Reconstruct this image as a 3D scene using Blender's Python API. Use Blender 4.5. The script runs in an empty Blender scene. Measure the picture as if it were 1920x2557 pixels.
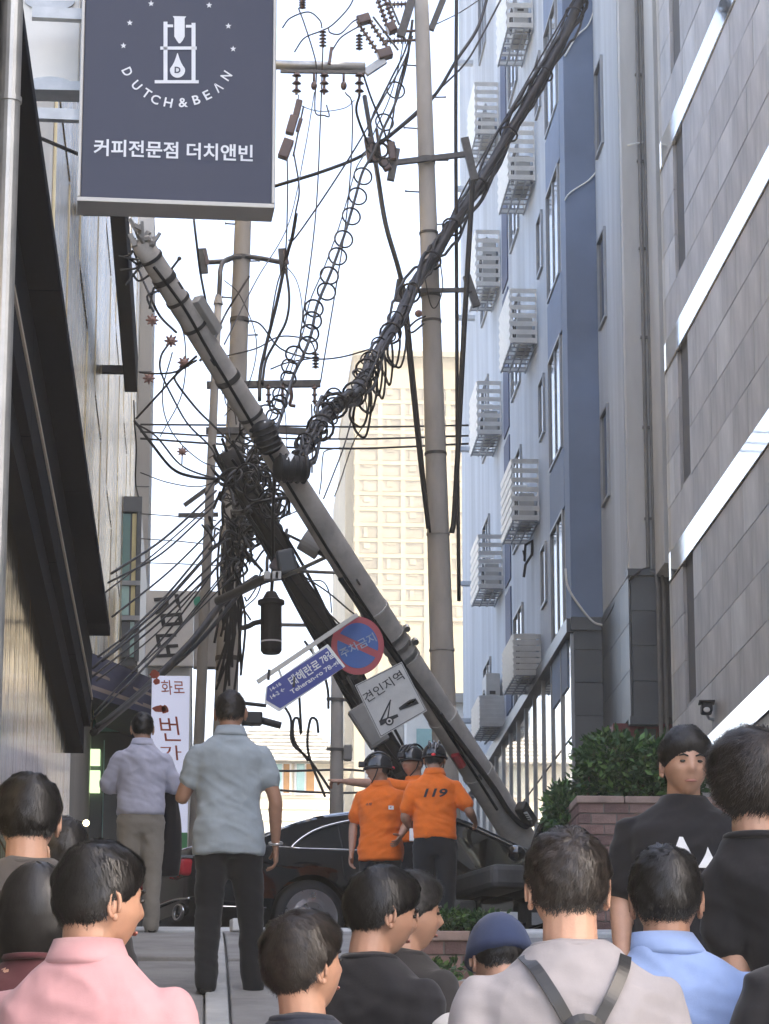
import bpy, bmesh, math, random
from mathutils import Vector, Matrix, noise, Quaternion
R = math.radians
rnd = random.Random(11)
S = bpy.context.scene
COL = S.collection

# ------------------------------------------------------------------ camera, sky, sun, exposure
FPX, PW, PH = 7500.0, 1920.0, 2557.0
PITCH = math.atan((3100 - PH / 2) / FPX)
YAW = math.atan(470 * math.cos(PITCH) / FPX)
cam = bpy.data.cameras.new('camera')
cam.sensor_fit = 'VERTICAL'; cam.sensor_height = 36.0; cam.lens = FPX / PH * 36.0
cam.clip_start = 0.1; cam.clip_end = 5000
camo = bpy.data.objects.new('camera', cam); COL.objects.link(camo)
camo.location = (0, 0, 0); camo.rotation_euler = (math.pi / 2 + PITCH, 0, -YAW)
S.camera = camo
SUN_AZ, SUN_EL = R(108), R(42)
world = bpy.data.worlds.new('World'); S.world = world; world.use_nodes = True
wn = world.node_tree; wn.nodes.clear()
sky = wn.nodes.new('ShaderNodeTexSky'); sky.sky_type = 'NISHITA'; sky.sun_disc = False
sky.sun_elevation = SUN_EL; sky.sun_rotation = SUN_AZ
sky.air_density = 0.8; sky.dust_density = 6.0; sky.ozone_density = 0.6
bg = wn.nodes.new('ShaderNodeBackground'); bg.inputs['Strength'].default_value = 0.15
wo = wn.nodes.new('ShaderNodeOutputWorld')
wn.links.new(sky.outputs[0], bg.inputs[0]); wn.links.new(bg.outputs[0], wo.inputs[0])
sl = bpy.data.lights.new('sun', 'SUN'); sl.energy = 3.2; sl.angle = R(0.5); sl.color = (1, .95, .87)
so = bpy.data.objects.new('sun', sl); COL.objects.link(so)
sd = Vector((math.sin(SUN_AZ) * math.cos(SUN_EL), math.cos(SUN_AZ) * math.cos(SUN_EL), math.sin(SUN_EL)))
so.rotation_euler = sd.to_track_quat('Z', 'Y').to_euler()
S.view_settings.view_transform = 'Standard'; S.view_settings.look = 'None'
S.view_settings.exposure = 2.45; S.view_settings.gamma = 1
S.render.engine = 'CYCLES'
S.cycles.max_bounces = 8; S.cycles.use_denoising = True

# ------------------------------------------------------------------ survey: photo bearings -> points in the place
CF = Vector((math.sin(YAW) * math.cos(PITCH), math.cos(YAW) * math.cos(PITCH), math.sin(PITCH)))
CR = Vector((math.cos(YAW), -math.sin(YAW), 0)); CU = CR.cross(CF)
def ray(px, py): return CF + CR * ((px - PW / 2) / FPX) - CU * ((py - PH / 2) / FPX)
def W(px, py, Y):
    r = ray(px, py); return r * (Y / r.y)
def onX(px, py, X):
    r = ray(px, py); return r * (X / r.x)
_G = [(-30, -1.65), (2.3, -1.65), (6.3, -.88), (10.9, .06), (17.2, 1.34), (20, 1.88), (23.2, 2.3), (25.9, 2.43), (29, 2.63),
      (33, 2.9), (47, 4.3), (60, 5.6), (80, 7.8), (100, 10), (150, 16), (300, 30), (3000, 40)]
def G(y):
    for (a, za), (b, zb) in zip(_G, _G[1:]):
        if y <= b: return za + (zb - za) * (max(y, a) - a) / (b - a)
    return _G[-1][1]

# ------------------------------------------------------------------ materials
MATS = {}
def mat(name, col, rough=.7, metal=0., var=.12, scale=3., bump=.0, bscale=30., col2=None, stretch=(1, 1, 1), spec=.5, trans=0., sss=0., sheen=0., coat=0., emit=0., detail=6, bdist=.02, coords='Object'):
    if name in MATS: return MATS[name]
    m = bpy.data.materials.new(name); m.use_nodes = True; nt = m.node_tree
    b = nt.nodes['Principled BSDF']; L = nt.links.new
    b.inputs['Roughness'].default_value = rough; b.inputs['Metallic'].default_value = metal
    b.inputs['Specular IOR Level'].default_value = spec
    b.inputs['Transmission Weight'].default_value = trans
    b.inputs['Subsurface Weight'].default_value = sss
    if sss: b.inputs['Subsurface Radius'].default_value = (.012, .005, .003); b.inputs['Subsurface Scale'].default_value = 1
    b.inputs['Sheen Weight'].default_value = sheen; b.inputs['Coat Weight'].default_value = coat
    b.inputs['Coat Roughness'].default_value = .04
    tc = nt.nodes.new('ShaderNodeTexCoord'); mp = nt.nodes.new('ShaderNodeMapping')
    mp.inputs['Scale'].default_value = stretch; L(tc.outputs[coords], mp.inputs[0])
    if var > 0:
        n = nt.nodes.new('ShaderNodeTexNoise'); n.inputs['Scale'].default_value = scale; n.inputs['Detail'].default_value = detail; n.inputs['Roughness'].default_value = .62
        L(mp.outputs[0], n.inputs['Vector'])
        rp = nt.nodes.new('ShaderNodeValToRGB')
        c2 = col2 or tuple(c * (1 - var) for c in col)
        rp.color_ramp.elements[0].position = .34; rp.color_ramp.elements[1].position = .66
        rp.color_ramp.elements[0].color = (*c2, 1); rp.color_ramp.elements[1].color = (*[min(1, c * (1 + (var * .5 if not col2 else 0))) for c in col], 1)
        L(n.outputs['Fac'], rp.inputs[0]); L(rp.outputs[0], b.inputs['Base Color'])
        mr = nt.nodes.new('ShaderNodeMapRange'); mr.inputs['To Min'].default_value = max(0, rough - .08); mr.inputs['To Max'].default_value = min(1, rough + .08)
        L(n.outputs['Fac'], mr.inputs[0]); L(mr.outputs[0], b.inputs['Roughness'])
    else:
        b.inputs['Base Color'].default_value = (*col, 1)
    if bump > 0:
        n2 = nt.nodes.new('ShaderNodeTexNoise'); n2.inputs['Scale'].default_value = bscale; n2.inputs['Detail'].default_value = 4
        L(mp.outputs[0], n2.inputs['Vector'])
        bp = nt.nodes.new('ShaderNodeBump'); bp.inputs['Strength'].default_value = bump; bp.inputs['Distance'].default_value = bdist
        L(n2.outputs['Fac'], bp.inputs['Height']); L(bp.outputs[0], b.inputs['Normal'])
    if emit:
        b.inputs['Emission Color'].default_value = (*col, 1); b.inputs['Emission Strength'].default_value = emit
    MATS[name] = m
    return m
def cloth(name, col, folds=.5, fscale=5.):
    m = mat(name, col, rough=.85, var=.10, scale=9, sheen=.15, spec=.25)
    nt = m.node_tree
    if nt.get('cl'): return m
    nt['cl'] = 1
    b = nt.nodes['Principled BSDF']; L = nt.links.new
    tc = nt.nodes.new('ShaderNodeTexCoord')
    n = nt.nodes.new('ShaderNodeTexNoise'); n.inputs['Scale'].default_value = fscale; n.inputs['Detail'].default_value = 3; n.inputs['Distortion'].default_value = .3
    mp = nt.nodes.new('ShaderNodeMapping'); mp.inputs['Rotation'].default_value = (0, .5, 0); mp.inputs['Scale'].default_value = (1.6, 1.6, .7)
    L(tc.outputs['Object'], mp.inputs[0]); L(mp.outputs[0], n.inputs['Vector'])
    w = nt.nodes.new('ShaderNodeTexNoise'); w.inputs['Scale'].default_value = 260; L(tc.outputs['Object'], w.inputs['Vector'])
    ad = nt.nodes.new('ShaderNodeMath'); ad.operation = 'MULTIPLY_ADD'; ad.inputs[1].default_value = .03
    L(w.outputs['Fac'], ad.inputs[0]); L(n.outputs['Fac'], ad.inputs[2])
    bp = nt.nodes.new('ShaderNodeBump'); bp.inputs['Strength'].default_value = folds * .5; bp.inputs['Distance'].default_value = .03
    L(ad.outputs[0], bp.inputs['Height']); L(bp.outputs[0], b.inputs['Normal'])
    return m
def C(h):
    h = h.lstrip('#'); return tuple((int(h[i:i + 2], 16) / 255) ** 2.2 for i in (0, 2, 4))

# ------------------------------------------------------------------ mesh helpers
def ploc(p):
    v = Vector((0, 0, 0))
    while p is not None: v = v + p.location; p = p.parent
    return v
def thing(name, label, cat, loc=(0, 0, 0), group=None):
    o = bpy.data.objects.new(name, None); COL.objects.link(o); o.empty_display_size = .1
    o.location = loc; o['label'] = label; o['category'] = cat
    if group: o['group'] = group
    return o
def tag(o, label, cat, group=None, kind=None):
    if kind: o['kind'] = kind
    if label: o['label'] = label
    if cat: o['category'] = cat
    if group: o['group'] = group
    return o
def struct(o): o['kind'] = 'structure'; return o
def frame(d):
    d = d.normalized(); a = Vector((0, 0, 1)) if abs(d.z) < .9 else Vector((1, 0, 0))
    u = d.cross(a).normalized(); return u, u.cross(d).normalized()
def catmull(pts, n=6):
    P = [Vector(p) for p in pts]
    if len(P) < 3: return [P[0].lerp(P[1], i / n) for i in range(n + 1)]
    out = []
    E = [P[0] * 2 - P[1]] + P + [P[-1] * 2 - P[-2]]
    for i in range(1, len(E) - 2):
        a, b, c, d = E[i - 1:i + 3]
        for k in range(n):
            t = k / n
            out.append(.5 * ((2 * b) + (c - a) * t + (2 * a - 5 * b + 4 * c - d) * t * t + (3 * b - a - 3 * c + d) * t ** 3))
    out.append(P[-1]); return out
class MB:
    def __init__(s): s.v = []; s.f = []
    def add(s, v, f):
        o = len(s.v); s.v += [Vector(p) for p in v]; s.f += [tuple(i + o for i in q) for q in f]; return s
    def box(s, c, size, rot=None):
        x, y, z = [k / 2 for k in size]; c = Vector(c)
        vs = [Vector((a * x, b * y, d * z)) for a in (-1, 1) for b in (-1, 1) for d in (-1, 1)]
        if rot is not None: vs = [rot @ p for p in vs]
        return s.add([p + c for p in vs], [(0, 1, 3, 2), (4, 6, 7, 5), (0, 4, 5, 1), (2, 3, 7, 6), (0, 2, 6, 4), (1, 5, 7, 3)])
    def bb(s, a, b):
        a, b = Vector(a), Vector(b); return s.box((a + b) / 2, [abs(k) for k in (b - a)])
    def beam(s, a, b, w, h=None, up=None):
        a, b = Vector(a), Vector(b); d = (b - a); h = h or w
        if up is None: u, v = frame(d)
        else:
            v = Vector(up); u = d.cross(v).normalized(); v = u.cross(d).normalized()
        q = [(-1, -1), (1, -1), (1, 1), (-1, 1)]
        vs = [p + u * (i * w / 2) + v * (j * h / 2) for p in (a, b) for i, j in q]
        return s.add(vs, [(3, 2, 1, 0), (4, 5, 6, 7)] + [(i, (i + 1) % 4, 4 + (i + 1) % 4, 4 + i) for i in range(4)])
    def tube(s, pts, r, n=6, caps=True, closed=False):
        P = [Vector(p) for p in pts]; m = len(P)
        rs = r if isinstance(r, (list, tuple)) else [r] * m
        vs = []; u = None
        for i, p in enumerate(P):
            if closed: d = P[(i + 1) % m] - P[i - 1]
            else: d = P[min(i + 1, m - 1)] - P[max(i - 1, 0)]
            if d.length < 1e-9: d = Vector((0, 0, 1))
            d.normalize()
            if u is None: u, _ = frame(d)
            else:
                u = u - d * u.dot(d)
                if u.length < 1e-6: u, _ = frame(d)
                u.normalize()
            v = d.cross(u)
            vs += [p + (u * math.cos(2 * math.pi * k / n) + v * math.sin(2 * math.pi * k / n)) * rs[i] for k in range(n)]
        fs = []
        for i in range(m if closed else m - 1):
            j = (i + 1) % m
            fs += [(i * n + k, i * n + (k + 1) % n, j * n + (k + 1) % n, j * n + k) for k in range(n)]
        if caps and not closed: fs += [tuple(range(n - 1, -1, -1)), tuple((m - 1) * n + k for k in range(n))]
        return s.add(vs, fs)
    def cyl(s, a, b, r, n=16, r2=None): return s.tube([a, b], [r, r if r2 is None else r2], n)
    def prism(s, poly, ext):
        P = [Vector(p) for p in poly]; e = Vector(ext); n = len(P)
        return s.add(P + [p + e for p in P], [tuple(range(n - 1, -1, -1)), tuple(range(n, 2 * n))] + [(i, (i + 1) % n, n + (i + 1) % n, n + i) for i in range(n)])
    def loft(s, rings, caps=True):
        n = len(rings[0]); vs = [p for r in rings for p in r]; fs = []
        for i in range(len(rings) - 1):
            fs += [(i * n + k, i * n + (k + 1) % n, (i + 1) * n + (k + 1) % n, (i + 1) * n + k) for k in range(n)]
        if caps: fs += [tuple(range(n - 1, -1, -1)), tuple((len(rings) - 1) * n + k for k in range(n))]
        return s.add(vs, fs)
    def torus(s, c, nrm, r, t, n=20, k=6):
        u, v = frame(Vector(nrm)); c = Vector(c)
        return s.tube([c + (u * math.cos(2 * math.pi * i / n) + v * math.sin(2 * math.pi * i / n)) * r for i in range(n)], t, k, closed=True)
    def ball(s, c, r, n=10, m=7):
        c = Vector(c); rr = r if isinstance(r, (tuple, list)) else (r, r, r)
        rings = [[c + Vector((math.cos(2 * math.pi * k / n) * math.sin(math.pi * i / m) * rr[0], math.sin(2 * math.pi * k / n) * math.sin(math.pi * i / m) * rr[1], -math.cos(math.pi * i / m) * rr[2])) for k in range(n)] for i in range(1, m)]
        s.loft(rings)
        return s
    def build(s, name, m, parent=None, smooth=False, bevel=0., solid=0., fix=True):
        off = ploc(parent) if parent is not None else Vector((0, 0, 0))
        me = bpy.data.meshes.new(name); me.from_pydata([tuple(p - off) for p in s.v], [], s.f)
        if fix:
            bm = bmesh.new(); bm.from_mesh(me); bmesh.ops.recalc_face_normals(bm, faces=bm.faces); bm.to_mesh(me); bm.free()
        if smooth: me.polygons.foreach_set('use_smooth', [True] * len(me.polygons))
        for x in (m if isinstance(m, (list, tuple)) else [m]): me.materials.append(x)
        o = bpy.data.objects.new(name, me); COL.objects.link(o)
        if parent is not None: o.parent = parent
        if bevel:
            b = o.modifiers.new('bevel', 'BEVEL'); b.width = bevel; b.segments = 2; b.limit_method = 'ANGLE'; b.angle_limit = R(40)
        return o
def base(o, loc):
    """move a parentless mesh's origin to its base"""
    loc = Vector(loc); me = o.data; me.transform(Matrix.Translation(-loc)); o.location = loc; return o
def smooth_by_angle(o, ang=40):
    me = o.data; me.polygons.foreach_set('use_smooth', [True] * len(me.polygons))
    bm = bmesh.new(); bm.from_mesh(me)
    for e in bm.edges: e.smooth = len(e.link_faces) == 2 and e.calc_face_angle(0) < R(ang)
    bm.to_mesh(me); bm.free(); return o
def copy_piece(src, parent, loc, rot=None, name=None):
    c = src.copy(); COL.objects.link(c); c.parent = parent; c.location = Vector(loc) - (ploc(parent) if parent is not None else Vector((0, 0, 0)))
    if rot is not None: c.rotation_euler = rot
    return c
def copy_tree(o, delta, parent=None):
    c = o.copy(); COL.objects.link(c); c.parent = parent
    if parent is None: c.location = o.location + Vector(delta)
    for ch in o.children: copy_tree(ch, delta, c)
    return c
TMP = bpy.data.scenes.new('workshop')
def evaluated(o):
    dg = TMP.view_layers[0].depsgraph; TMP.view_layers[0].update(); dg = TMP.view_layers[0].depsgraph
    return bpy.data.meshes.new_from_object(o.evaluated_get(dg))
def text_geo(body, bold=0., spacing=1.):
    cu = bpy.data.curves.new('lettering', 'FONT'); cu.body = body; cu.size = 1; cu.offset = bold; cu.resolution_u = 3; cu.space_character = spacing
    o = bpy.data.objects.new('lettering', cu); TMP.collection.objects.link(o)
    me = evaluated(o)
    vs = [(v.co.x, v.co.y) for v in me.vertices]; fs = [tuple(p.vertices) for p in me.polygons]
    bpy.data.objects.remove(o); bpy.data.curves.remove(cu); bpy.data.meshes.remove(me)
    return vs, fs
def lettering(name, body, org, xd, yd, width, height, m, parent, bold=.0, off=.004, shear=0., center=True):
    """flat letters fitted into a width x height box centred on org, lying in the plane of xd, yd"""
    vs, fs = text_geo(body, bold)
    if not vs: return None
    x0 = min(v[0] for v in vs); x1 = max(v[0] for v in vs); y0 = min(v[1] for v in vs); y1 = max(v[1] for v in vs)
    sx = width / (x1 - x0); sy = height / (y1 - y0)
    xd, yd = Vector(xd).normalized(), Vector(yd).normalized(); n = xd.cross(yd).normalized(); org = Vector(org)
    P = []
    for x, y in vs:
        a = (x - (x0 + x1) / 2) * sx; b = (y - (y0 + y1) / 2) * sy
        P.append(org + xd * (a + shear * b) + yd * b + n * off)
    return MB().add(P, fs).build(name, m, parent, fix=False)
# ------------------------------------------------------------------ ground, road, stepped alley paving
m_conc = mat('concrete', (.36, .35, .33), .9, var=.3, scale=2.5, bump=.25, bscale=40)
m_ground = mat('pavement grey', (.25, .245, .235), .92, var=.25, scale=1.2, bump=.2, bscale=60)
m_asph = mat('asphalt', (.06, .06, .062), .95, var=.35, scale=4, bump=.4, bscale=120)
m_slab = mat('paving slab', (.30, .29, .275), .9, var=.28, scale=2.2, bump=.25, bscale=70)
m_pale = mat('pale concrete strip', (.52, .52, .5), .9, var=.2, scale=3, bump=.2, bscale=50)
b = MB(); ys = [a for a, _ in _G]; xs = [-1500, -60, -8, 0, 8, 60, 1500]
b.add([(x, y, G(y) - .02) for y in ys for x in xs], [(i * 7 + j, i * 7 + j + 1, (i + 1) * 7 + j + 1, (i + 1) * 7 + j) for i in range(len(ys) - 1) for j in range(6)])
struct(b.build('ground', m_ground))
b = MB(); yy = [24.2, 25.9, 29, 33, 35.5]
b.add([(x, y, G(y) + .004) for y in yy for x in (-40, 40)], [(2 * i, 2 * i + 1, 2 * i + 3, 2 * i + 2) for i in range(4)])
struct(b.build('road', m_asph))
b = MB(); yy = [35.5, 47, 60, 80, 100, 120]
b.add([(x, y, G(y) + .004) for y in yy for x in (-.8, 6.2)], [(2 * i, 2 * i + 1, 2 * i + 3, 2 * i + 2) for i in range(5)])
struct(b.build('road', m_asph))
pave = bpy.data.objects.new('pavement', None); COL.objects.link(pave); struct(pave)
# long slabs of the steep alley, each a little uneven, with pale strips between the rows
def slab(x0, x1, y0, y1, h, m, name):
    o = MB().add([(x0, y0, G(y0) - .1), (x1, y0, G(y0) - .1), (x1, y1, G(y1) - .1), (x0, y1, G(y1) - .1),
                  (x0, y0, G(y0) + h), (x1, y0, G(y0) + h), (x1, y1, G(y1) + h), (x0, y1, G(y1) + h)],
                 [(3, 2, 1, 0), (4, 5, 6, 7), (0, 1, 5, 4), (1, 2, 6, 5), (2, 3, 7, 6), (3, 0, 4, 7)]).build(name, m, pave, bevel=.012)
    return o
y = 5.0; k = 0
while y < 23.6:
    d = 1.55
    for (x0, x1) in ((-1.0, -.52), (-.5, .02), (.17, .74), (.76, 1.32), (1.34, 1.9)):
        slab(x0, x1, y + .012, y + d - .012, .022 + .02 * rnd.random() + .015 * ((k * 7) % 3 == 0), m_slab, 'paving_slab')
    slab(.03, .155, y + .01, y + d - .01, .06, m_pale, 'edge_strip')
    y += d; k += 1
b = MB()
for s_ in (-1,):
    b.add([(-40, 23.75, G(23.75) - .1), (40, 23.75, G(23.75) - .1), (40, 24.2, G(24.2) - .1), (-40, 24.2, G(24.2) - .1),
           (-40, 23.75, G(23.75) + .05), (40, 23.75, G(23.75) + .05), (40, 24.2, G(24.2) + .1), (-40, 24.2, G(24.2) + .1)],
          [(3, 2, 1, 0), (4, 5, 6, 7), (0, 1, 5, 4), (1, 2, 6, 5), (2, 3, 7, 6), (3, 0, 4, 7)])
struct(b.build('kerb', m_pale, bevel=.015))

# ------------------------------------------------------------------ stone-clad building with ribbon windows
m_stone = mat('grey granite', (.46, .445, .435), .55, var=.26, scale=2.4, stretch=(1, 1, .35), bump=.06, bscale=90, spec=.4)
m_stone2 = mat('grey granite darker', (.41, .397, .39), .55, var=.28, scale=2.8, stretch=(1, 1, .3), bump=.06, bscale=90, spec=.4)
m_stone3 = mat('grey granite paler', (.51, .495, .48), .5, var=.24, scale=2.1, stretch=(1, 1, .4), bump=.06, bscale=90, spec=.4)
m_mirror = mat('reflective glass', (.86, .83, .77), .04, metal=1., var=.06, scale=1.1, bump=.10, bscale=.9, stretch=(1, .6, 1.5), bdist=.02)
m_joint = mat('dark joint', (.11, .11, .11), .9, var=.1)
m_glassd = mat('dark window glass', (.03, .035, .04), .06, var=.1, spec=.6)
SX = 7.6; S0, S1 = 26.0, 47.6
st = thing('stone_building', 'grey granite clad office block with bright ribbon windows beside blue and grey block', 'building', (SX, S0, G(S0)))
MB().bb((SX + .05, 2.5, -3), (SX + 14, S1 - .02, 25.4)).build('wall', m_joint, st)  # unseen near stretch and roof height shaped to keep sun off the alley
MB().bb((SX - .05, 2.5, 25.4), (SX + 14.05, S1 + .02, 25.7)).build('parapet', m_stone, st)
zb = [onX(1661, 404, SX).z, onX(1672, 914, SX).z]
fl = zb[0] - zb[1]; zb0 = zb[1] - 4 * fl
SLOT = (45.45, 46.45)
pc = [MB().bb((0, 0, 0), (.048, 1.188, (fl - .46) / 4 - .014)).build('stone_panel', mm, None) for mm in (m_stone, m_stone2, m_stone3)]
ph = (fl - .46) / 4
used = [False] * 3
def panel(y0, z0, w=1.2, h=None):
    i = rnd.choices((0, 1, 2), (5, 3, 2))[0]
    if w == 1.2 and h is None:
        if not used[i]:
            used[i] = True; pc[i].parent = st; pc[i].location = Vector((SX + rnd.uniform(-.003, .003), y0 + .006, z0 + .007)) - st.location; return
        copy_piece(pc[i], st, (SX + rnd.uniform(-.003, .003), y0 + .006, z0 + .007))
    else:
        MB().bb((SX, y0 + .006, z0 + .007), (SX + .048, y0 + w - .006, z0 + (h or ph) - .007)).build('stone_panel', (m_stone, m_stone2, m_stone3)[i], st)
for f in range(0, 7):
    zlo = zb0 + f * fl + .46          # top of the ribbon below
    for c in range(4):
        z0 = zlo + c * ph
        yy = S1 - 1.15 + (.6 if c % 2 else 0) - 1.2
        # far column next to the corner
        panel(S1 - 1.15 + (.6 if c % 2 else 0), z0, 1.15 - (.6 if c % 2 else 0))
        while yy > 33.5:
            if c >= 1 and yy < SLOT[1] and yy + 1.2 > SLOT[0]:
                if yy + 1.2 > SLOT[1] + .05: panel(SLOT[1], z0, yy + 1.2 - SLOT[1])
                if yy < SLOT[0] - .05: panel(yy, z0, SLOT[0] - yy)
            else: panel(yy, z0)
            yy -= 1.2
    # ribbon of glass, in lengths
    yy = S1 - .06
    while yy > 33.5:
        o = MB().bb((SX - .03, yy - 2.4 + .006, zb0 + (f + 1) * fl + .004), (SX + .04, yy, zb0 + (f + 1) * fl + .456)).build('ribbon_window', m_mirror, st)
        yy -= 2.4
    w = MB().bb((SX + .10, SLOT[0], zlo + ph), (SX + .14, SLOT[1], zlo + 4 * ph)).build('window', m_glassd, st)
    MB().bb((SX + .03, SLOT[0] + .01, zlo + ph + .01), (SX + .10, SLOT[0] + .06, zlo + 4 * ph - .01)).bb((SX + .03, SLOT[1] - .06, zlo + ph + .01), (SX + .10, SLOT[1] - .01, zlo + 4 * ph - .01)).bb((SX + .02, SLOT[0] + .06, zlo + ph + .01), (SX + .10, SLOT[1] - .06, zlo + ph + .06)).build('frame', m_stone2, w)
MB().bb((SX - .045, S1 - .05, 4), (SX + .02, S1 - .0, 25.3)).build('corner_trim', m_mirror, st)
# ground storey of the same block
for j, yy in enumerate([33.5 + i * 1.75 for i in range(8)]):
    for c in range(9):
        if G(40) + .2 + c * .6 + .6 < zb0 + .46: panel(yy, G(40) + .2 + c * .6, 1.75, .6)

# ------------------------------------------------------------------ grey painted block with blue pier and caged air conditioners
m_paint = mat('pale grey paint', (.44, .475, .51), .8, var=.24, scale=1.1, bump=.06, bscale=25, stretch=(1, 1, .10))
m_paint2 = mat('warm pale paint', (.50, .50, .485), .8, var=.2, scale=1.0, bump=.05, bscale=25, stretch=(1, 1, .3))
m_blue = mat('blue paint', (.145, .195, .29), .7, var=.2, scale=.5, bump=.05, bscale=30)
m_dblue = mat('dark blue paint', (.055, .075, .14), .7, var=.15, scale=.8)
m_alu = mat('white aluminium', (.66, .66, .64), .45, metal=.3, var=.1, scale=5)
m_dgrey = mat('dark grey cladding', (.055, .062, .07), .35, var=.2, scale=1.2, bump=.04, bscale=20, spec=.6)
m_dgrey2 = mat('dark grey cladding b', (.07, .078, .086), .38, var=.2, scale=1.5, bump=.04, bscale=20, spec=.6)
m_red = mat('dark red panel', (.16, .025, .03), .5, var=.25, scale=1.5)
m_fr = mat('window frame', (.30, .31, .32), .5, metal=.4, var=.1)
m_pipe = mat('pipe', (.16, .155, .15), .5, var=.2, scale=4)
m_white = mat('white plastic', (.78, .77, .74), .5, var=.08, scale=4)
m_black = mat('black rubber', (.012, .012, .014), .55, var=.2, scale=8)
gb = thing('apartment_block', 'pale grey apartment block with blue pier and caged air conditioners on its side', 'building', (7.12, 49, G(49)))
ZP = W(1580, 1440, 49).z; ZQ = W(1580, 1790, 49).z
BX, BY, AX, AY = 6.57, 52.4, 7.12, 49.0
MB().bb((AX, AY, ZP + .001), (SX - .06, 80, 36)).bb((SX - .06, S1 + .3, ZP), (SX + 12, 80, 36)).build('wall', m_paint2, gb)
MB().bb((BX, BY, ZP + .001), (AX - .002, 75, 36)).build('wall', m_paint, gb)
MB().bb((BX - .03, BY - .03, ZP + .002), (AX - .004, BY + .7, 36)).build('blue_pier', m_blue, gb)
MB().bb((AX - .012, AY + .25, ZP + .05), (AX, BY - .04, 36)).build('wall', m_paint, gb)
# dark podium: clad boxes that overhang the entrance
MB().bb((AX + .01, AY - .02, ZQ), (SX + 2, 80, ZP)).build('podium_core', m_joint, gb)
MB().bb((BX + .03, BY + .03, ZQ), (AX + .02, 80, ZP)).build('podium_core', m_joint, gb)
def clad(axis, fixed, a0, a1, na, z0, z1, nz, t=.03, mm=None):
    for i in range(na):
        for j in range(nz):
            u0 = a0 + (a1 - a0) * i / na; u1 = a0 + (a1 - a0) * (i + 1) / na
            w0 = z0 + (z1 - z0) * j / nz; w1 = z0 + (z1 - z0) * (j + 1) / nz; g = .006
            q = MB()
            if axis == 'Y': q.bb((u0 + g, fixed - t, w0 + g), (u1 - g, fixed, w1 - g))
            else: q.bb((fixed - t, u0 + g, w0 + g), (fixed, u1 - g, w1 - g))
            q.build('cladding_panel', mm or rnd.choice((m_dgrey, m_dgrey2)), gb)
clad('Y', AY - .022, AX, SX - .04, 1, ZQ, ZP, 4)
clad('X', AX - .002, AY, BY - .04, 3, ZQ, ZP, 3)
clad('Y', BY - .002, BX, AX - .03, 1, ZQ, ZP, 4)
MB().bb((AX - .05, AY - .1, ZP + .004), (SX - .05, AY + .2, ZP + .12)).build('coping', m_dgrey2, gb)
MB().bb((BX - .05, BY - .09, ZP - .25), (AX - .06, BY - .036, ZP - .02)).build('coping', m_dgrey2, gb)
MB().bb((AX - .06, AY - .1, ZQ - .14), (SX - .05, AY + .1, ZQ - .004)).build('soffit_trim', m_dgrey2, gb)
MB().bb((BX - .06, BY - .1, ZQ - .14), (AX - .061, BY + .1, ZQ - .004)).build('soffit_trim', m_dgrey2, gb)
# mirror glass storefront receding beyond the podium pier, mullions, raking fascia line
GY1 = 74.0
for i, (y0, y1) in enumerate([(BY + .05 + k * 1.55, BY + .05 + k * 1.55 + 1.5) for k in range(14)]):
    for z0, z1 in ((ZQ - 3.6, ZQ - 1.5), (ZQ - 1.45, ZQ + .25), (ZQ + .3, ZP - .3)):
        MB().bb((BX - .01, y0, max(z0, G(y0) + .1)), (BX + .03, y1, z1)).build('glass_pane', m_mirror, gb)
for k in range(15): MB().bb((BX - .05, BY + k * 1.55, G(60) - 1), (BX + .02, BY + .05 + k * 1.55, ZP - .3)).build('mullion', m_fr, gb)
MB().bb((BX - .12, BY - .02, ZP - .28), (BX + .02, GY1, ZP - .03)).build('fascia', m_dgrey, gb)
MB().bb((BX + .3, AY + .6, G(50) - .6), (AX + 3, 76, ZQ - .01)).build('entrance_wall', m_red, gb)
MB().bb((AX + .12, AY + .3, G(50) - .6), (SX - .05, AY + .59, ZQ - .15)).build('column', m_dgrey, gb)
MB().bb((AX - .02, AY + .3, G(50) - .6), (AX + .1, AY + .59, ZQ - .15)).build('column', m_red, gb)
def win(xf, y0, y1, z0, z1, sub=2):
    """recessed window in a wall that faces the street: dark reveal, pane, frame bars"""
    w = MB().bb((xf - .012, y0, z0), (xf + .015, y1, z1)).build('window', m_glassd, gb)
    f = MB(); t = .05
    f.bb((xf - .05, y0 - .02, z0 - t), (xf + .01, y1 + .02, z0)).bb((xf - .05, y0 - .02, z1), (xf + .01, y1 + .02, z1 + t))
    f.bb((xf - .05, y0 - t - .02, z0 - t), (xf + .01, y0 - .021, z1 + t)).bb((xf - .05, y1 + .021, z0 - t), (xf + .01, y1 + t, z1 + t))
    for k in range(1, sub): f.bb((xf - .035, y0 + (y1 - y0) * k / sub - .03, z0), (xf + .005, y0 + (y1 - y0) * k / sub + .03, z1))
    f.build('frame', m_fr, w)
FZ = [W(1350, v, 57.3).z for v in (1687, 1300, 857, 450, 70)]
FH = (FZ[4] - FZ[0]) / 4
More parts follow.
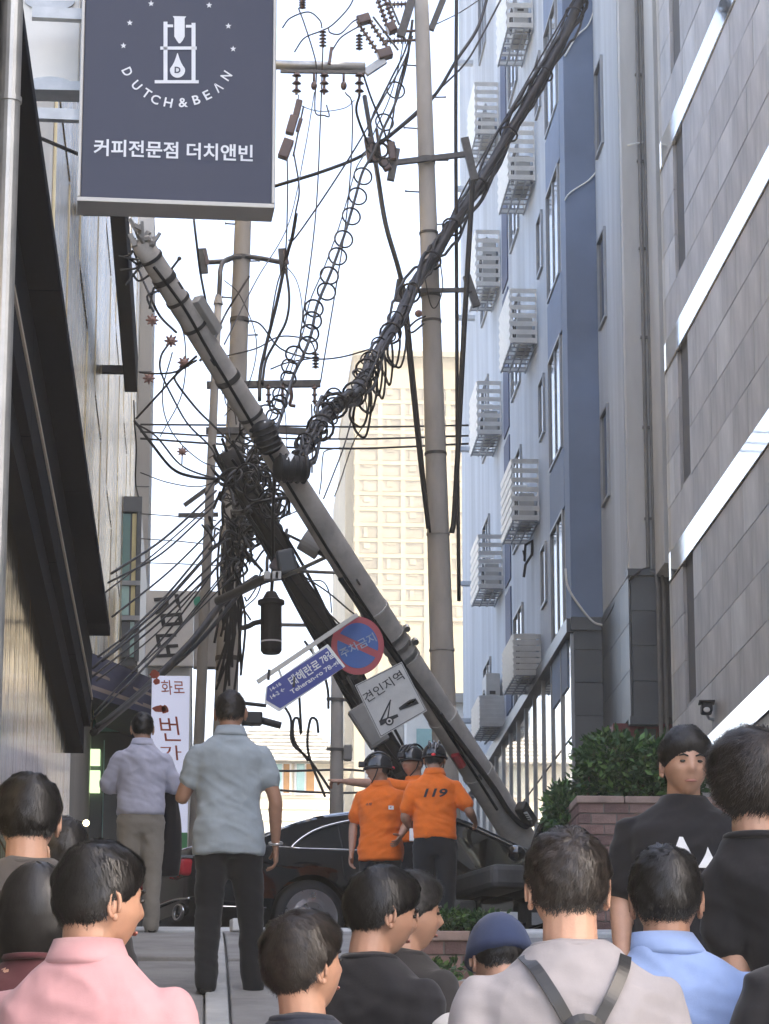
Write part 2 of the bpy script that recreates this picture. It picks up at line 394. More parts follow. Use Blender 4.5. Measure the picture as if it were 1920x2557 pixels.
for i in range(-1, 7):
    zf = FZ[0] + i * FH
    if zf > ZP - .2:
        win(BX, 53.5, 55.3, zf + .25, zf + 2.35)
        MB().bb((BX - .035, BY + .7, zf - 1.0), (BX - .001, 55.4, zf + .14)).build('blue_spandrel', m_blue, gb)
        win(BX, 56.3, 57.0, zf + 1.3, zf + 2.4, 1)
        win(BX, 60.6, 62.2, zf + .2, zf + 2.1)
        win(BX, 67.6, 69.0, zf + .6, zf + 2.3)
    win(AX - .012, 51.15, 51.95, W(1525, 370, 51.5).z + (i - 4) * 3.37 * .98, W(1525, 165, 51.5).z + (i - 4) * 3.37 * .98, 1) if W(1525, 370, 51.5).z + (i - 4) * 3.3 > ZP + .3 else None
    MB().bb((BX - .03, 62.9, max(zf - .2, ZP + .2)), (BX - .001, 64.0, zf + 3.0)).build('blue_panel', m_dblue, gb) if zf > ZP - 2 else None
    o = MB().bb((BX - .45, 71.0, zf + 1.4), (BX - .001, 71.2, zf + 1.5)).build('ledge', m_paint, gb)
m_acu = mat('unit casing', (.42, .41, .38), .5, var=.12, scale=4)
# caged outdoor units hung on the wall
def cage(y0, y1, z0, h, label, unit, grp):
    c = thing('air_conditioner_cage', label, 'cage', (BX - .3, (y0 + y1) / 2, z0), grp)
    x0, x1 = BX - .56, BX - .02; n = 7
    for k in range(n):
        z = z0 + .06 + (h - .08) * k / (n - 1)
        q = MB(); t = .02; hh = .095
        tl = Matrix.Rotation(R(18), 3, 'X')
        q.box(((x0 + x1) / 2, y0, z), (x1 - x0, t, hh), tl)
        q.box((x0, (y0 + y1) / 2 + t, z), (t, y1 - y0 - t, hh), Matrix.Rotation(R(-18), 3, 'Y'))
        q.box(((x0 + x1) / 2, y1, z), (x1 - x0, t, hh))
        q.build('slat', m_alu, c)
    for x, y in ((x0 + .03, y0 + .03), (x0 + .03, y1 - .03), (x1 - .02, y0 + .03), (x1 - .02, y1 - .03)): MB().box((x, y, z0 + h / 2), (.03, .03, h)).build('corner_post', m_alu, c)
    q = MB()
    for k in range(8): q.box(((x0 + x1) / 2, y0 + .04 + (y1 - y0 - .08) * k / 7, z0 + .005), (x1 - x0, .025, .02))
    for k in range(4): q.box((x0 + .02 + (x1 - x0 - .04) * k / 3, (y0 + y1) / 2, z0 - .014), (.03, y1 - y0, .018))
    q.build('floor_grid', m_fr, c)
    zt = unit
    a = thing('air_conditioner', 'white outdoor unit inside the ' + label.split(' slatted')[0] + ' cage on the grey wall', 'air conditioner', (BX - .3, (y0 + y1) / 2, z0 + .02), 'outdoor units in wall cages')
    MB().bb((x0 + .17, y0 + .3, z0 + .04), (x1 - .06, y0 + 1.25, z0 + zt * (.8 if zt < .85 else 1))).build('casing', m_acu, a, bevel=.02)
    g = MB(); cx = x0 + .168
    for r_ in (.28, .2, .12): g.torus((cx - .004, y0 + .75, z0 + .04 + zt / 2), (1, 0, 0), min(r_, zt * .4), .008, 18, 5)
    g.build('fan_guard', m_black, a)
    MB().bb((x0 + .25, y0 + .292, z0 + zt * .62), (x0 + .38, y0 + .299, z0 + zt * .68)).build('vent', m_black, a)
tops = ('topmost', 'second from top', 'third from top', 'fourth from top', 'lowest')
for i, (t_, b_) in enumerate(((-85, 70), (308, 450), (725, 857), (1150, 1300), (1587, 1687))):
    z0, z1 = W(1345, b_, 57.3).z, W(1345, t_, 57.3).z
    cage(57.3, 59.4, z0, z1 - z0, tops[i] + ' near column slatted white cage on the grey block', min(.9, z1 - z0 + .25) if i == 4 else .8, 'air conditioner cages')
for i, (t_, b_) in enumerate(((209, 335), (578, 715), (955, 1085), (1338, 1470), (1740, 1815))):
    z0, z1 = W(1250, b_, 64.5).z, W(1250, t_, 64.5).z
    cage(64.5, 66.4, z0, z1 - z0, tops[i] + ' far column slatted white cage on the grey block', 1.25 if i in (1, 4) else .8, 'air conditioner cages')
# drain pipes, loose cables and cameras on that block
for px, r_ in ((1604, .035), (1618, .03)):
    p = W(px, 700, AY - .06); p2 = W(px, 1432, AY - .06)
    q = MB().tube([(p.x, p.y, 30), (p.x, p.y, ZP + .1), (p.x + .12, p.y - .05, ZP + .02), (p.x + .14, p.y - .08, ZP - .2), (p.x + .14, p.y - .08, G(49))], r_, 8)
    for k in range(12): q.box((p.x, p.y + .03, ZP + 1 + 1.6 * k), (.1, .05, .04))
    q.build('drain_pipe', m_pipe, gb, smooth=False)
for k, (px, py) in enumerate(((1640, 115), (1645, 595), (1657, 1092))):
    p = W(px, py, AY - .05)
    t = thing('security_camera', ('topmost', 'middle', 'lowest')[k] + ' small dark camera on grey wall near the drain pipe', 'camera', p, 'security cameras on the grey block')
    MB().cyl(p + Vector((0, .05, .02)), p + Vector((0, .0, .02)), .05, 14).build('mount', m_white, t, smooth=False)
    MB().tube([p + Vector((0, 0, .02)), p + Vector((.0, -.06, .0)), p + Vector((.0, -.16, -.03))], [.035, .05, .055], 14).build('housing', m_black, t)
    MB().ball(p + Vector((0, -.165, -.032)), .04, 12, 8).build('lens', mat('lens glass', (.02, .02, .025), .03, var=0), t, smooth=True)
m_wcab = mat('white cable', (.7, .7, .66), .5, var=.1)
for k, (pts, lab) in enumerate((
    ([(1410, 140, BY - .06), (1440, 90, BY - .06), (1470, 60, BY - .06), (1490, 0, BY - .06)], 'knotted white cable over the blue pier near the top'),
    ([(1410, 500, BY - .06), (1425, 480, BY - .06), (1470, 450, BY - .06), (1500, 415, BY - .06), (1515, 408, BY - .5)], 'white cable sagging across the middle of the blue pier'),
    ([(1522, 358, 51.4), (1540, 370, 50.5), (1570, 362, AY - .05), (1605, 355, AY - .05), (1650, 340, AY - .05)], 'white cable running from slit window to the drain pipe'),
    ([(1412, 1420, BY - .08), (1418, 1465, BY - .08), (1445, 1510, BY - .08), (1480, 1552, BY - .08), (1508, 1562, BY - .08)], 'thick white cable hanging onto the dark podium'))):
    tag(MB().tube(catmull([W(*p) for p in pts], 8), .022 if k == 3 else .016, 6).build('cable', m_wcab, smooth=True), lab, 'cable')
tag(MB().tube(catmull([W(*p) for p in ((1508, 1562, BY - .1), (1530, 1520, 51), (1556, 1470, 50), (1575, 1445, AY - .08), (1600, 1425, AY - .08), (1622, 1418, AY - .08))], 8), .025, 6).build('cable', m_black, smooth=True), 'black cable looping up over the dark podium corner', 'cable')
q = MB().tube([W(1307, 1375, 59), W(1310, 1400, 59), W(1312, 1360, 58.8), W(1330, 1350, 58.6), W(1328, 1385, 58.6), W(1312, 1410, 58.8), W(1308, 1440, 59)], .03, 6)
tag(q.build('cable', m_black), 'coiled black cable hanging on grey wall below a cage', 'cable')

# ------------------------------------------------------------------ buildings along the near side of the alley (mirror-clad wall, navy fascia)
m_gold = mat('polished champagne cladding', (.88, .69, .40), .09, metal=.9, var=.25, scale=1.5, bump=.16, bscale=3.0, stretch=(1, 3.2, .22), bdist=.03, coords='Generated' if False else 'Object')
m_tgold = mat('rippled champagne stone', (.54, .43, .24), .26, metal=.6, var=.5, scale=2.2, bump=.16, bscale=5, stretch=(1, 3.0, .22), bdist=.03, spec=.6)
m_tgold2 = mat('rippled champagne stone b', (.46, .365, .21), .28, metal=.55, var=.55, scale=2.8, bump=.2, bscale=6, stretch=(1, 2.6, .35), bdist=.03, spec=.6)
m_navy = mat('navy fascia', (.012, .016, .026), .8, var=.2, scale=1.5, bump=.03, bscale=8, spec=.12)
m_trim = mat('cream trim', (.55, .48, .38), .5, var=.1)
m_beige = mat('beige render', (.46, .44, .40), .85, var=.16, scale=.8, bump=.08, bscale=20, stretch=(1, 1, .4))
lb = thing('corner_building', 'low shop building with navy fascia and polished champagne wall panels', 'building', (-1.2, 8, G(8)))
WX = -.89
A1 = onX(224, 1588, WX); B1 = onX(225, 1810, WX); zt = A1.z; zl = B1.z; YE = B1.y + .1
MB().bb((-6, 4, -2), (-1.10, YE - .02, zt - .1)).build('wall', m_joint, lb)
yy = 8.0
while yy < YE - .1:
    for z0, z1 in ((-1.6, .6), (.62, 2.0), (2.02, zl - .22)):
        if z1 > G(yy) + .1: MB().bb((-1.10, yy + .01, max(z0, G(yy))), (-1.04, min(yy + 1.19, YE - .03), z1)).build('wall_panel', m_gold, lb)
    yy += 1.2
yy = 6.0
while yy < YE - .1:
    y1_ = min(yy + 2.9, YE)
    MB().bb((-1.09, yy + .003, zl), (WX, y1_ - .003, zt - .004)).build('fascia_panel', m_navy, lb, bevel=.006)
    yy += 2.9
XO = W(275, 1580, A1.y).x
yy = 6.0
while yy < A1.y - .2:
    y1_ = min(yy + 4.1, A1.y)
    MB().bb((-1.3, yy + .002, zt), (XO, y1_ - .002, zt + .07)).build('canopy_panel', m_navy, lb, bevel=.006)
    yy += 4.1
MB().bb((-1.10, 6, zl - .21), (-.94, YE, zl - .004)).build('soffit', m_navy, lb)
MB().bb((WX, 6, zl + .22), (WX + .012, YE + .02, zl + .25)).build('trim_line', m_trim, lb)
# tall neighbour: champagne wall, concrete pilaster, glazed bay
tb = thing('tall_building', 'tall building with rippled champagne wall and beige pilaster behind navy fascia', 'building', (-1.6, 26, G(26)))
TX = -1.42
MB().bb((-9, 26, 0), (TX - .03, 59, 19.6)).build('wall', m_beige, tb)
for i in range(13):
    y0 = 26.1 + i * 2.5
    for j in range(4):
        z0 = 7.2 + j * 3.1
        MB().bb((TX - .03, y0 + .01, z0 + .012), (TX + .012 * ((i * 3 + j) % 2), y0 + 2.48, z0 + 3.088)).build('wall_panel', (m_tgold, m_tgold2)[(i + j // 2) % 2], tb)
xl, xr = W(318, 900, 59).x, W(379, 900, 59).x
MB().bb((xl - 3, 58.6, G(59)), (xr, 61.5, 20.6)).build('pilaster', m_beige, tb)
for k in range(6): MB().bb((xl - .5, 58.592, 7.5 + 2.4 * k), (xr + .006, 58.6, 7.52 + 2.4 * k)).build('score_line', m_joint, tb)
p0, p1 = onX(312, 470, -.95), onX(343, 980, -.95)
MB().bb((-1.12, p0.y, p1.z), (-.95, p1.y, p1.z + .5)).build('blade_fascia', m_navy, tb, bevel=.01)
MB().bb((-1.42, p0.y + .5, p1.z + .1), (-1.12, p0.y + .6, p1.z + .2)).build('bracket', m_navy, tb)
MB().bb((-1.42, p1.y - .6, p1.z + .1), (-1.12, p1.y - .5, p1.z + .2)).build('bracket', m_navy, tb)
# glazed stair bay
m_teal = mat('teal glass', (.10, .22, .21), .06, var=.25, scale=.6, spec=.7)
m_teal2 = mat('pale teal glass', (.35, .55, .52), .08, var=.25, scale=.7, spec=.7)
m_yel = mat('yellow lit interior', (.62, .55, .28), .4, var=.2, scale=.8)
YC = 50.0
cx0, cx1 = W(222, 1400, YC).x - .5, W(352, 1400, YC).x
def zy(py, Y=YC, px=300): return W(px, py, Y).z
MB().bb((cx0, YC + .08, zy(1660)), (cx1 - .03, 57, zy(1243))).build('bay_core', m_dgrey, tb)
MB().bb((cx0, YC - .03, zy(1278)), (cx1, YC + .05, zy(1240))).build('bay_header', m_dgrey2, tb)
xa, xb2, xc = W(268, 1400, YC).x, W(326, 1400, YC).x, W(341, 1400, YC).x
for (x0, x1, p0_, p1_, m_) in ((cx0, xa, 1450, 1285, m_teal), (xa, xb2, 1450, 1282, m_teal), (xb2, xc, 1450, 1282, m_yel), (cx0, xb2, 1535, 1462, m_teal2), (xb2, xc, 1546, 1462, m_yel),
                             (cx0, xa, 1640, 1552, m_teal), (xa, xb2, 1640, 1552, m_dgrey), (xb2, xc, 1640, 1552, m_teal2)):
    MB().bb((x0 + .015, YC, zy(p0_)), (x1 - .015, YC + .05, zy(p1_))).build('glass_pane', m_, tb)
for p0_, p1_ in ((1462, 1450), (1550, 1537)): MB().bb((cx0, YC - .04, zy(p0_) + .004), (cx1 - .005, YC + .04, zy(p1_) - .004)).build('transom', m_fr, tb)
MB().bb((xc, YC - .035, zy(1650)), (cx1 - .002, YC + .06, zy(1279))).build('bay_post', m_dgrey, tb)
# a further block on that side of the street, hidden mostly behind the pilaster, keeps the street closed
fb = thing('pale_shop_block', 'pale cream shop block behind the white lettered sign', 'building', (-3, 62, G(62)))
MB().bb((-16, 62, G(60) - 1), (W(476, 1700, 62).x, 88, W(500, 1655, 62).z)).build('wall', mat('cream render', (.66, .62, .54), .85, var=.12, scale=.7), fb)
MB().bb((-16, 61.6, W(500, 1655, 62).z), (W(478, 1700, 62).x, 88, W(500, 1655, 62).z + .35)).build('parapet', m_beige, fb)
for k in range(5): MB().bb((W(420, 1700, 62).x + .0, 61.96, 8.0 + k * .62), (W(470, 1700, 62).x, 61.99, 8.45 + k * .62)).build('window', m_teal2, fb)

# ------------------------------------------------------------------ far things: gridded tower, tiled house, pale blocks
m_tow = mat('cream tower cladding', (.25, .22, .145), .8, var=.22, scale=.25, bump=.1, bscale=3)
m_tow2 = mat('tower spandrel', (.22, .20, .14), .7, var=.3, scale=.35)
m_twin = mat('tower window', (.19, .17, .12), .35, var=.35, scale=.3, spec=.6)
TY = 200.0
def tw(px, py): return W(px, py, TY)
t0, t1 = tw(884, 890), tw(1180, 890)
tow = thing('office_tower', 'cream gridded office tower in the distance beyond the upright pole', 'building', (t0.x, TY, G(TY)))
MB().bb((t0.x, TY, G(TY) - 2), (t1.x + 6, TY + 22, t0.z)).build('wall', m_tow, tow)
MB().bb((t0.x - .55, TY + .8, G(TY) - 2), (t0.x, TY + 20, t0.z - 6)).build('side_wall', m_tow2, tow)
zt0 = tw(890, 965).z; rowh = (tw(890, 965).z - tw(890, 1545).z) / 15
colw = (tw(1047, 1200).x - tw(893, 1200).x) / 2.5
for r_ in range(15):
    for c in range(6):
        x0 = tw(893, 1200).x + c * colw * .93; z1 = zt0 - r_ * rowh
        w = MB().bb((x0 + .12, TY - .02, z1 - rowh + .22), (x0 + colw * .93 - .2, TY + .1, z1 - .14)).build('window', m_twin, tow)
        if (r_ * 5 + c * 3) % 4: MB().bb((x0 + colw * .25, TY - .06, z1 - rowh + .22 + .3 * ((r_ * 7 + c) % 3)), (x0 + colw * (.4 + .1 * ((r_ + c) % 3)), TY - .02, z1 - .14)).build('blind', m_tow2, w)
for r_ in range(16): MB().bb((t0.x - .02, TY - .09, zt0 - r_ * rowh - .12), (t1.x + 6.02, TY - .021, zt0 - r_ * rowh + .14)).build('spandrel_band', m_tow, tow)
for c in range(8): MB().bb((tw(893, 1200).x + c * colw * .93 - .2, TY - .08, G(TY) - 2), (tw(893, 1200).x + c * colw * .93 + .12, TY - .022, zt0)).build('fin', m_tow, tow)
MB().bb((t0.x - .1, TY - .3, t0.z), (t1.x + 6.1, TY + 22, t0.z + .4)).build('parapet', m_tow2, tow)
m_cream = mat('cream house wall', (.72, .66, .52), .85, var=.1, scale=.8)
m_tile = mat('grey roof tile', (.30, .29, .26), .85, var=.35, scale=3, bump=.3, bscale=14)
HY = 100.0
h0, h1 = W(560, 1905, HY), W(852, 2100, HY)
hs = thing('tiled_house', 'small cream house with grey tiled hip roof at end of street', 'house', (h0.x, HY, G(HY)))
MB().bb((h0.x, HY, G(HY) - 1), (h1.x, HY + 9, h0.z)).build('wall', m_cream, hs)
rz = W(600, 1812, HY).z
MB().add([(h0.x - .5, HY - .5, h0.z), (h1.x + .4, HY - .5, h0.z), (h1.x + .4, HY + 9.5, h0.z), (h0.x - .5, HY + 9.5, h0.z), (h0.x + 1.0, HY + 3.5, rz + .5), (h1.x - 1.0, HY + 3.5, rz + .5)],
         [(3, 2, 1, 0), (0, 1, 5, 4), (1, 2, 5), (2, 3, 4, 5), (3, 0, 4)]).build('roof', m_tile, hs)
for r_ in range(9):
    t = r_ / 9; z = h0.z + (rz + .5 - h0.z) * t; y_ = HY - .5 + 4.0 * t
    MB().bb((h0.x - .5 + 1.5 * t, y_ - .03, z + .01), (h1.x + .4 - 1.4 * t, y_ + .3, z + .06)).build('tile_course', m_tile, hs)
for px0, px1 in ((683, 728), (735, 790)):
    a, c = W(px0, 1985, HY - .05), W(px1, 1903, HY - .05)
    w = MB().bb((a.x, HY - .06, a.z), (c.x, HY + .02, c.z)).build('window', m_white, hs)
    MB().bb((a.x + .07, HY - .08, a.z + .07), ((a.x + c.x) / 2 - .03, HY - .061, c.z - .07)).build('pane', m_teal2, w)
    MB().bb(((a.x + c.x) / 2 + .03, HY - .08, a.z + .07), (c.x - .07, HY - .061, c.z - .07)).build('pane', mat('orange curtain', (.45, .25, .10), .8, var=.2), w)
for k in range(9): MB().bb((h0.x - .01, HY - .03, h0.z - .4 - .38 * k), (h1.x + .01, HY - .012, h0.z - .37 - .38 * k)).build('siding_board', m_cream, hs)
wb = thing('white_block', 'white rendered block behind the orange shirted crew', 'building', (W(960, 2000, 80).x, 80, G(80)))
MB().bb((W(1015, 2000, 80).x, 80, G(80) - 1), (W(1215, 2000, 80).x, 90, W(1000, 1755, 80).z)).build('wall', mat('white render', (.74, .73, .68), .85, var=.1, scale=.6), wb)
MB().bb((W(1012, 2000, 80).x, 79.8, W(1000, 1755, 80).z), (W(1217, 2000, 80).x, 90, W(1000, 1755, 80).z + .25)).build('parapet', m_beige, wb)
for k in range(3): MB().bb((W(1040, 2000, 80).x + k * .75, 79.95, W(1000, 1900, 80).z), (W(1040, 2000, 80).x + .5 + k * .75, 79.99, W(1000, 1820, 80).z)).build('window', m_teal2, wb)
MB().bb((W(960, 2000, 80).x, 81, G(80) - 1), (W(1015, 2000, 80).x - .01, 90, W(1000, 1700, 80).z)).build('stair_tower', m_beige, wb)
# ------------------------------------------------------------------ coffee shop box sign and its post
m_sign = mat('slate sign face', (.042, .047, .078), .45, var=.06, scale=1.2, spec=.4)
m_strim = mat('sign trim', (.46, .43, .38), .4, metal=.5, var=.1, scale=3)
m_lett = mat('white lettering', (.80, .80, .80), .5, var=.04)
m_galv = mat('galvanised steel', (.42, .43, .43), .45, metal=.7, var=.2, scale=6)
cs = thing('box_sign', 'slate blue projecting coffee shop box sign with white lettering', 'sign', W(440, 505, 17.1))
SBL, SBR = W(192, 503, 17.0), W(686, 506, 17.06)
sx = (SBR - SBL); sx.z = 0; sw = sx.length; sx.normalize(); szv = Vector((0, 0, 1)); sn = sx.cross(szv)     # sn faces the camera
s_h = 1.62; ppm = sw / 494.0
def SP(px, py, o=.0):
    """point on the sign face from a bearing"""
    r = ray(px, py); t = (SBL.dot(sn)) / r.dot(sn); return r * t + sn * o
def sbox(u0, u1, w0, w1, d0, d1, name, m, bev=0, q=None):
    q = q or MB()
    P = [SBL + sx * u + szv * w - sn * d for u in (u0, u1) for w in (w0, w1) for d in (d0, d1)]
    q.add(P, [(0, 1, 3, 2), (4, 6, 7, 5), (0, 4, 5, 1), (2, 3, 7, 6), (0, 2, 6, 4), (1, 5, 7, 3)])
    return q.build(name, m, cs, bevel=bev) if name else q
sbox(.022, sw - .022, .03, s_h - .03, .0, .05, 'face', m_sign)
for a in ((0, sw, 0, .028, -.012, .245), (0, sw, s_h - .028, s_h, -.012, .245), (0, .02, .03, s_h - .03, -.012, .245), (sw - .02, sw, .03, s_h - .03, -.012, .245)):
    sbox(*a, 'trim', m_strim, .004)
sbox(.021, sw - .021, .029, s_h - .029, .06, .24, 'back', m_strim)
sbox(-.3, .0, .55, .62, .09, .15, 'bracket', m_galv); sbox(-.3, .0, 1.2, 1.27, .09, .15, 'bracket', m_galv)
lettering('lettering', '커피전문점 더치앤빈', SP(433, 376), sx, szv, 399 * ppm, 45 * ppm, m_lett, cs, bold=.022, off=.006)
def glyph(ch, px, py, h, ang, w=None):
    a = R(ang); xd = sx * math.cos(a) + szv * math.sin(a); yd = -sx * math.sin(a) + szv * math.cos(a)
    lettering('letter', ch, SP(px, py), xd, yd, (w or h * .8) * ppm, h * ppm, m_lett, cs, bold=.018, off=.006)
for ch, px, py, w in (('D', 318, 180, 20), ('U', 341, 214, 20), ('T', 366, 234, 20), ('C', 388, 249, 22), ('H', 420, 257, 21), ('&', 457, 257, 23), ('B', 490, 250, 18), ('E', 517, 238, 17), ('Λ', 544, 219, 20), ('N', 565, 190, 20)):
    glyph(ch, px, py, 25, math.degrees(math.atan2(px - 446, py - 112)), w)
def flat(name, pts, m, off=.006): return MB().add([SP(x, y) + sn * off for x, y in pts], [tuple(range(len(pts)))]).build(name, m, cs, fix=False)
def rect(x0, y0, x1, y1): return [(x0, y1), (x1, y1), (x1, y0), (x0, y0)]
for px, py in ((377, 10), (522, 14), (324, 58), (570, 66), (308, 115), (582, 123), (448, -16)):
    flat('star', [(px + (8 if k % 2 == 0 else 3.4) * math.sin(math.pi * k / 5), py - (8 if k % 2 == 0 else 3.4) * math.cos(math.pi * k / 5)) for k in range(9, -1, -1)], m_lett)
for r_ in (rect(408, 55, 418, 202), rect(478, 58, 488, 203), rect(386, 201, 496, 209), rect(418, 62, 432, 69), rect(464, 63, 478, 70), rect(400, 117, 491, 125)): flat('dripper_frame', r_, m_lett)
flat('beaker', [(436, 92), (446, 108), (449, 110), (458, 96), (461, 92), (461, 48), (465, 42), (431, 41), (435, 47)][::-1] if False else [(431, 41), (435, 47), (435, 92), (441, 102), (446, 109), (450, 109), (456, 102), (461, 92), (461, 47), (465, 42)], m_lett)
dr = [(443 + 19 * math.sin(t) * (1 if math.cos(t) < .2 else 1 - .75 * (math.cos(t) - .2) / .8), 176 - (19 if math.cos(t) < 0 else 19 + 24 * math.cos(t) ** 1.5) * math.cos(t)) for t in [2 * math.pi * k / 28 for k in range(28)]]
flat('drop', dr[::-1], m_lett)
lettering('letter', 'D', SP(443, 176), sx, szv, 15 * ppm, 17 * ppm, m_sign, cs, bold=.03, off=.009)
# white box sign beside it, with grey bracket plates
ws = thing('panel_sign', 'blank cream panel sign with rounded grey bracket plates at top of the post', 'sign', W(120, 240, 17.4))
p, q_ = W(46, 205, 17.4), W(204, -80, 17.4)
MB().bb((p.x, 17.4, p.z), (q_.x, 17.55, q_.z)).build('face', mat('cream acrylic', (.74, .72, .66), .4, var=.08, scale=2), ws, bevel=.01)
for py_, s_ in ((215, 1), (0, -1)):
    c0 = W(124, py_, 17.38); rr = (q_.x - p.x) * .42
    MB().prism([(c0.x + rr * math.cos(math.pi * k / 12), 17.385, c0.z + s_ * rr * .42 * math.sin(math.pi * k / 12)) for k in range(13)], (0, .012, 0)).build('bracket_plate', m_galv, ws)
MB().bb((p.x - .01, 17.36, p.z - .06), (q_.x + .01, 17.56, p.z)).build('bottom_rail', m_galv, ws)
pp = W(14, 500, 10.4)
tag(base(MB().tube([(pp.x, 10.4, G(10.4)), (pp.x, 10.4, 6.5)], .042, 20).tube([(pp.x, 10.4, W(20, 250, 10.4).z - .01), (pp.x, 10.4, W(20, 250, 10.4).z + .01)], .048, 20).build('downpipe', m_galv, smooth=False), (pp.x, 10.4, G(10.4))), 'grey steel downpipe standing beside the panel sign', 'pipe')
tag(MB().tube(catmull([W(40, 315, 17), W(90, 340, 17), W(195, 385, 17.3)], 6), .012, 6).build('wire', m_black), 'dark wire strung from the downpipe behind the coffee sign', 'wire')

# ------------------------------------------------------------------ concrete utility poles
m_pole = mat('pole concrete', (.42, .395, .36), .85, var=.22, scale=2.2, bump=.12, bscale=60, stretch=(1, 1, .3))
m_poled = mat('dark pole concrete', (.04, .035, .032), .8, var=.35, scale=3, bump=.2, bscale=40)  # darker and more uneven in tone than the other poles
m_band = mat('pole band steel', (.10, .095, .09), .5, metal=.6, var=.3, scale=10)
m_cable = mat('black cable', (.007, .006, .0065), .5, var=.3, scale=10)
m_cableb = mat('weathered cable', (.018, .014, .013), .6, var=.3, scale=10)
m_ins = mat('brown porcelain', (.10, .06, .05), .3, var=.2, scale=8)
m_insr = mat('pink porcelain', (.30, .17, .14), .35, var=.2, scale=8)
m_metal = mat('bright clamp metal', (.55, .53, .5), .3, metal=.9, var=.15)
m_boxg = mat('grey terminal box', (.33, .32, .30), .6, var=.12, scale=4)
def pole(name, label, top, bot, r0, r1, m, segs=24, n=24):
    t = thing(name, label, 'utility pole', bot)
    P = [Vector(top).lerp(Vector(bot), i / segs) for i in range(segs + 1)]
    MB().tube(P, [r0 + (r1 - r0) * i / segs for i in range(segs + 1)], n).build('shaft', m, t, smooth=True)
    t2 = lambda f: Vector(top).lerp(Vector(bot), f); r = lambda f: r0 + (r1 - r0) * f
    return t, t2, r
def band(t, at, rr, f, w=.05, m=None, lug=True, axis=None):
    a, b_ = at(f), at(f + w / (at(1) - at(0)).length); R_ = rr(f) + .012
    q = MB().tube([a, b_], R_, 24)
    q.build('band', m or m_band, t, smooth=False)
def bolts(t, at, rr, f0, f1, n, ln=.22):
    for i in range(n):
        f = f0 + (f1 - f0) * i / (n - 1); c = at(f); s_ = 1 if i % 2 else -1
        MB().cyl(c + Vector((s_ * rr(f) * .9, 0, 0)), c + Vector((s_ * (rr(f) + ln), 0, .01)), .012, 6).cyl(c + Vector((s_ * (rr(f) + ln - .02), 0, .01)), c + Vector((s_ * (rr(f) + ln), 0, .01)), .02, 6).build('step_bolt', m_band, t)
def ground_on(a, b_):
    """continue the line a->b down to the ground"""
    a, b_ = Vector(a), Vector(b_); d = (b_ - a); 
    for i in range(4000):
        p = b_ + d * (i * .001)
        if p.z <= G(p.y) - .1: return p
    return b_
# upright pole
T, Q = W(1050, -60, 45), W(1112, 1900, 45); Q = ground_on(T, Q)
rp, rat, rr = pole('utility_pole', 'upright concrete utility pole in front of the distant tower', T, Q, .112, .215, m_pole)
def fy(py, t0=T, q0=Q, Y=45):
    z = W(1080, py, Y).z; return (t0.z - z) / (t0.z - q0.z)
for py in (395, 580, 728, 800, 1130, 1330, 1620): band(rp, rat, rr, fy(py), .04 if py not in (395, 728) else .1, m_pole if py in (1330, 1620) else None)
bolts(rp, rat, rr, fy(165), fy(560), 6)
def crossarm(t, a, b_, w=.07, name='crossarm', m=None): return MB().beam(a, b_, w, w * 1.2).build(name, m or m_band, t)
crossarm(rp, W(972, 408, 44.8), W(1165, 385, 44.8)); crossarm(rp, W(990, 727, 44.75), W(1178, 724, 44.75), .055)
crossarm(rp, W(1028, 0, 45), W(1000, 92, 45), .11, 'brace'); crossarm(rp, W(1110, -10, 45), W(1076, 75, 45), .08, 'brace')
for py in (12, 80, 103): MB().cyl(W(955, py, 45), W(1040, py - 3, 45), .025, 8).build('insulator_rod', m_ins, rp); 
for py in (12, 80, 103):
    q = MB()
    for k in range(6): q.cyl(W(965 + k * 9, py - .3 * k, 45), W(968 + k * 9, py - .3 * k, 45), .055, 10)
    q.build('insulator_discs', m_ins, rp)
for a_, b_ in (((1160, 345), (1185, 450)), ((1165, 690), (1190, 765)), ((990, 372), (975, 450)), ((1000, 700), (992, 752))):
    MB().beam(W(*a_, 44.8), W(*b_, 44.8), .10, .12).build('clamp', m_band, rp)
# heavy guy cables hanging down beside the pole
for pts, lab, r_ in (([(910, 240, 45.5), (940, 420, 45), (963, 560, 44.8), (1003, 707, 44.7), (1022, 889, 44.6), (1045, 1110, 44.6), (1070, 1320, 44.7)], 'heavy black cable dropping along the street side of the upright pole', .038),
                     ([(1182, 430, 44.8), (1174, 560, 44.8), (1157, 855, 44.7), (1136, 1260, 44.8), (1128, 1330, 44.8)], 'heavy black cable dropping between upright pole and grey block', .042),
                     ([(945, 470, 45), (975, 600, 44.7), (1010, 720, 44.6), (1030, 900, 44.5), (1052, 1120, 44.5), (1074, 1330, 44.6)], 'thinner companion cable beside the heavy pole cable', .018),
                     ([(1140, -30, 45), (1138, 300, 45), (1140, 700, 45), (1142, 1100, 45), (1146, 1500, 45)], 'straight brown downlead between upright pole and grey block', .03)):
    tag(MB().tube(catmull([W(*p) for p in pts], 6), r_, 8).build('cable', m_cableb if 'brown' in lab else m_cable, smooth=True), lab, 'cable')
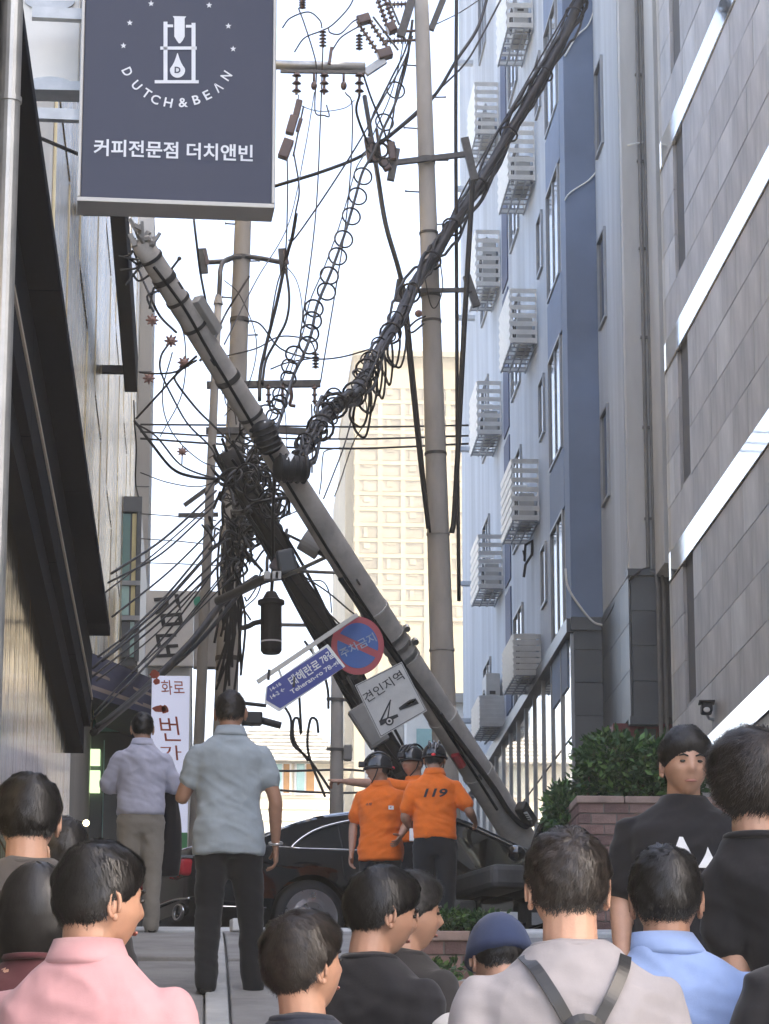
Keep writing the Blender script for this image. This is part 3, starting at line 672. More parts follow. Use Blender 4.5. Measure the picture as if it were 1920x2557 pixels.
# left upright pole behind the coffee sign
T2 = W(624, 60, 44); Q2 = ground_on(T2, W(566, 1700, 44))
lp, lat, lr = pole('utility_pole', 'upright concrete utility pole rising behind the coffee sign', T2, Q2, .105, .20, m_pole)
f2 = lambda py: (T2.z - W(590, py, 44).z) / (T2.z - Q2.z)
for py in (640, 795, 955, 1075, 1120, 1640): band(lp, lat, lr, f2(py), .07)
bolts(lp, lat, lr, f2(560), f2(930), 5, .15)
MB().tube(catmull([W(515, 655, 43.9), W(560, 652, 43.9), W(585, 641, 43.9), W(600, 640, 43.9)], 5), .04, 8).build('crossarm', m_band, lp)
MB().tube(catmull([W(612, 640, 43.9), W(650, 645, 43.9), W(702, 655, 43.9)], 5), .04, 8).build('crossarm', m_band, lp)
for px in (507, 706):
    MB().beam(W(px - 2, 622, 43.9), W(px + 3, 682, 43.9), .09, .12).build('clamp', m_band, lp)
    MB().beam(W(px + 5, 625, 43.8), W(px + 12, 660, 43.8), .05, .05).build('clamp', m_ins, lp)
crossarm(lp, W(516, 962, 43.8), W(800, 958, 43.8), .085); crossarm(lp, W(514, 1076, 43.8), W(640, 1076, 43.8), .08); crossarm(lp, W(690, 1074, 43.8), W(800, 1080, 43.8), .08)
crossarm(lp, W(545, 1200, 43.5), W(460, 1262, 43.5), .05); crossarm(lp, W(545, 1285, 43.5), W(445, 1287, 43.5), .05)
crossarm(lp, W(600, 972, 43.8), W(640, 1075, 43.8), .05, 'brace')
MB().tube([W(625, 160, 43.9), W(912, 168, 43.9)], .075, 10).build('crossarm', m_galv, lp, smooth=True)
MB().beam(W(700, 178, 43.8), W(912, 181, 43.8), .05).build('crossarm', m_band, lp)
def insul(t, a, b_, n=6, r=.07, m=None, core=.022):
    a, b_ = Vector(a), Vector(b_); q = MB().cyl(a, b_, core, 8); d = (b_ - a) / n
    for k in range(n): c = a + d * (k + .5); q.tube([c - d * .18, c + d * .10, c + d * .22], [r * .55, r, r * .35], 12)
    return q.build('insulator', m or m_ins, t)
for px in (741, 810, 898): insul(lp, W(px, 178, 43.8), W(px - 1, 236, 43.8), 3, .075)
for px, m_ in ((784, m_ins), (858, m_ins)):
    MB().cyl(W(px, 178, 43.8), W(px, 205, 43.8), .02, 8).ball(W(px, 214, 43.8), (.05, .05, .075)).build('drop_weight', m_, lp, smooth=True)
for px, p0_, p1_ in ((806, 75, 118), (897, 85, 125), (788, 880, 920), (755, -10, 22)):
    insul(lp, W(px, p0_, 43.8), W(px, p1_, 43.8), 5, .06, m_ins)
MB().beam(W(822, 160, 43.8), W(828, 118, 43.8), .05, .05).build('pin', m_ins, lp)
for px in (560, 670, 705, 785): insul(lp, W(px, 960, 43.7), W(px + 1, 1010 if px > 600 else 985, 43.7), 3, .05)
MB().tube(catmull([W(725, 965, 43.7), W(728, 990, 43.7), W(724, 1010, 43.7), W(738, 1014, 43.7)], 5), .028, 8).build('fuse', m_ins, lp)
# tilted cut-out switches by the upper beam
for k, (c0, c1, lab) in enumerate((((905, 50, 44.5), (962, 135, 44.5), 'larger tilted cut-out switch frame hanging under the steel beam'), ((945, -20, 44.5), (978, 70, 44.5), 'smaller tilted cut-out switch by the top of upright pole'))):
    t = thing('cutout_switch', lab, 'switchgear', W(*c0))
    a, c = W(*c0), W(*c1); off = Vector((.17, 0, .06)) if k == 0 else Vector((.10, 0, .05))
    MB().beam(a - off * .5, a + off * .7, .17, .15).build('upper_block', m_ins, t, bevel=.02)
    MB().beam(c - off * .7, c + off * .6, .20, .16).build('lower_block', m_ins, t, bevel=.02)
    for s_ in (-.5, .5):
        d = off * s_; q = MB().cyl(a + d, c + d, .022, 8)
        for j in range(7): e = (a + d).lerp(c + d, (j + .8) / 8); v = (c - a).normalized(); q.cyl(e, e + v * .02, .05, 10)
        q.build('fuse_rod', m_ins, t)
    MB().cyl(a + off, c + off * 1.2, .018, 8).build('bracket', m_band, t)
    if k == 0: MB().beam(W(912, 182, 44.5), W(960, 150, 44.5), .09, .12).build('foot', m_galv, t)
t = thing('cutout_switch', 'stack of dark switch blocks beside the coffee sign edge', 'switchgear', W(725, 390, 43))
for (a, c, w_) in (((748, 250), (738, 292), .10), ((735, 290), (722, 335), .13), ((752, 295), (742, 330), .06), ((722, 350), (705, 395), .16)):
    MB().beam(W(*a, 43), W(*c, 43), w_, w_).build('switch_block', m_ins, t, bevel=.015)
MB().cyl(W(758, 265, 43), W(732, 390, 43), .015, 6).build('link_rod', m_band, t)
# street lamp column with goose neck
T3, Q3 = W(545, 752, 42.5), W(520, 1320, 42.5); Q3 = ground_on(T3, Q3)
sl_ = thing('street_lamp', 'slim grey street lamp column with goose neck beside the pole', 'street lamp', Q3)
MB().tube([T3.lerp(Q3, i / 10) for i in range(11)], [.055 + .04 * i / 10 for i in range(11)], 14).build('column', m_pole, sl_, smooth=True)
MB().tube(catmull([T3 + Vector((0, 0, -.2)), T3 + Vector((.02, 0, .35)), W(550, 675, 42.6), W(557, 655, 42.8), W(575, 644, 43.4), W(600, 642, 43.8)], 6), .035, 8).build('goose_neck', m_band, sl_, smooth=True)
MB().cyl(T3 + Vector((0, 0, -.05)), T3 + Vector((0, 0, .1)), .075, 14, .04).build('collar', m_pole, sl_)

# ------------------------------------------------------------------ the snapped, leaning poles
TL, QL = W(352, 604, 28.0), W(1292, 2085, 33.0); QG = ground_on(TL, QL)
m_polel = mat('lit pole concrete', (.50, .465, .42), .85, var=.3, scale=3.0, bump=.15, bscale=60)  # paler than the upright poles: light on this pole put into the colour
kp, kat, kr = pole('leaning_pole', 'broken concrete utility pole leaning across the street onto the car', TL, QG, .108, .198, m_polel, 30, 28)
LK = (QG - TL).length; du = (QG - TL).normalized()
def fpx(px): return (px - 352) / (1292 - 352) * ((QL - TL).length / LK) * 1.0
toc = -CF - du * (-CF).dot(du); toc.normalize(); sidev = du.cross(toc).normalized()      # towards camera; sideways
if sidev.x < 0: sidev = -sidev
def on(px, a=0., b_=0.):
    """point on the leaning pole: a = towards the sky side, b = towards the camera (in pole radii)"""
    f = fpx(px); return kat(f) + sidev * (a * kr(f)) + toc * (b_ * kr(f))
for px in (372, 400, 432, 470, 545, 600, 905, 985, 1085, 1180): band(kp, kat, kr, fpx(px), .035 if px not in (400, 545) else .06, m_band if px < 700 else m_polel)
cable_pts = [on(px, a, b_) for px, a, b_ in ((380, -.2, 1.02), (440, .1, 1.03), (500, -.1, 1.03), (560, -.2, 1.03), (640, -.35, 1.0), (720, -.45, .95), (800, -.5, .93), (880, -.45, .95), (960, -.3, 1.0), (1050, -.25, 1.02), (1130, -.2, 1.03), (1230, -.2, 1.03))]
MB().tube(catmull(cable_pts, 6), .016, 8).build('cable', m_cable, kp, smooth=True)
cable_pts = [on(px, a, b_) for px, a, b_ in ((840, -.85, .65), (900, -.7, .85), (980, -.45, 1.0), (1060, -.1, 1.08), (1130, .15, 1.08), (1200, .35, 1.05), (1236, .35, 1.25), (1262, .55, 1.25), (1275, .8, 1.0), (1272, 1.05, .6))]
MB().tube(catmull(cable_pts, 6), .03, 8).build('cable', m_black, kp, smooth=True)
bolts_ = [(420, .9), (520, -.3), (690, -.2), (858, .1), (1075, .1), (1180, 0), (620, .2)]
for px, a in bolts_: c = on(px, a, 1); MB().cyl(c, c + toc * .06 + du * -.1, .012, 6).build('step_bolt', m_band, kp)
c = on(398, 1.0, .1); MB().cyl(c, c + sidev * .12 + du * -.05, .012, 6).ball(c + sidev * .12 + du * -.05, .022).build('step_bolt', m_band, kp)
# broken, chipped upper end with twisted fittings
q = MB()
for k in range(16):
    a = rnd.uniform(0, 6.28); p = TL + du * rnd.uniform(-.1, .12) + (sidev * math.cos(a) + toc * math.sin(a)) * .085
    q.beam(p, p + Vector((rnd.uniform(-.09, .09), rnd.uniform(-.09, .09), rnd.uniform(-.02, .16))), rnd.uniform(.015, .06), rnd.uniform(.02, .05))
tag(q.build('broken_tip', m_boxg, kp), None, None, kind='stuff')
q = MB()
for k in range(9):
    p = on(rnd.uniform(348, 420), -1, rnd.uniform(-.3, .9)); q.tube(catmull([p, p + Vector((rnd.uniform(-.12, 0), 0, rnd.uniform(-.1, .05))), p + Vector((rnd.uniform(-.2, .02), 0, rnd.uniform(-.25, .1)))], 4), .012, 5)
tag(q.build('torn_wires', m_cable, kp), None, None, kind='stuff')
c = on(468, 1.35, .1); MB().box(c, (.11, .12, .42), du.to_track_quat('Z', 'Y').to_matrix()).build('terminal_box', m_boxg, kp, bevel=.012)
# two bulbous black splice closures wrapped in wire
for px, py, s_ in ((665, 1092, 1.0), (728, 1170, 1.1)):
    c = W(px, py, 29.3 if px < 700 else 29.6)
    t = thing('splice_closure', 'black cable splice closure lashed to leaning pole, ' + ('upper of the two' if px < 700 else 'lower of the two'), 'cable closure', c, 'splice closures on the leaning pole')
    ax = (du + Vector((0, 0, -.5))).normalized() if px < 700 else (du * .4 + sidev * .5).normalized()
    MB().tube([c + ax * (.16 * s_ * k) for k in (-1.1, -1, -.8, 0, .8, 1, 1.1)], [.03, .09 * s_, .12 * s_, .125 * s_, .12 * s_, .09 * s_, .03], 16).build('housing', m_black, t, smooth=True)
    q = MB()
    for k in range(5): q.torus(c + ax * (-.12 + .06 * k) * s_, ax, .13 * s_, .012, 16, 5)
    q.build('rib', m_black, t)
    MB().box(c + Vector((-.02, -.13, .08)), (.05, .01, .09), Matrix.Rotation(.5, 3, 'Y')).build('tag', m_metal, t)
# metal reflector bands on the pole
for px in (948, 962, 978): band(kp, kat, kr, fpx(px), .05, m_metal)
for px in (950, 972):
    c = on(px, 1.2, .2); MB().cyl(c - toc * .03, c + toc * .03, .035, 10).build('clamp_bolt', m_metal, kp)
# earth box near the foot
c = on(1262, 1.15, .75)
t = thing('meter_box', 'small black box with printed label strapped to foot of the leaning pole', 'box', c)
MB().box(c, (.13, .14, .30), du.to_track_quat('Z', 'Y').to_matrix()).build('case', m_black, t, bevel=.03)
mq = du.to_track_quat('Z', 'Y').to_matrix(); MB().box(c + toc * .082 - du * .03, (.07, .01, .12), du.to_track_quat('Z', 'Y').to_matrix()).build('label_plate', m_white, t)
for k in range(3): MB().box(c + toc * .088 - du * (.03 + .03 * (k - 1)), (.045, .004, .010), mq).build('print_line', m_black, t)
MB().cyl(on(1150, -.6, .9), on(1130, -.6, .9), .05, 8).build('red_reflector', mat('red reflector', (.5, .05, .06), .3, var=.1), kp)
# second, darker pole
TD = W(560, 1130, 34.5); QD = ground_on(TD, W(1010, 1945, 36.0))
dp, dat, drr = pole('leaning_pole', 'dark leaning pole behind the street signs', TD, QD, .125, .165, m_poled, 24, 22)
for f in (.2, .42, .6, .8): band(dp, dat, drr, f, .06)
q = MB()
for k in range(7):
    a = k * .9; q.tube(catmull([dat(i / 12) + Vector((math.cos(a + i * .5), -.9, math.sin(a + i * .5))) * (drr(i / 12) + .02) for i in range(13)], 3), .018, 6)
tag(q.build('lashed_cables', m_cable, dp), None, None, kind='stuff')

# ------------------------------------------------------------------ signs hanging off the leaning pole
SY = 29.9
m_sblue = mat('road sign blue', (.045, .06, .30), .45, var=.08, scale=4)
m_pblue = mat('parking sign blue', (.03, .10, .34), .45, var=.12, scale=4)
m_pred = mat('parking sign red', (.42, .05, .06), .45, var=.12, scale=4)
m_sedge = mat('sign edge', (.62, .60, .56), .4, metal=.4, var=.1)
m_swhite = mat('faded sign white', (.56, .54, .50), .55, var=.14, scale=4)
def uvw(px0, py0, px1, py1, Y=SY):
    a, b_ = W(px0, py0, Y), W(px1, py1, Y); x = (b_ - a).normalized(); n = Vector((-ray(px0, py0).x, -ray(px0, py0).y, 0)).normalized()
    n = Vector((0, -1, 0)); y = n.cross(x).normalized(); return a, x, y, n
rs = thing('street_name_sign', 'blue arrow shaped street name sign hanging tilted from leaning pole', 'sign', W(760, 1700, SY))
o_, X_, Y_, N_ = uvw(660, 1735, 820, 1645)
pxm = SY * 1.045 / FPX
def poly(name, pts, m, t, Y, off, thick=.0):
    P = [W(x, y, Y) + Vector((0, -off, 0)) for x, y in pts]
    if thick: return MB().prism(P, (0, thick, 0)).build(name, m, t)
    return MB().add(P, [tuple(range(len(P)))]).build(name, m, t)
edge = [(664, 1716), (818, 1608), (862, 1664), (697, 1777), (660, 1754)]
poly('plate', edge, m_sedge, rs, SY, 0, .015)
cx_, cy_ = 750, 1698
poly('blue_face', [(cx_ + (x - cx_) * .955, cy_ + (y - cy_) * .90) for x, y in edge], m_sblue, rs, SY, .004)
def slant(ang): a = R(ang); return Vector((math.cos(a), 0, math.sin(a))), Vector((-math.sin(a), 0, math.cos(a)))
xd, yd = slant(34)
lettering('lettering', '테헤란로', W(760, 1680, SY), xd, yd, 86 * pxm, 26 * pxm, m_lett, rs, bold=.02, off=.010)
lettering('lettering', '78길', W(815, 1641, SY), xd, yd, 34 * pxm, 22 * pxm, m_lett, rs, bold=.02, off=.010)
lettering('lettering', 'Teheran-ro 78-gil', W(787, 1692, SY), xd, yd, 140 * pxm, 15 * pxm, m_lett, rs, bold=.02, off=.010)
lettering('lettering', '14-16', W(688, 1715, SY), xd, yd, 30 * pxm, 9 * pxm, m_lett, rs, bold=.02, off=.010)
lettering('lettering', '14-2 ←', W(693, 1731, SY), xd, yd, 40 * pxm, 10 * pxm, m_lett, rs, bold=.02, off=.010)
bar = thing('sign_bracket', 'pale metal bracket bar holding the blue street name sign', 'bracket', W(760, 1620, SY))
MB().beam(W(643, 1703, SY + .02), W(892, 1535, SY + .1), .045, .045).build('bar', m_strim, bar)
for x, y in ((697, 1688), (779, 1630)): MB().beam(W(x, y - 14, SY + .03), W(x + 9, y + 14, SY + .03), .05, .02).build('strap', m_strim, bar)
for x, y in ((672, 1672), (735, 1690)): MB().cyl(W(x, y, SY), W(x - 2, y + 26, SY), .014, 8).build('bolt', m_band, bar)
pk = thing('no_parking_sign', 'round blue and red no parking sign wedged behind the leaning pole', 'sign', W(893, 1612, SY + .25))
PY = SY + .25; pc_ = W(893, 1612, PY); rr_ = 70 * PY * 1.045 / FPX
def disc(r, off, name, m, a0=0, a1=360, n=48, close=False):
    P = [pc_ + Vector((r * .92 * math.cos(R(a0 + (a1 - a0) * k / n)), -off, r * 1.03 * math.sin(R(a0 + (a1 - a0) * k / n)))) for k in range(n if a1 - a0 == 360 else n + 1)]
    return P
MB().prism(disc(rr_, 0, '', None), (0, .012, 0)).build('red_plate', m_pred, pk)
sl0 = -22
MB().add(disc(rr_ * .78, .004, '', None, sl0 + 9, sl0 + 171), [tuple(range(49))]).build('blue_half', m_pblue, pk)
MB().add(disc(rr_ * .78, .004, '', None, sl0 + 189, sl0 + 351), [tuple(range(49))]).build('blue_half', m_pblue, pk)
xd2, yd2 = slant(28)
m_fade = mat('faded lettering', (.34, .40, .50), .6, var=.3, scale=14)
lettering('lettering', '주차금지', pc_ + Vector((.0, 0, .0)), xd2, yd2, rr_ * 1.35, rr_ * .34, m_fade, pk, bold=.012, off=.009)
ts = thing('tow_zone_sign', 'white tilted tow zone sign with truck pictogram below round sign', 'sign', W(975, 1750, SY + .2))
TYs = SY + .2
tq = [(886, 1711), (1003, 1652), (1066, 1775), (950, 1842)]
poly('plate', tq, m_swhite, ts, TYs, 0, .012)
ctr = (976, 1745)
for i in range(4):
    a, c = tq[i], tq[(i + 1) % 4]; sc_ = lambda p, k: (ctr[0] + (p[0] - ctr[0]) * k, ctr[1] + (p[1] - ctr[1]) * k)
    poly('border', [sc_(a, .97), sc_(c, .97), sc_(c, .95), sc_(a, .95)], m_black, ts, TYs, .003)
lettering('lettering', '견인지역', W(957, 1715, TYs), xd, yd, 112 * pxm, 26 * pxm, m_black, ts, bold=.006, off=.006)
def pict(pts, name='pictogram', m=m_black): poly(name, pts, m, ts, TYs, .006)
pict([(946, 1800), (992, 1783), (995, 1790), (975, 1800), (950, 1812)]); pict([(948, 1800), (974, 1747), (977, 1748), (953, 1800)]); pict([(966, 1793), (974, 1748), (976, 1748), (970, 1793)])
pict([(995, 1768), (1005, 1760), (1022, 1748), (1038, 1744), (1046, 1757), (1022, 1766), (998, 1774)]); pict([(1009, 1764), (1022, 1752), (1036, 1748), (1038, 1752), (1020, 1762)], 'car_window', m_swhite)
for r0_, m_, of in ((11, m_black, .007), (7, m_swhite, .008), (3.5, m_black, .009)):
    poly('pictogram_wheel', [(972 + r0_ * math.cos(2 * math.pi * k / 20), 1801 - r0_ * math.sin(2 * math.pi * k / 20)) for k in range(20)], m_, ts, TYs, of)
jb = thing('junction_box', 'grey junction box tilted beside the tow zone sign', 'box', W(930, 1800, 33))
rot_ = Matrix.Rotation(R(30), 3, 'Y')
MB().box(W(920, 1812, 33.4), (.24, .15, .5), Matrix.Rotation(R(-33), 3, 'Y')).build('case', m_boxg, jb, bevel=.012)
MB().box(W(920, 1812, 33.4) + Vector((0, -.08, 0)), (.2, .012, .44), Matrix.Rotation(R(-33), 3, 'Y')).build('door', m_boxg, jb, bevel=.004)
MB().tube(catmull([W(905, 1760, 33.5), W(885, 1725, 33.6), W(868, 1690, 33.8)], 5), .02, 6).build('conduit', m_cable, jb)
# fallen lamp arm and lamp housing
la = thing('lamp_arm', 'bent grey street lamp arm dangling between the leaning poles', 'street lamp', W(710, 1437, 32))
MB().tube(catmull([W(545, 1500, 36), W(600, 1475, 34), W(661, 1446, 32.5), W(709, 1436, 32)], 8), .052, 12).build('arm', m_band, la, smooth=True)
MB().tube([W(709, 1440, 32), W(812, 1392, 31.2)], .022, 8).build('stay', m_strim, la, smooth=True)
MB().tube([W(740, 1426, 32), W(835, 1430, 31.2)], .018, 8).build('stay', m_strim, la, smooth=True)
MB().box(W(715, 1405, 32), (.2, .2, .27), Matrix.Rotation(R(-12), 3, 'Y')).build('lamp_housing', m_dgrey2, la, bevel=.03)
MB().prism([W(672, 1410, 32), W(690, 1388, 32), W(698, 1430, 32)], (0, .15, 0)).build('reflector', m_ins, la)
for x in (667, 688, 694): MB().box(W(x, 1438, 31.9), (.07, .09, .09)).build('clamp', m_white, la, bevel=.008)
cn = thing('grey_canister', 'short grey cylinder drum clamped between dark pole and leaning pole', 'drum', W(775, 1360, 31))
MB().cyl(W(756, 1345, 31), W(800, 1372, 31), .125, 20).build('drum', m_boxg, cn)
MB().tube([W(800, 1372, 31), W(830, 1390, 30.8)], .06, 10).build('bracket', m_band, cn)
# hanging black cable canister with hook
hc = thing('hanging_canister', 'black cylindrical cable canister with hook dangling from a wire', 'canister', W(677, 1630, 33))
def hz(px, py): return W(px, py, 33)
s33 = 33 * 1.04 / FPX
cxs = 677
MB().tube([hz(cxs, 1632), hz(cxs, 1625), hz(cxs, 1512), hz(cxs, 1509), hz(cxs, 1500), hz(cxs, 1496), hz(cxs, 1478)], [21 * s33, 26 * s33, 26 * s33, 33 * s33, 33 * s33, 22 * s33, 12 * s33], 20).build('body', m_cableb, hc)
MB().cyl(hz(cxs, 1605), hz(cxs, 1601), 26.6 * s33, 20).build('stripe', m_white, hc)
MB().tube(catmull([hz(654, 1552), hz(635, 1556), hz(622, 1563), hz(604, 1568), hz(598, 1566)], 5), [.03] * 20 + [.015], 8).build('hook', m_cableb, hc, smooth=True)
MB().tube(catmull([hz(678, 1480), W(682, 1400, 33), W(681, 1280, 32.5), W(690, 1150, 31)], 6), .02, 8).build('hanger_cable', m_cable, hc, smooth=True)

# ------------------------------------------------------------------ overhead wires
WIRES = [
 ('thick cable sweeping from coffee sign up past the upright pole', .028, [(640, 480, 46), (695, 462, 45.5), (800, 430, 45.3), (905, 388, 45.3), (985, 330, 45.3), (1080, 245, 45.3), (1140, 150, 45.5), (1190, 75, 46), (1215, 0, 46.5), (1222, -40, 46.5)]),
 ('thin wire from switch block rising to the beam end', .014, [(720, 600, 44), (740, 590, 44), (830, 460, 44), (905, 340, 44), (960, 240, 44.5), (1010, 150, 45), (1030, 90, 45)]),
 ('thin wire parallel to the thick cable crossing upright pole', .018, [(905, 385, 45.4), (980, 330, 45.5), (1060, 260, 46), (1100, 220, 46.2), (1160, 160, 46.5), (1200, 95, 47), (1250, 0, 48)]),
 ('long wire hanging from the second insulator', .012, [(806, 118, 43.8), (800, 300, 43.8), (786, 560, 43.8), (745, 870, 43.8)]),
 ('wire hanging from fourth insulator towards the crossarm', .012, [(862, 230, 43.8), (880, 280, 43.8), (865, 540, 43.8), (800, 955, 43.8)]),
 ('wire dropping beside the coffee sign edge', .012, [(717, 400, 43), (718, 480, 43), (712, 640, 43.5), (690, 720, 43.8), (660, 900, 43.8)]),
 ('looping jumper wire from switch blocks to lower clamp', .014, [(733, 380, 43), (747, 470, 43), (738, 530, 43.3), (722, 620, 43.6), (712, 650, 43.8)]),
 ('black conductor sweeping down from clamp to the crossarm', .03, [(740, 532, 43.5), (730, 590, 43.6), (716, 640, 43.8), (690, 760, 43.8), (665, 860, 43.8), (650, 930, 43.7), (648, 1000, 43.5)]),
 ('second black conductor bowing out beside the first', .022, [(712, 660, 43.8), (722, 740, 43.7), (715, 800, 43.7), (690, 850, 43.7), (664, 900, 43.7), (655, 960, 43.6)]),
 ('conductor from sign bottom down to the leaning pole', .02, [(484, 548, 43), (490, 600, 43), (500, 680, 43.5), (515, 760, 43.8), (524, 820, 43.5)]),
 ('arched jumper wire above the steel beam', .012, [(705, 70, 43.8), (725, 45, 43.8), (770, 30, 43.8), (798, 50, 43.8), (804, 70, 43.8)]),
 ('second jumper wire arching between the insulators', .012, [(735, 130, 43.8), (760, 95, 43.8), (800, 78, 43.8), (830, 62, 43.8), (870, 20, 43.8), (890, -20, 43.8)]),
 ('jumper wire curling to the tilted switch', .012, [(820, 70, 43.8), (825, 82, 43.8), (850, 84, 43.8), (880, 55, 44.2), (900, 45, 44.5)]),
 ('jumper wire from beam pin to the tilted switch', .012, [(830, 125, 43.8), (850, 95, 43.8), (880, 75, 44), (905, 62, 44.5)]),
 ('thin wire slanting from insulator down to the tangle', .012, [(745, 20, 43.8), (760, 60, 43.8), (785, 140, 43.8), (790, 180, 43.8), (786, 260, 43.8), (790, 285, 43.8), (808, 288, 43.8), (822, 290, 43.8), (815, 262, 43.8)]),
 ('wire running from beam end insulator to clamp cluster', .02, [(898, 236, 43.8), (890, 280, 44), (915, 350, 44.5), (930, 380, 44.8), (945, 400, 44.8)]),
 ('paired wire running from beam end to clamp cluster', .018, [(905, 180, 43.8), (925, 240, 44), (945, 290, 44.4), (960, 330, 44.6), (975, 380, 44.8)]),
 ('taut wire from upright pole top to the clamp cluster', .016, [(1030, 60, 45), (1010, 130, 45), (980, 190, 45), (950, 250, 45), (930, 290, 44.9), (920, 340, 44.8)]),
 ('taut wire beside ring hung cable near the pole top', .016, [(1025, 105, 45), (1010, 160, 45), (990, 230, 45), (980, 300, 45), (965, 350, 44.9)]),
 ('uppermost distant line crossing the sky behind poles', .02, [(350, 1060, 58), (600, 1062, 58), (900, 1066, 58), (1170, 1062, 58)]),
 ('middle distant line crossing the sky behind poles', .02, [(350, 1078, 58), (600, 1092, 58), (900, 1096, 58), (1170, 1088, 58)]),
 ('lowest distant line crossing the sky behind poles', .022, [(350, 1095, 58), (600, 1112, 58), (880, 1120, 58), (1170, 1108, 58)]),
 ('slack wire arching from crossarm insulator to the tower side', .012, [(560, 890, 43.8), (640, 870, 43.8), (700, 840, 43.8), (770, 850, 43.8), (790, 885, 43.8)]),
 ('slack wire drooping to the left crossarm', .014, [(610, 800, 43.8), (650, 810, 43.8), (700, 870, 43.8), (780, 895, 44), (850, 892, 44.5), (930, 870, 44.8)]),
 ('slack wire rising from crossarm towards pole clamp', .012, [(675, 922, 43.8), (720, 905, 43.8), (790, 893, 43.8)]),
 ('thin stay wire beside the thick cable bundle', .016, [(760, 1100, 35), (870, 985, 40), (930, 880, 43), (1000, 770, 44.6), (1080, 650, 44.9), (1160, 470, 46), (1300, 230, 47), (1420, 20, 48)]),
 ('wire slanting down past the tower edge', .012, [(885, 1020, 44), (860, 1110, 43), (830, 1190, 42), (808, 1245, 41)]),
 ('wire with right angle drop beside the leaning pole', .010, [(850, 1118, 42), (815, 1125, 42), (806, 1140, 42), (802, 1200, 42), (797, 1235, 42)]),
 ('wire from upper closure hanging straight down', .012, [(778, 1010, 43.6), (780, 1100, 43), (779, 1180, 42)]),
 ('slack wire from pale pilaster to the leaning pole top', .014, [(340, 660, 33), (375, 740, 31), (400, 790, 31), (440, 830, 30.5)]),
 ('wire from pink insulator curling below the leaning pole', .012, [(420, 860, 32), (402, 890, 32), (402, 930, 33), (435, 1000, 34), (470, 1060, 36), (520, 1110, 38), (540, 1140, 40)]),
 ('wire from second pink insulator swinging to the tangle', .014, [(455, 915, 32), (440, 935, 32), (440, 955, 33), (490, 1020, 35), (530, 1060, 38), (580, 1110, 40)]),
 ('wire from pilaster bracket to second pink insulator', .012, [(350, 930, 34), (390, 933, 33), (440, 928, 32.5), (490, 900, 31)]),
 ('wire rising from the pilaster to the leaning pole', .014, [(340, 1045, 36), (400, 980, 34), (440, 935, 32.5), (490, 890, 31)]),
 ('black cable drooping from pilaster to street lamp column', .022, [(335, 1050, 40), (380, 1110, 40), (430, 1170, 40.5), (480, 1190, 41), (540, 1196, 42)]),
 ('thin cable drooping below the first black one', .014, [(335, 1055, 40), (390, 1090, 40), (450, 1160, 41), (520, 1190, 42), (560, 1195, 42)]),
 ('cable hanging down the beige pilaster', .014, [(334, 1000, 45), (336, 1060, 45), (340, 1120, 46), (338, 1200, 48), (345, 1240, 49.6)]),
 ('wire hanging under the pink star insulator', .010, [(455, 1130, 40), (454, 1160, 40)]),
 ('wire dropping from left pole to goose neck', .016, [(622, 690, 43.5), (590, 740, 43.3), (560, 790, 43), (530, 860, 38), (500, 900, 32)]),
]
for lab, r_, pts in WIRES:
    tag(MB().tube(catmull([W(*p) for p in pts], 7), r_, 6).build('wire', m_cableb if r_ < .02 else m_cable, smooth=True), lab, 'wire')
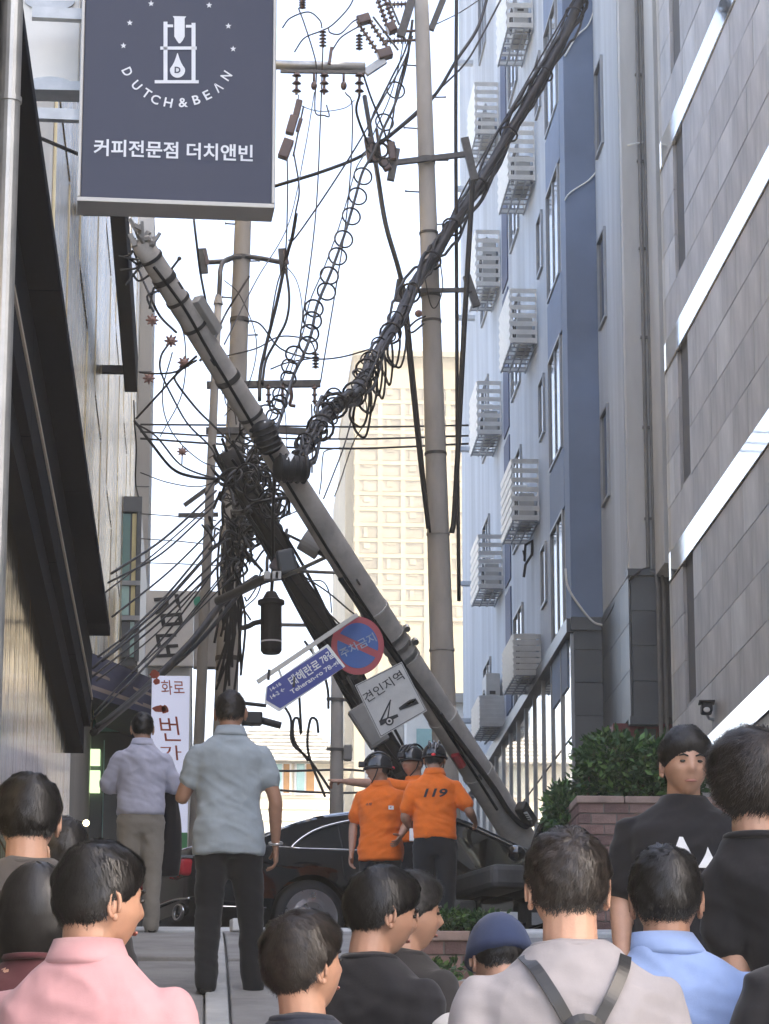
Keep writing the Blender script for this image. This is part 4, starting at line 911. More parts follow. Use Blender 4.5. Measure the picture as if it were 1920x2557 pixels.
EXTRA = [
 ('hair thin wire crossing the sky beside the left upright pole', .008, [(560, 700, 41), (600, 740, 41), (640, 850, 41), (620, 960, 41), (560, 1040, 41)]),
 ('hair thin wire from leaning pole up to the steel beam', .008, [(560, 860, 30), (640, 700, 36), (720, 560, 41), (760, 380, 43), (785, 230, 43.8)]),
 ('slack thin wire sagging below the beam insulators', .008, [(745, 236, 43.8), (750, 262, 43.8), (800, 278, 43.8), (860, 270, 43.8), (885, 250, 43.8)]),
 ('thin wire curving from left crossarm to the ring cable', .008, [(700, 650, 43.8), (740, 700, 43), (755, 780, 42), (745, 860, 40), (725, 930, 36)]),
 ('thin wire hanging in a loop under the left crossarm', .009, [(560, 985, 43.7), (565, 1010, 43.7), (585, 1030, 43.7), (590, 1060, 43.7)]),
 ('thin wire dropping straight below the crossarm middle', .008, [(710, 1010, 43.7), (716, 1100, 43.5), (712, 1200, 43), (716, 1290, 43)]),
 ('thin wire from pilaster crossing under the leaning pole', .009, [(350, 1180, 42), (420, 1205, 42), (500, 1215, 42), (560, 1190, 42)]),
 ('thin level wire from pilaster to street lamp, upper', .009, [(352, 1283, 48), (450, 1290, 45), (540, 1300, 43)]),
 ('thin level wire from pilaster to street lamp, middle', .009, [(352, 1345, 48), (450, 1352, 45), (540, 1362, 43)]),
 ('thin level wire from pilaster to street lamp, lower', .009, [(352, 1405, 48), (450, 1408, 45), (540, 1412, 43)]),
 ('thin wire trailing from dark pole towards junction box', .010, [(740, 1430, 33), (790, 1500, 33), (850, 1560, 33), (905, 1620, 33.2)]),
 ('second thin wire trailing from dark pole beside the first', .010, [(760, 1440, 33), (820, 1480, 33), (880, 1530, 33), (930, 1560, 33)]),
 ('thin wire bowed beside the hanging canister', .008, [(740, 1460, 33), (800, 1450, 33), (822, 1480, 33), (828, 1530, 33)]),
 ('thin wire from lamp arm down to hanging canister hook', .008, [(655, 1450, 32.5), (640, 1490, 32.8), (610, 1520, 33), (600, 1560, 33)]),
 ('thin wire straying across the sky left of leaning pole', .008, [(395, 660, 30), (420, 760, 32), (460, 840, 34), (455, 980, 36), (400, 1090, 40)]),
 ('curled thin wire below pink insulators', .008, [(430, 880, 32), (405, 990, 34), (430, 1080, 36), (500, 1150, 38), (560, 1170, 40)]),
 ('thin wire from upright pole top to the blue pier', .010, [(1090, 60, 45), (1150, 30, 46), (1210, -10, 48)]),
 ('thin looped wire at the upright pole clamp', .010, [(1060, 690, 44.7), (1075, 760, 44.6), (1090, 765, 44.6), (1105, 720, 44.7), (1100, 660, 44.8)]),
 ('thin wire hanging from tower side of the bundle', .008, [(905, 960, 38), (915, 1040, 38), (880, 1110, 38), (850, 1200, 38), (835, 1240, 38)]),
]
for lab, r_, pts in EXTRA:
    tag(MB().tube(catmull([W(*p) for p in pts], 7), r_, 5).build('wire', m_cableb, smooth=True), lab, 'wire')
# wires fanning from the pole cluster down to the shop fronts
starts = [(540, 1225), (548, 1240), (535, 1262), (560, 1290), (545, 1330), (556, 1345), (540, 1360), (552, 1385), (560, 1400), (545, 1410), (575, 1370), (590, 1390), (565, 1430), (600, 1420)]
ends = [(278, 1432), (262, 1480), (270, 1455), (280, 1540), (300, 1600), (245, 1640), (232, 1668), (255, 1650), (230, 1690), (240, 1700), (235, 1780), (228, 1800), (300, 1730), (330, 1680)]
ORD = ('uppermost', 'second', 'third', 'fourth', 'fifth', 'sixth', 'seventh', 'eighth', 'ninth', 'tenth', 'eleventh', 'twelfth', 'thirteenth', 'lowest')
for k, (a, c) in enumerate(sorted(zip(starts, ends), key=lambda e: e[1][1])):
    m_ = ((a[0] + c[0]) / 2 + rnd.uniform(-6, 6), (a[1] + c[1]) / 2 + rnd.uniform(8, 26))
    tag(MB().tube(catmull([W(*a, 41), W(*m_, 38), W(*c, 34)], 8), rnd.choice((.010, .013, .016)), 6).build('wire', m_cable, smooth=True), ORD[k] + ' wire of the fan running from pole tangle down to shop awning', 'wire', 'service wires fanning to the shop fronts')
for k, pts in enumerate(([(640, 1442, 40), (560, 1500, 39), (480, 1600, 37.5), (360, 1722, 36), (280, 1790, 35), (232, 1830, 34.5)], [(600, 1480, 40), (500, 1600, 38), (400, 1690, 36.5), (300, 1775, 35), (240, 1815, 34.5)])):
    tag(MB().tube(catmull([W(*p) for p in pts], 8), (.045, .028)[k], 8).build('cable', m_cable, smooth=True), ('thickest', 'second thickest')[k] + ' black cable slanting down towards the navy awning', 'cable')
# pink star-shaped porcelain insulators
for k, (px, py, Y) in enumerate(((427, 852, 32), (460, 906, 32), (372, 945, 34), (455, 1128, 40), (380, 800, 33))):
    c = W(px, py, Y); q = MB()
    q.ball(c, .045, 10, 6)
    for j in range(8):
        a = j * math.pi / 4; d = Vector((math.cos(a), -.2, math.sin(a))); q.tube([c + d * .03, c + d * .075], [.022, .008], 6)
    tag(base(q.build('star_insulator', m_insr), c), 'small pink star shaped insulator ' + ('nearest the leaning pole top', 'just below the uppermost star', 'against the beige pilaster', 'dangling lowest in open sky', 'beside the pilaster near the blade fascia')[k], 'insulator', 'star insulators on loose wires')
# pointed black cable bundle that falls from the far roof to the leaning pole
path = [(1462, -25, 48), (1440, 20, 48), (1400, 110, 47.6), (1330, 235, 47), (1270, 335, 46.6), (1215, 430, 46), (1165, 510, 45.4), (1120, 580, 44.7), (1085, 640, 44.3), (1045, 690, 43.6), (1010, 762, 42.5), (975, 832, 41), (930, 900, 39), (900, 955, 37.5), (880, 990, 36.5), (842, 1008, 35.2), (815, 1042, 34), (790, 1085, 32.6), (760, 1115, 31.4), (736, 1150, 30.2)]
main = catmull([W(*p) for p in path], 5); NB = len(main)
bt = thing('cable_bundle', 'thick twisted black cable bundle falling from top of blue pier to leaning pole', 'cable bundle', main[NB // 2])
MB().tube(main, [.085 if i < NB * .4 else max(.03, .085 - .09 * (i / NB - .4)) for i in range(NB)], 8).build('core', m_cable, bt, smooth=True)
for k in range(10):
    ph_ = k * 2.4; amp = .06 + .035 * (k % 4)
    pts = [p + Vector((math.cos(ph_ + i * (.18 + .05 * (k % 3))), 0, math.sin(ph_ + i * .21))) * amp * (1 - .25 * i / NB) + Vector((0, rnd.uniform(-.05, .05), rnd.uniform(-.03, .03))) for i, p in enumerate(main)]
    MB().tube(pts, .014 + .009 * (k % 3), 6).build('strand', m_cable if k % 3 else m_cableb, bt, smooth=True)
for i in range(6, NB - 6, 7):
    d = main[i + 1] - main[i]; MB().torus(main[i], d, .15, .018, 14, 5).build('lashing', m_cableb, bt)
# loose loops hanging out of the bundle in front of the tower
for k in range(8):
    i = int(NB * (.54 + .018 * k)); p = main[min(i, NB - 4)]; w_ = rnd.uniform(.12, .3); h_ = rnd.uniform(.4, .95)
    pts = [p, p + Vector((w_ * .2, -.1, -h_ * .5)), p + Vector((-w_ * .1, -.1, -h_)), p + Vector((-w_ * .7, -.05, -h_ * .8)), main[min(i + 4, NB - 1)]]
    MB().tube(catmull(pts, 6), .018, 6).build('loose_loop', m_cable, bt, smooth=True)
for k in range(46):
    i = int(rnd.uniform(.5, .99) * NB); i = min(i, NB - 2); c = main[i] + Vector((rnd.uniform(-.08, .08), -.08, rnd.uniform(-.08, .08)))
    MB().torus(c, Vector((rnd.uniform(-1, 1), -1.3, rnd.uniform(-1, 1))), rnd.uniform(.05, .12), .012, 14, 5).build('small_loop', m_cable, bt)
# spiral hanger: cable with rings
path = [(1030, 50, 45), (1018, 140, 45), (1004, 200, 45), (985, 262, 44.6), (958, 320, 44.4), (930, 385, 44), (905, 430, 43.4), (888, 490, 42.8), (868, 560, 42), (855, 600, 41.5), (825, 682, 40.5), (792, 762, 39), (778, 830, 38), (760, 880, 37), (735, 932, 36), (715, 995, 34.5), (700, 1045, 33), (684, 1082, 31.5)]
main2 = catmull([W(*p) for p in path], 8)
rc = thing('ring_cable', 'black cable hung in chain of wire rings descending from upright pole to leaning pole', 'cable', main2[len(main2) // 2])
MB().tube(main2, .022, 7).build('cable', m_cable, rc, smooth=True)
MB().tube([p + Vector((-.10, 0, .05)) for p in main2], .010, 6).build('messenger_wire', m_cableb, rc, smooth=True)
k = 0
for px, py in ((988, 225), (960, 305), (906, 440), (893, 490), (877, 540), (858, 597), (843, 640), (822, 688), (815, 728), (784, 770), (780, 800), (773, 832), (770, 862), (736, 886), (722, 915), (720, 945), (700, 985), (692, 1015), (684, 1040), (698, 1005)):
    best = min(main2, key=lambda p: (p - W(px, py, p.y)).length); c = W(px, py, best.y)
    MB().torus(c, Vector((.2, -1, .1)), (23 if py < 900 else 19) * best.y * 1.05 / FPX, .014 if py < 900 else .012, 22, 6).build('ring', m_cable, rc); k += 1
# clamp cluster where the wires cross left of the upright pole
cc = thing('clamp_cluster', 'dark cluster of clamps and wire loops at end of pole crossarm', 'clamp', W(945, 380, 44.7))
for a, c, w_ in (((918, 345), (928, 405), .13), ((976, 355), (980, 400), .12), ((955, 400), (970, 425), .12), ((925, 345), (945, 380), .06), ((940, 320), (950, 400), .05), ((930, 395), (965, 412), .06)):
    MB().beam(W(*a, 44.7), W(*c, 44.7), w_, w_).build('clamp', m_ins, cc, bevel=.02)
for px, py, r_ in ((950, 375, .12), (962, 372, .16), (938, 392, .08), (958, 405, .07), (930, 370, .09)): MB().torus(W(px, py, 44.65), (.1, -1, 0), r_, .02, 18, 6).build('loop', m_cable, cc)
cl2 = thing('clamp_cluster', 'small clamp knot with pink insulator on the upright pole side arm', 'clamp', W(1040, 785, 44.6))
MB().ball(W(1045, 783, 44.6), .06).build('knob', m_insr, cl2, smooth=True)
MB().tube(catmull([W(1062, 790, 44.7), W(1040, 800, 44.6), (W(1020, 820, 44.5)), W(1030, 830, 44.5), W(1058, 808, 44.7)], 5), .016, 6).build('loop', m_cable, cl2)
# tangle of cables that nobody could count, where the left poles meet the leaning pole
q = MB(); rt = random.Random(5)
for k in range(90):
    cx_, cy_ = rt.gauss(625, 42), rt.gauss(1240, 85)
    L_ = rt.uniform(40, 150); an = rt.choice((rt.gauss(2.2, .5), rt.gauss(1.0, .5), rt.uniform(0, 6.28)))
    Yk = rt.uniform(33, 43); pts = []
    for j in range(5): t_ = (j - 2) / 4; pts.append(W(cx_ + math.cos(an) * L_ * t_ + rt.gauss(0, 12), cy_ + math.sin(an) * L_ * t_ * 1.1 + rt.gauss(0, 14), Yk + rt.uniform(-.5, .5)))
    q.tube(catmull(pts, 4), rt.choice((.010, .012, .016, .022)), 5)
for k in range(16):
    cx_, cy_ = rt.gauss(596, 16), rt.gauss(1310, 65); Yk = rt.uniform(41, 43)
    pts = [W(cx_ + rt.gauss(0, 14), cy_ - 90 + 45 * j + rt.gauss(0, 8), Yk) for j in range(5)]
    q.tube(catmull(pts, 4), rt.choice((.014, .02, .03)), 5)
for k in range(36):
    cx_, cy_ = rt.gauss(650, 30), rt.gauss(1190, 50); Yk = rt.uniform(32, 40)
    q.torus(W(cx_, cy_, Yk), Vector((rt.uniform(-1, 1), -1, rt.uniform(-1, 1))), rt.uniform(.06, .2), .014, 14, 5)
for k in range(22):
    a = (rt.uniform(545, 590), rt.uniform(1290, 1500)); q.tube(catmull([W(*a, 41.5), W(a[0] + rt.uniform(-10, 30), a[1] + 120, 41.5), W(a[0] + rt.uniform(-25, 20), a[1] + 260, 41.5)], 4), .018, 5)
tag(q.build('cable_tangle', m_cable, smooth=True), 'dense tangle of black cables around the upright poles', 'cables', kind='stuff')
# thin loose wires hanging near the house and the far small pole
for k, pts in enumerate(([(770, 1900, 60), (735, 1850, 60), (733, 1800, 60), (745, 1795, 60), (752, 1830, 60), (745, 1700, 60)], [(812, 1990, 60), (770, 1880, 60), (774, 1800, 60), (790, 1798, 60), (795, 1830, 60)], [(840, 1995, 60), (775, 1900, 60), (730, 1855, 60), (725, 1790, 60), (690, 1740, 60)], [(590, 1915, 70), (700, 1925, 70), (850, 1922, 70), (910, 1925, 70)], [(600, 1965, 70), (720, 1975, 70), (840, 1980, 70), (930, 1978, 70)], [(820, 1770, 60), (818, 1720, 60), (800, 1660, 60), (760, 1600, 60)])):
    tag(MB().tube(catmull([W(*p) for p in pts], 6), .028, 5).build('wire', m_cableb, smooth=True), 'slack wire in front of the cream house, ' + ('nearest the blue sign tip', 'middle one of the loops', 'longest one sweeping down', 'upper of the level pair', 'lower of the level pair', 'one rising behind the street sign')[k], 'wire')
fp = thing('utility_pole', 'slender far utility pole with brackets beside the cream house', 'utility pole', (W(846, 2000, 58).x, 58, G(58)))
a = W(842, 1560, 58); MB().tube([(a.x, 58, G(58)), (a.x, 58, a.z)], [.16, .11], 14).build('shaft', m_pole, fp, smooth=True)
for py in (1745, 1870, 1560): MB().beam(W(815 if py > 1600 else 690, py, 57.9), W(880, py + 3, 57.9), .06).build('crossarm', m_band, fp)
for px in (655, 690, 775, 800): MB().beam(W(px, 1560, 57.9), W(px, 1580, 57.9), .05).build('insulator', m_ins, fp)
MB().box(W(868, 1880, 57.9), (.16, .2, .3)).build('transformer_box', m_boxg, fp, bevel=.02)

# ------------------------------------------------------------------ signs and awning of the far shops
gd = thing('lettered_sign', 'white sign with black brush lettering above the far shops', 'sign', W(430, 1660, 49))
a, c = W(362, 1662, 49), W(485, 1475, 49)
MB().bb((a.x, 49, a.z), (c.x, 49.2, c.z)).build('face', mat('white sign panel', (.70, .69, .66), .5, var=.08), gd, bevel=.01)
a2 = W(553, 1660, 49); MB().bb((c.x + .003, 49.02, a.z), (a2.x, 49.3, c.z)).build('side_panel', m_boxg, gd)
lettering('lettering', '검', W(418, 1525, 49), Vector((.98, 0, .10)), Vector((-.05, 0, 1)), 66 * .0068, 78 * .0068, m_black, gd, bold=.02, off=.01, shear=-.12)
lettering('lettering', '도', W(418, 1612, 49), Vector((.98, 0, .06)), Vector((-.05, 0, 1)), 66 * .0068, 58 * .0068, m_black, gd, bold=.02, off=.01, shear=-.12)
cg = W(496, 1502, 48.95); MB().prism([cg + Vector((.085 * math.cos(k * math.pi / 10), 0, .085 * math.sin(k * math.pi / 10))) for k in range(20)], (0, .02, 0)).build('green_dot', mat('green dot', (.03, .28, .18), .5, var=.1), gd)
bn = thing('shop_banner', 'tall white barbecue banner with red lettering and green foot', 'banner', W(428, 2125, 36))
YB = 36.0
def bz(px, py): return W(px, py, YB)
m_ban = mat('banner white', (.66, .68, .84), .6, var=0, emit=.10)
m_bred = mat('banner red', (.42, .07, .03), .6, var=.15, scale=6)
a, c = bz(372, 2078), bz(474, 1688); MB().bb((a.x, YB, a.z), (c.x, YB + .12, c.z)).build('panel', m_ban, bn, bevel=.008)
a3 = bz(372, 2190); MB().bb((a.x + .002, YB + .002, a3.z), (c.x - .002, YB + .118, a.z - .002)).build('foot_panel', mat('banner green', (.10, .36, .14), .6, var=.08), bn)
sB = YB * 1.04 / FPX
XZ = (Vector((1, 0, 0)), Vector((0, 0, 1)))
lettering('lettering', '화로', bz(431, 1717), *XZ, 56 * sB, 36 * sB, m_bred, bn, bold=.004, off=.008, shear=-.1)
lettering('lettering', '번', bz(424, 1820), *XZ, 46 * sB, 60 * sB, m_bred, bn, bold=-.002, off=.008, shear=-.15)
lettering('lettering', '가', bz(426, 1880), *XZ, 52 * sB, 36 * sB, m_bred, bn, bold=-.002, off=.008, shear=-.1)
def blob(cx, cy, rx, ry, seed):
    r0 = random.Random(seed); return [bz(cx + rx * math.cos(2 * math.pi * k / 18) * r0.uniform(.75, 1.1), cy - ry * math.sin(2 * math.pi * k / 18) * r0.uniform(.75, 1.1)) + Vector((0, -.009, 0)) for k in range(18)]
for cx, cy, rx, ry in ((386, 1685, 13, 12), (391, 1702, 9, 8), (398, 1770, 18, 9), (412, 1772, 10, 11)): MB().add(blob(cx, cy, rx, ry, int(cx)), [tuple(range(18))]).build('flame_mark', m_bred, bn)
aw = thing('awning', 'navy striped shop awning sloping out below the glazed bay', 'awning', W(300, 1760, 38))
pa = [W(224, 1628, 37), W(376, 1693, 37), W(388, 1790, 36.4), W(226, 1738, 36.4)]
pb_ = [p + Vector((0, 3.0, 0)) for p in pa]
MB().add([p for p in pa] + [p for p in pb_], [(0, 1, 2, 3), (1, 5, 6, 2), (0, 4, 5, 1), (4, 7, 6, 5), (0, 3, 7, 4), (3, 2, 6, 7)]).build('canopy', mat('navy canvas', (.022, .026, .062), .8, var=.2, scale=4, bump=.1), aw)
for f0, f1 in ((.42, .50), (.74, .84)):
    L0, R0 = pa[0].lerp(pa[3], f0), pa[1].lerp(pa[2], f0); L1, R1 = pa[0].lerp(pa[3], f1), pa[1].lerp(pa[2], f1)
    MB().add([p + Vector((0, -.012, 0)) for p in (L0, R0, R1, L1)], [(0, 1, 2, 3)]).build('stripe', mat('taupe stripe', (.20, .16, .14), .8, var=.2), aw)
for k in (1, 2): MB().beam(pa[k] + Vector((0, .02, 0)), pa[k] + Vector((0, .02, -.05)) if k == 2 else pa[2], .03).build('frame', m_band, aw)
sf = thing('dark_shop', 'dark little shop with green lit panels under the navy awning', 'shop', (W(240, 1950, 37.5).x, 38.5, G(38.5)))
MB().bb((W(190, 1950, 38.6).x, 38.6, G(38)), (W(420, 1950, 38.6).x, 39.2, W(300, 1745, 38.6).z)).build('wall', m_dgrey, sf)
m_glow = mat('green lit sign', (.42, .58, .30), .5, var=.15, scale=2, emit=.5)
for x0, y0, x1, y1, m_ in ((206, 1872, 250, 1910, m_glow), (206, 1925, 250, 1978, m_glow), (232, 1755, 305, 1785, m_yel), (310, 1790, 355, 1815, m_teal2), (254, 1850, 262, 2100, m_teal2), (232, 1800, 300, 1828, m_teal)):
    p, c = W(x0, y1, 38.5), W(x1, y0, 38.5); MB().bb((p.x, 38.45, p.z), (c.x, 38.58, c.z)).build('lit_panel', m_, sf)
lm = thing('globe_lamp', 'small glowing warm globe lamp at edge of the champagne wall', 'lamp', W(215, 2055, 30))
MB().ball(W(215, 2055, 30), .032, 14, 10).build('globe', mat('warm globe', (1, .8, .45), .4, var=0, emit=2.5), lm, smooth=True)
MB().cyl(W(215, 2055, 30) + Vector((-.1, .05, .03)), W(215, 2055, 30), .012, 8).build('stem', m_band, lm)
# ------------------------------------------------------------------ black saloon car under the pole
m_car = mat('black car paint', (.003, .0035, .005), .08, var=0, spec=.6, coat=1.)
m_chrome = mat('chrome', (.75, .75, .76), .12, metal=1., var=0)
m_cglass = mat('tinted car glass', (.012, .014, .015), .04, var=0, spec=.7)
m_tyre = mat('tyre', (.014, .014, .015), .8, var=.2, scale=10)
m_rim = mat('grey alloy', (.62, .62, .63), .28, metal=.9, var=.05)
m_wind = mat('clear car glass', (.42, .50, .47), .0, var=0, trans=1.)
m_wind.node_tree.nodes['Principled BSDF'].inputs['IOR'].default_value = 1.06
m_int = mat('car interior', (.09, .085, .08), .7, var=.2, scale=6)
m_tail = mat('tail lamp red', (.45, .015, .03), .12, var=.15, scale=12, spec=.7)
m_rubber = m_black
ca = R(16); ch = Vector((math.cos(ca), math.sin(ca), 0)); cl = Vector((-math.sin(ca), math.cos(ca), 0))
wh = W(770, 2302, 28.6); CO = wh - ch * 1.2 + cl * .83; CO.z = G(28.9)
slope_ = Vector((0, 0, 0))
def K(x, y, z): return CO + ch * x + cl * y + Vector((0, 0, z))
car = thing('car', 'black luxury saloon car with open front door under the leaning pole', 'car', CO)
def cmesh(q): return MB().add([K(*p) for p in q.v], q.f)
ST = [(0.0, .70, .47, .84, .88), (.05, .84, .36, .95, .99), (.22, .90, .28, 1.00, 1.06), (.6, .93, .24, 1.02, 1.10), (1.2, .95, .22, 1.01, 1.12), (2.0, .955, .2, .99, 1.03), (3.0, .955, .2, .97, 1.0), (3.75, .95, .2, .95, 1.0), (4.3, .945, .22, .92, 1.0), (4.85, .92, .24, .86, .93), (5.12, .86, .28, .78, .84), (5.25, .70, .36, .66, .70)]
pr = catmull([Vector((s[0], s[1], s[2])) for s in ST], 5); pr2 = catmull([Vector((s[0], s[3], s[4])) for s in ST], 5)
rings = []
for a, b_ in zip(pr, pr2):
    x, w, zb = a; be, tp = b_.y, b_.z
    half = [(0, zb), (w * .80, zb), (w * .93, zb + .05), (w * .985, zb + .16), (w, .52), (w * .992, .66), (w * .985, .80), (w * .965, be - .05), (w * .93, be), (w * .86, be + .02), (w * .6, tp), (0, tp + .02)]
    rings.append([Vector((x, -y, z)) for y, z in half] + [Vector((x, y, z)) for y, z in half[-2:0:-1]])
q = MB().loft(rings)
me = bpy.data.meshes.new('b'); me.from_pydata([tuple(p) for p in q.v], [], q.f)
bm = bmesh.new(); bm.from_mesh(me); bmesh.ops.recalc_face_normals(bm, faces=bm.faces); bm.to_mesh(me); bm.free()
bo = bpy.data.objects.new('b', me); TMP.collection.objects.link(bo)
cut = MB()
for x in (1.2, 4.38):
    for s_ in (-1, 1): cut.cyl((x, s_ * .62, .36), (x, s_ * 1.2, .36), .40, 40)
cut.bb((2.55, -1.2, .30), (3.78, -.1, 1.2)).bb((2.2, -.75, .45), (3.6, .75, 1.3))
cuts = []
def cutter(q):
    m_ = bpy.data.meshes.new('c'); m_.from_pydata([tuple(p) for p in q.v], [], q.f)
    bm = bmesh.new(); bm.from_mesh(m_); bmesh.ops.recalc_face_normals(bm, faces=bm.faces); bm.to_mesh(m_); bm.free()
    o = bpy.data.objects.new('c', m_); TMP.collection.objects.link(o); cuts.append(o)
    md = bo.modifiers.new('x', 'BOOLEAN'); md.operation = 'DIFFERENCE'; md.object = o; md.solver = 'EXACT'
for x in (1.2, 4.38):
    for s_ in (-1, 1): cutter(MB().cyl((x, s_ * .62, .36), (x, s_ * 1.2, .36), .40, 40))
cutter(MB().bb((2.45, -1.2, .30), (3.42, -.1, 1.3))); cutter(MB().bb((1.5, -.7, .45), (3.25, .7, 1.31)))
bme = evaluated(bo)
q = MB().add([K(*v.co) for v in bme.vertices], [tuple(p.vertices) for p in bme.polygons])
for o in cuts + [bo]: bpy.data.objects.remove(o)
body = smooth_by_angle(q.build('body', m_car, car), 32)
# greenhouse
prof = catmull([Vector((.72, 0, 1.10)), Vector((1.05, 0, 1.27)), Vector((1.5, 0, 1.41)), Vector((2.05, 0, 1.485)), Vector((2.45, 0, 1.49)), Vector((2.8, 0, 1.42)), Vector((3.15, 0, 1.25)), Vector((3.6, 0, 1.0))], 6)
def beltz(x): return min(b_.y for b_ in pr2 if abs(b_.x - x) < .2) if any(abs(b_.x - x) < .2 for b_ in pr2) else .98
def ghr(p):
    k = min(1, max(0, (p.z - 1.0) / .5)); zb_ = .99
    wb_, wr = .86, .86 - .26 * k
    return [(wb_, zb_), (wb_ - (wb_ - wr) * .55, zb_ + (p.z - .05 - zb_) * .5), (wr, p.z - .055 * k), (wr - .06, p.z - .018 * k), (wr * .5, p.z + .012 * k), (0, p.z + .02 * k)]
def strip(name, m, x0, x1, j0, j1, sides=(-1, 1), off=0.):
    for s_ in sides:
        P = [p for p in prof if x0 - .01 <= p.x <= x1 + .01]
        rows = [[Vector((p.x, s_ * (y + off), z + off * .3)) for y, z in ghr(p)[j0:j1 + 1]] for p in P]; n = j1 - j0 + 1
        q = MB().add([v for r_ in rows for v in r_], [(i * n + j, i * n + j + 1, (i + 1) * n + j + 1, (i + 1) * n + j) for i in range(len(rows) - 1) for j in range(n - 1)])
        cmesh(q).build(name, m, car, smooth=True)
xs_ = [p.x for p in prof]
strip('roof', m_car, 1.36, 2.80, 2, 5); strip('rear_window', m_cglass, .72, 1.40, 3, 5); strip('windshield', m_wind, 2.78, 3.6, 3, 5)
strip('roof_rail', m_car, .72, 1.40, 2, 3); strip('a_pillar', m_car, 2.78, 3.6, 2, 3)
for s_ in (-1, 1):
    q = MB().tube([(p.x, s_ * (ghr(p)[2][0] + .005), ghr(p)[2][1]) for p in prof if p.x > 2.3], .034, 8); cmesh(q).build('pillar_edge', m_car, car, smooth=True)
strip('side_pillar', m_car, .72, 2.45, 0, 2, (-1,)); strip('side_glass', m_wind, 2.45, 3.6, 0, 2, (1,)); strip('side_pillar', m_car, .72, 2.45, 0, 2, (1,))
def side_pt(x, f, off=.006):
    p = min(prof, key=lambda p: abs(p.x - x)); r_ = ghr(p); k = f * 2
    a, b_ = (r_[0], r_[1]) if k < 1 else (r_[1], r_[2]); t = k if k < 1 else k - 1
    y = a[0] + (b_[0] - a[0]) * t; z = a[1] + (b_[1] - a[1]) * t; return Vector((x, -(y + off), z))
arch = [(1.02, .10), (1.06, .28), (1.16, .50), (1.30, .66), (1.5, .78), (1.75, .84), (2.0, .86), (2.40, .86)]
low = [(2.40, .07), (2.0, .06), (1.5, .06), (1.1, .06)]
ring_ = catmull([side_pt(x, f, .012) for x, f in arch], 4) + catmull([side_pt(x, f, .012) for x, f in low], 4)
cen = sum(ring_, Vector()) / len(ring_)
top_ = catmull([side_pt(x, f, .009) for x, f in arch], 4); n_ = len(top_)
bot_ = [side_pt(p.x, .07, .009) for p in top_]
q = MB().add(top_ + bot_, [(i, i + 1, n_ + i + 1, n_ + i) for i in range(n_ - 1)]); cmesh(q).build('rear_door_glass', m_cglass, car, smooth=True)
q = MB().tube(ring_ + [ring_[0]], .016, 8); cmesh(q).build('chrome_surround', m_chrome, car, smooth=True)
q = MB().beam(side_pt(1.55, .05, .016), side_pt(1.55, .82, .016), .03, .012); cmesh(q).build('quarter_bar', m_car, car)
# door seams, handle, chrome sill
def sx_(x, z, off=.004):
    st_ = min(pr, key=lambda p: abs(p.x - x)); be = min(pr2, key=lambda p: abs(p.x - x)).y; w = st_.y
    zs = [(st_.z, .80), (st_.z + .05, .93), (st_.z + .16, .985), (.52, 1), (.66, .992), (.80, .985), (be - .05, .965), (be, .93), (1.3, .86)]
    for (a, wa), (b_, wb_) in zip(zs, zs[1:]):
        if z <= b_: k = wa + (wb_ - wa) * (z - a) / (b_ - a); break
    return Vector((x, -(w * k + off), z))
q = MB().tube([sx_(x, z, .001) for x, z in ((1.5, .95), (1.52, .75), (1.62, .6), (1.66, .42), (1.72, .3))], .006, 5); cmesh(q).build('door_seam', m_rubber, car)
q = MB().tube([sx_(1.98, .86, .02), sx_(1.76, .865, .035), sx_(1.72, .84, .02)], .013, 8); cmesh(q).build('door_handle', m_chrome, car, smooth=True)
q = MB().tube([sx_(x, .245, .012) for x in (1.75, 2.2, 2.6)], .012, 6); cmesh(q).build('sill_trim', m_chrome, car, smooth=True)
q = MB().beam(sx_(2.15, .78, .05), sx_(2.02, .40, .05), .02, .02); cmesh(q).build('door_edge_trim', m_chrome, car)
q = MB().tube([sx_(x, .43, .006) for x in (.25, .5, .75)], .006, 6); cmesh(q).build('bumper_line', m_chrome, car)
for s_ in (-1, 1):
    q = MB().bb((-.06, s_ * .62 - .2, .72), (.16, s_ * .62 + .24, .88)); o = cmesh(q).build('tail_lamp', m_tail, car, bevel=.03)
    q = MB().bb((-.062, s_ * .62 - .2, .884), (.16, s_ * .62 + .24, .91)); cmesh(q).build('tail_lamp_trim', m_chrome, car)
    q = MB().torus((.0, s_ * .55, .40), (1, 0, 0), .10, .022, 24, 8)
    q.v = [Vector((v.x, s_ * .55 + (v.y - s_ * .55) * 1.5, .40 + (v.z - .40) * .7)) for v in q.v]; cmesh(q).build('exhaust_trim', m_chrome, car, smooth=True)
q = MB().tube(catmull([(.02, -.84, .50), (-.03, -.5, .52), (-.04, 0, .52), (-.03, .5, .52), (.02, .84, .50)], 5), .014, 6); cmesh(q).build('bumper_chrome', m_chrome, car, smooth=True)
q = MB().bb((-.03, -.5, .92), (.06, .5, .96)); cmesh(q).build('boot_trim', m_chrome, car, bevel=.01)
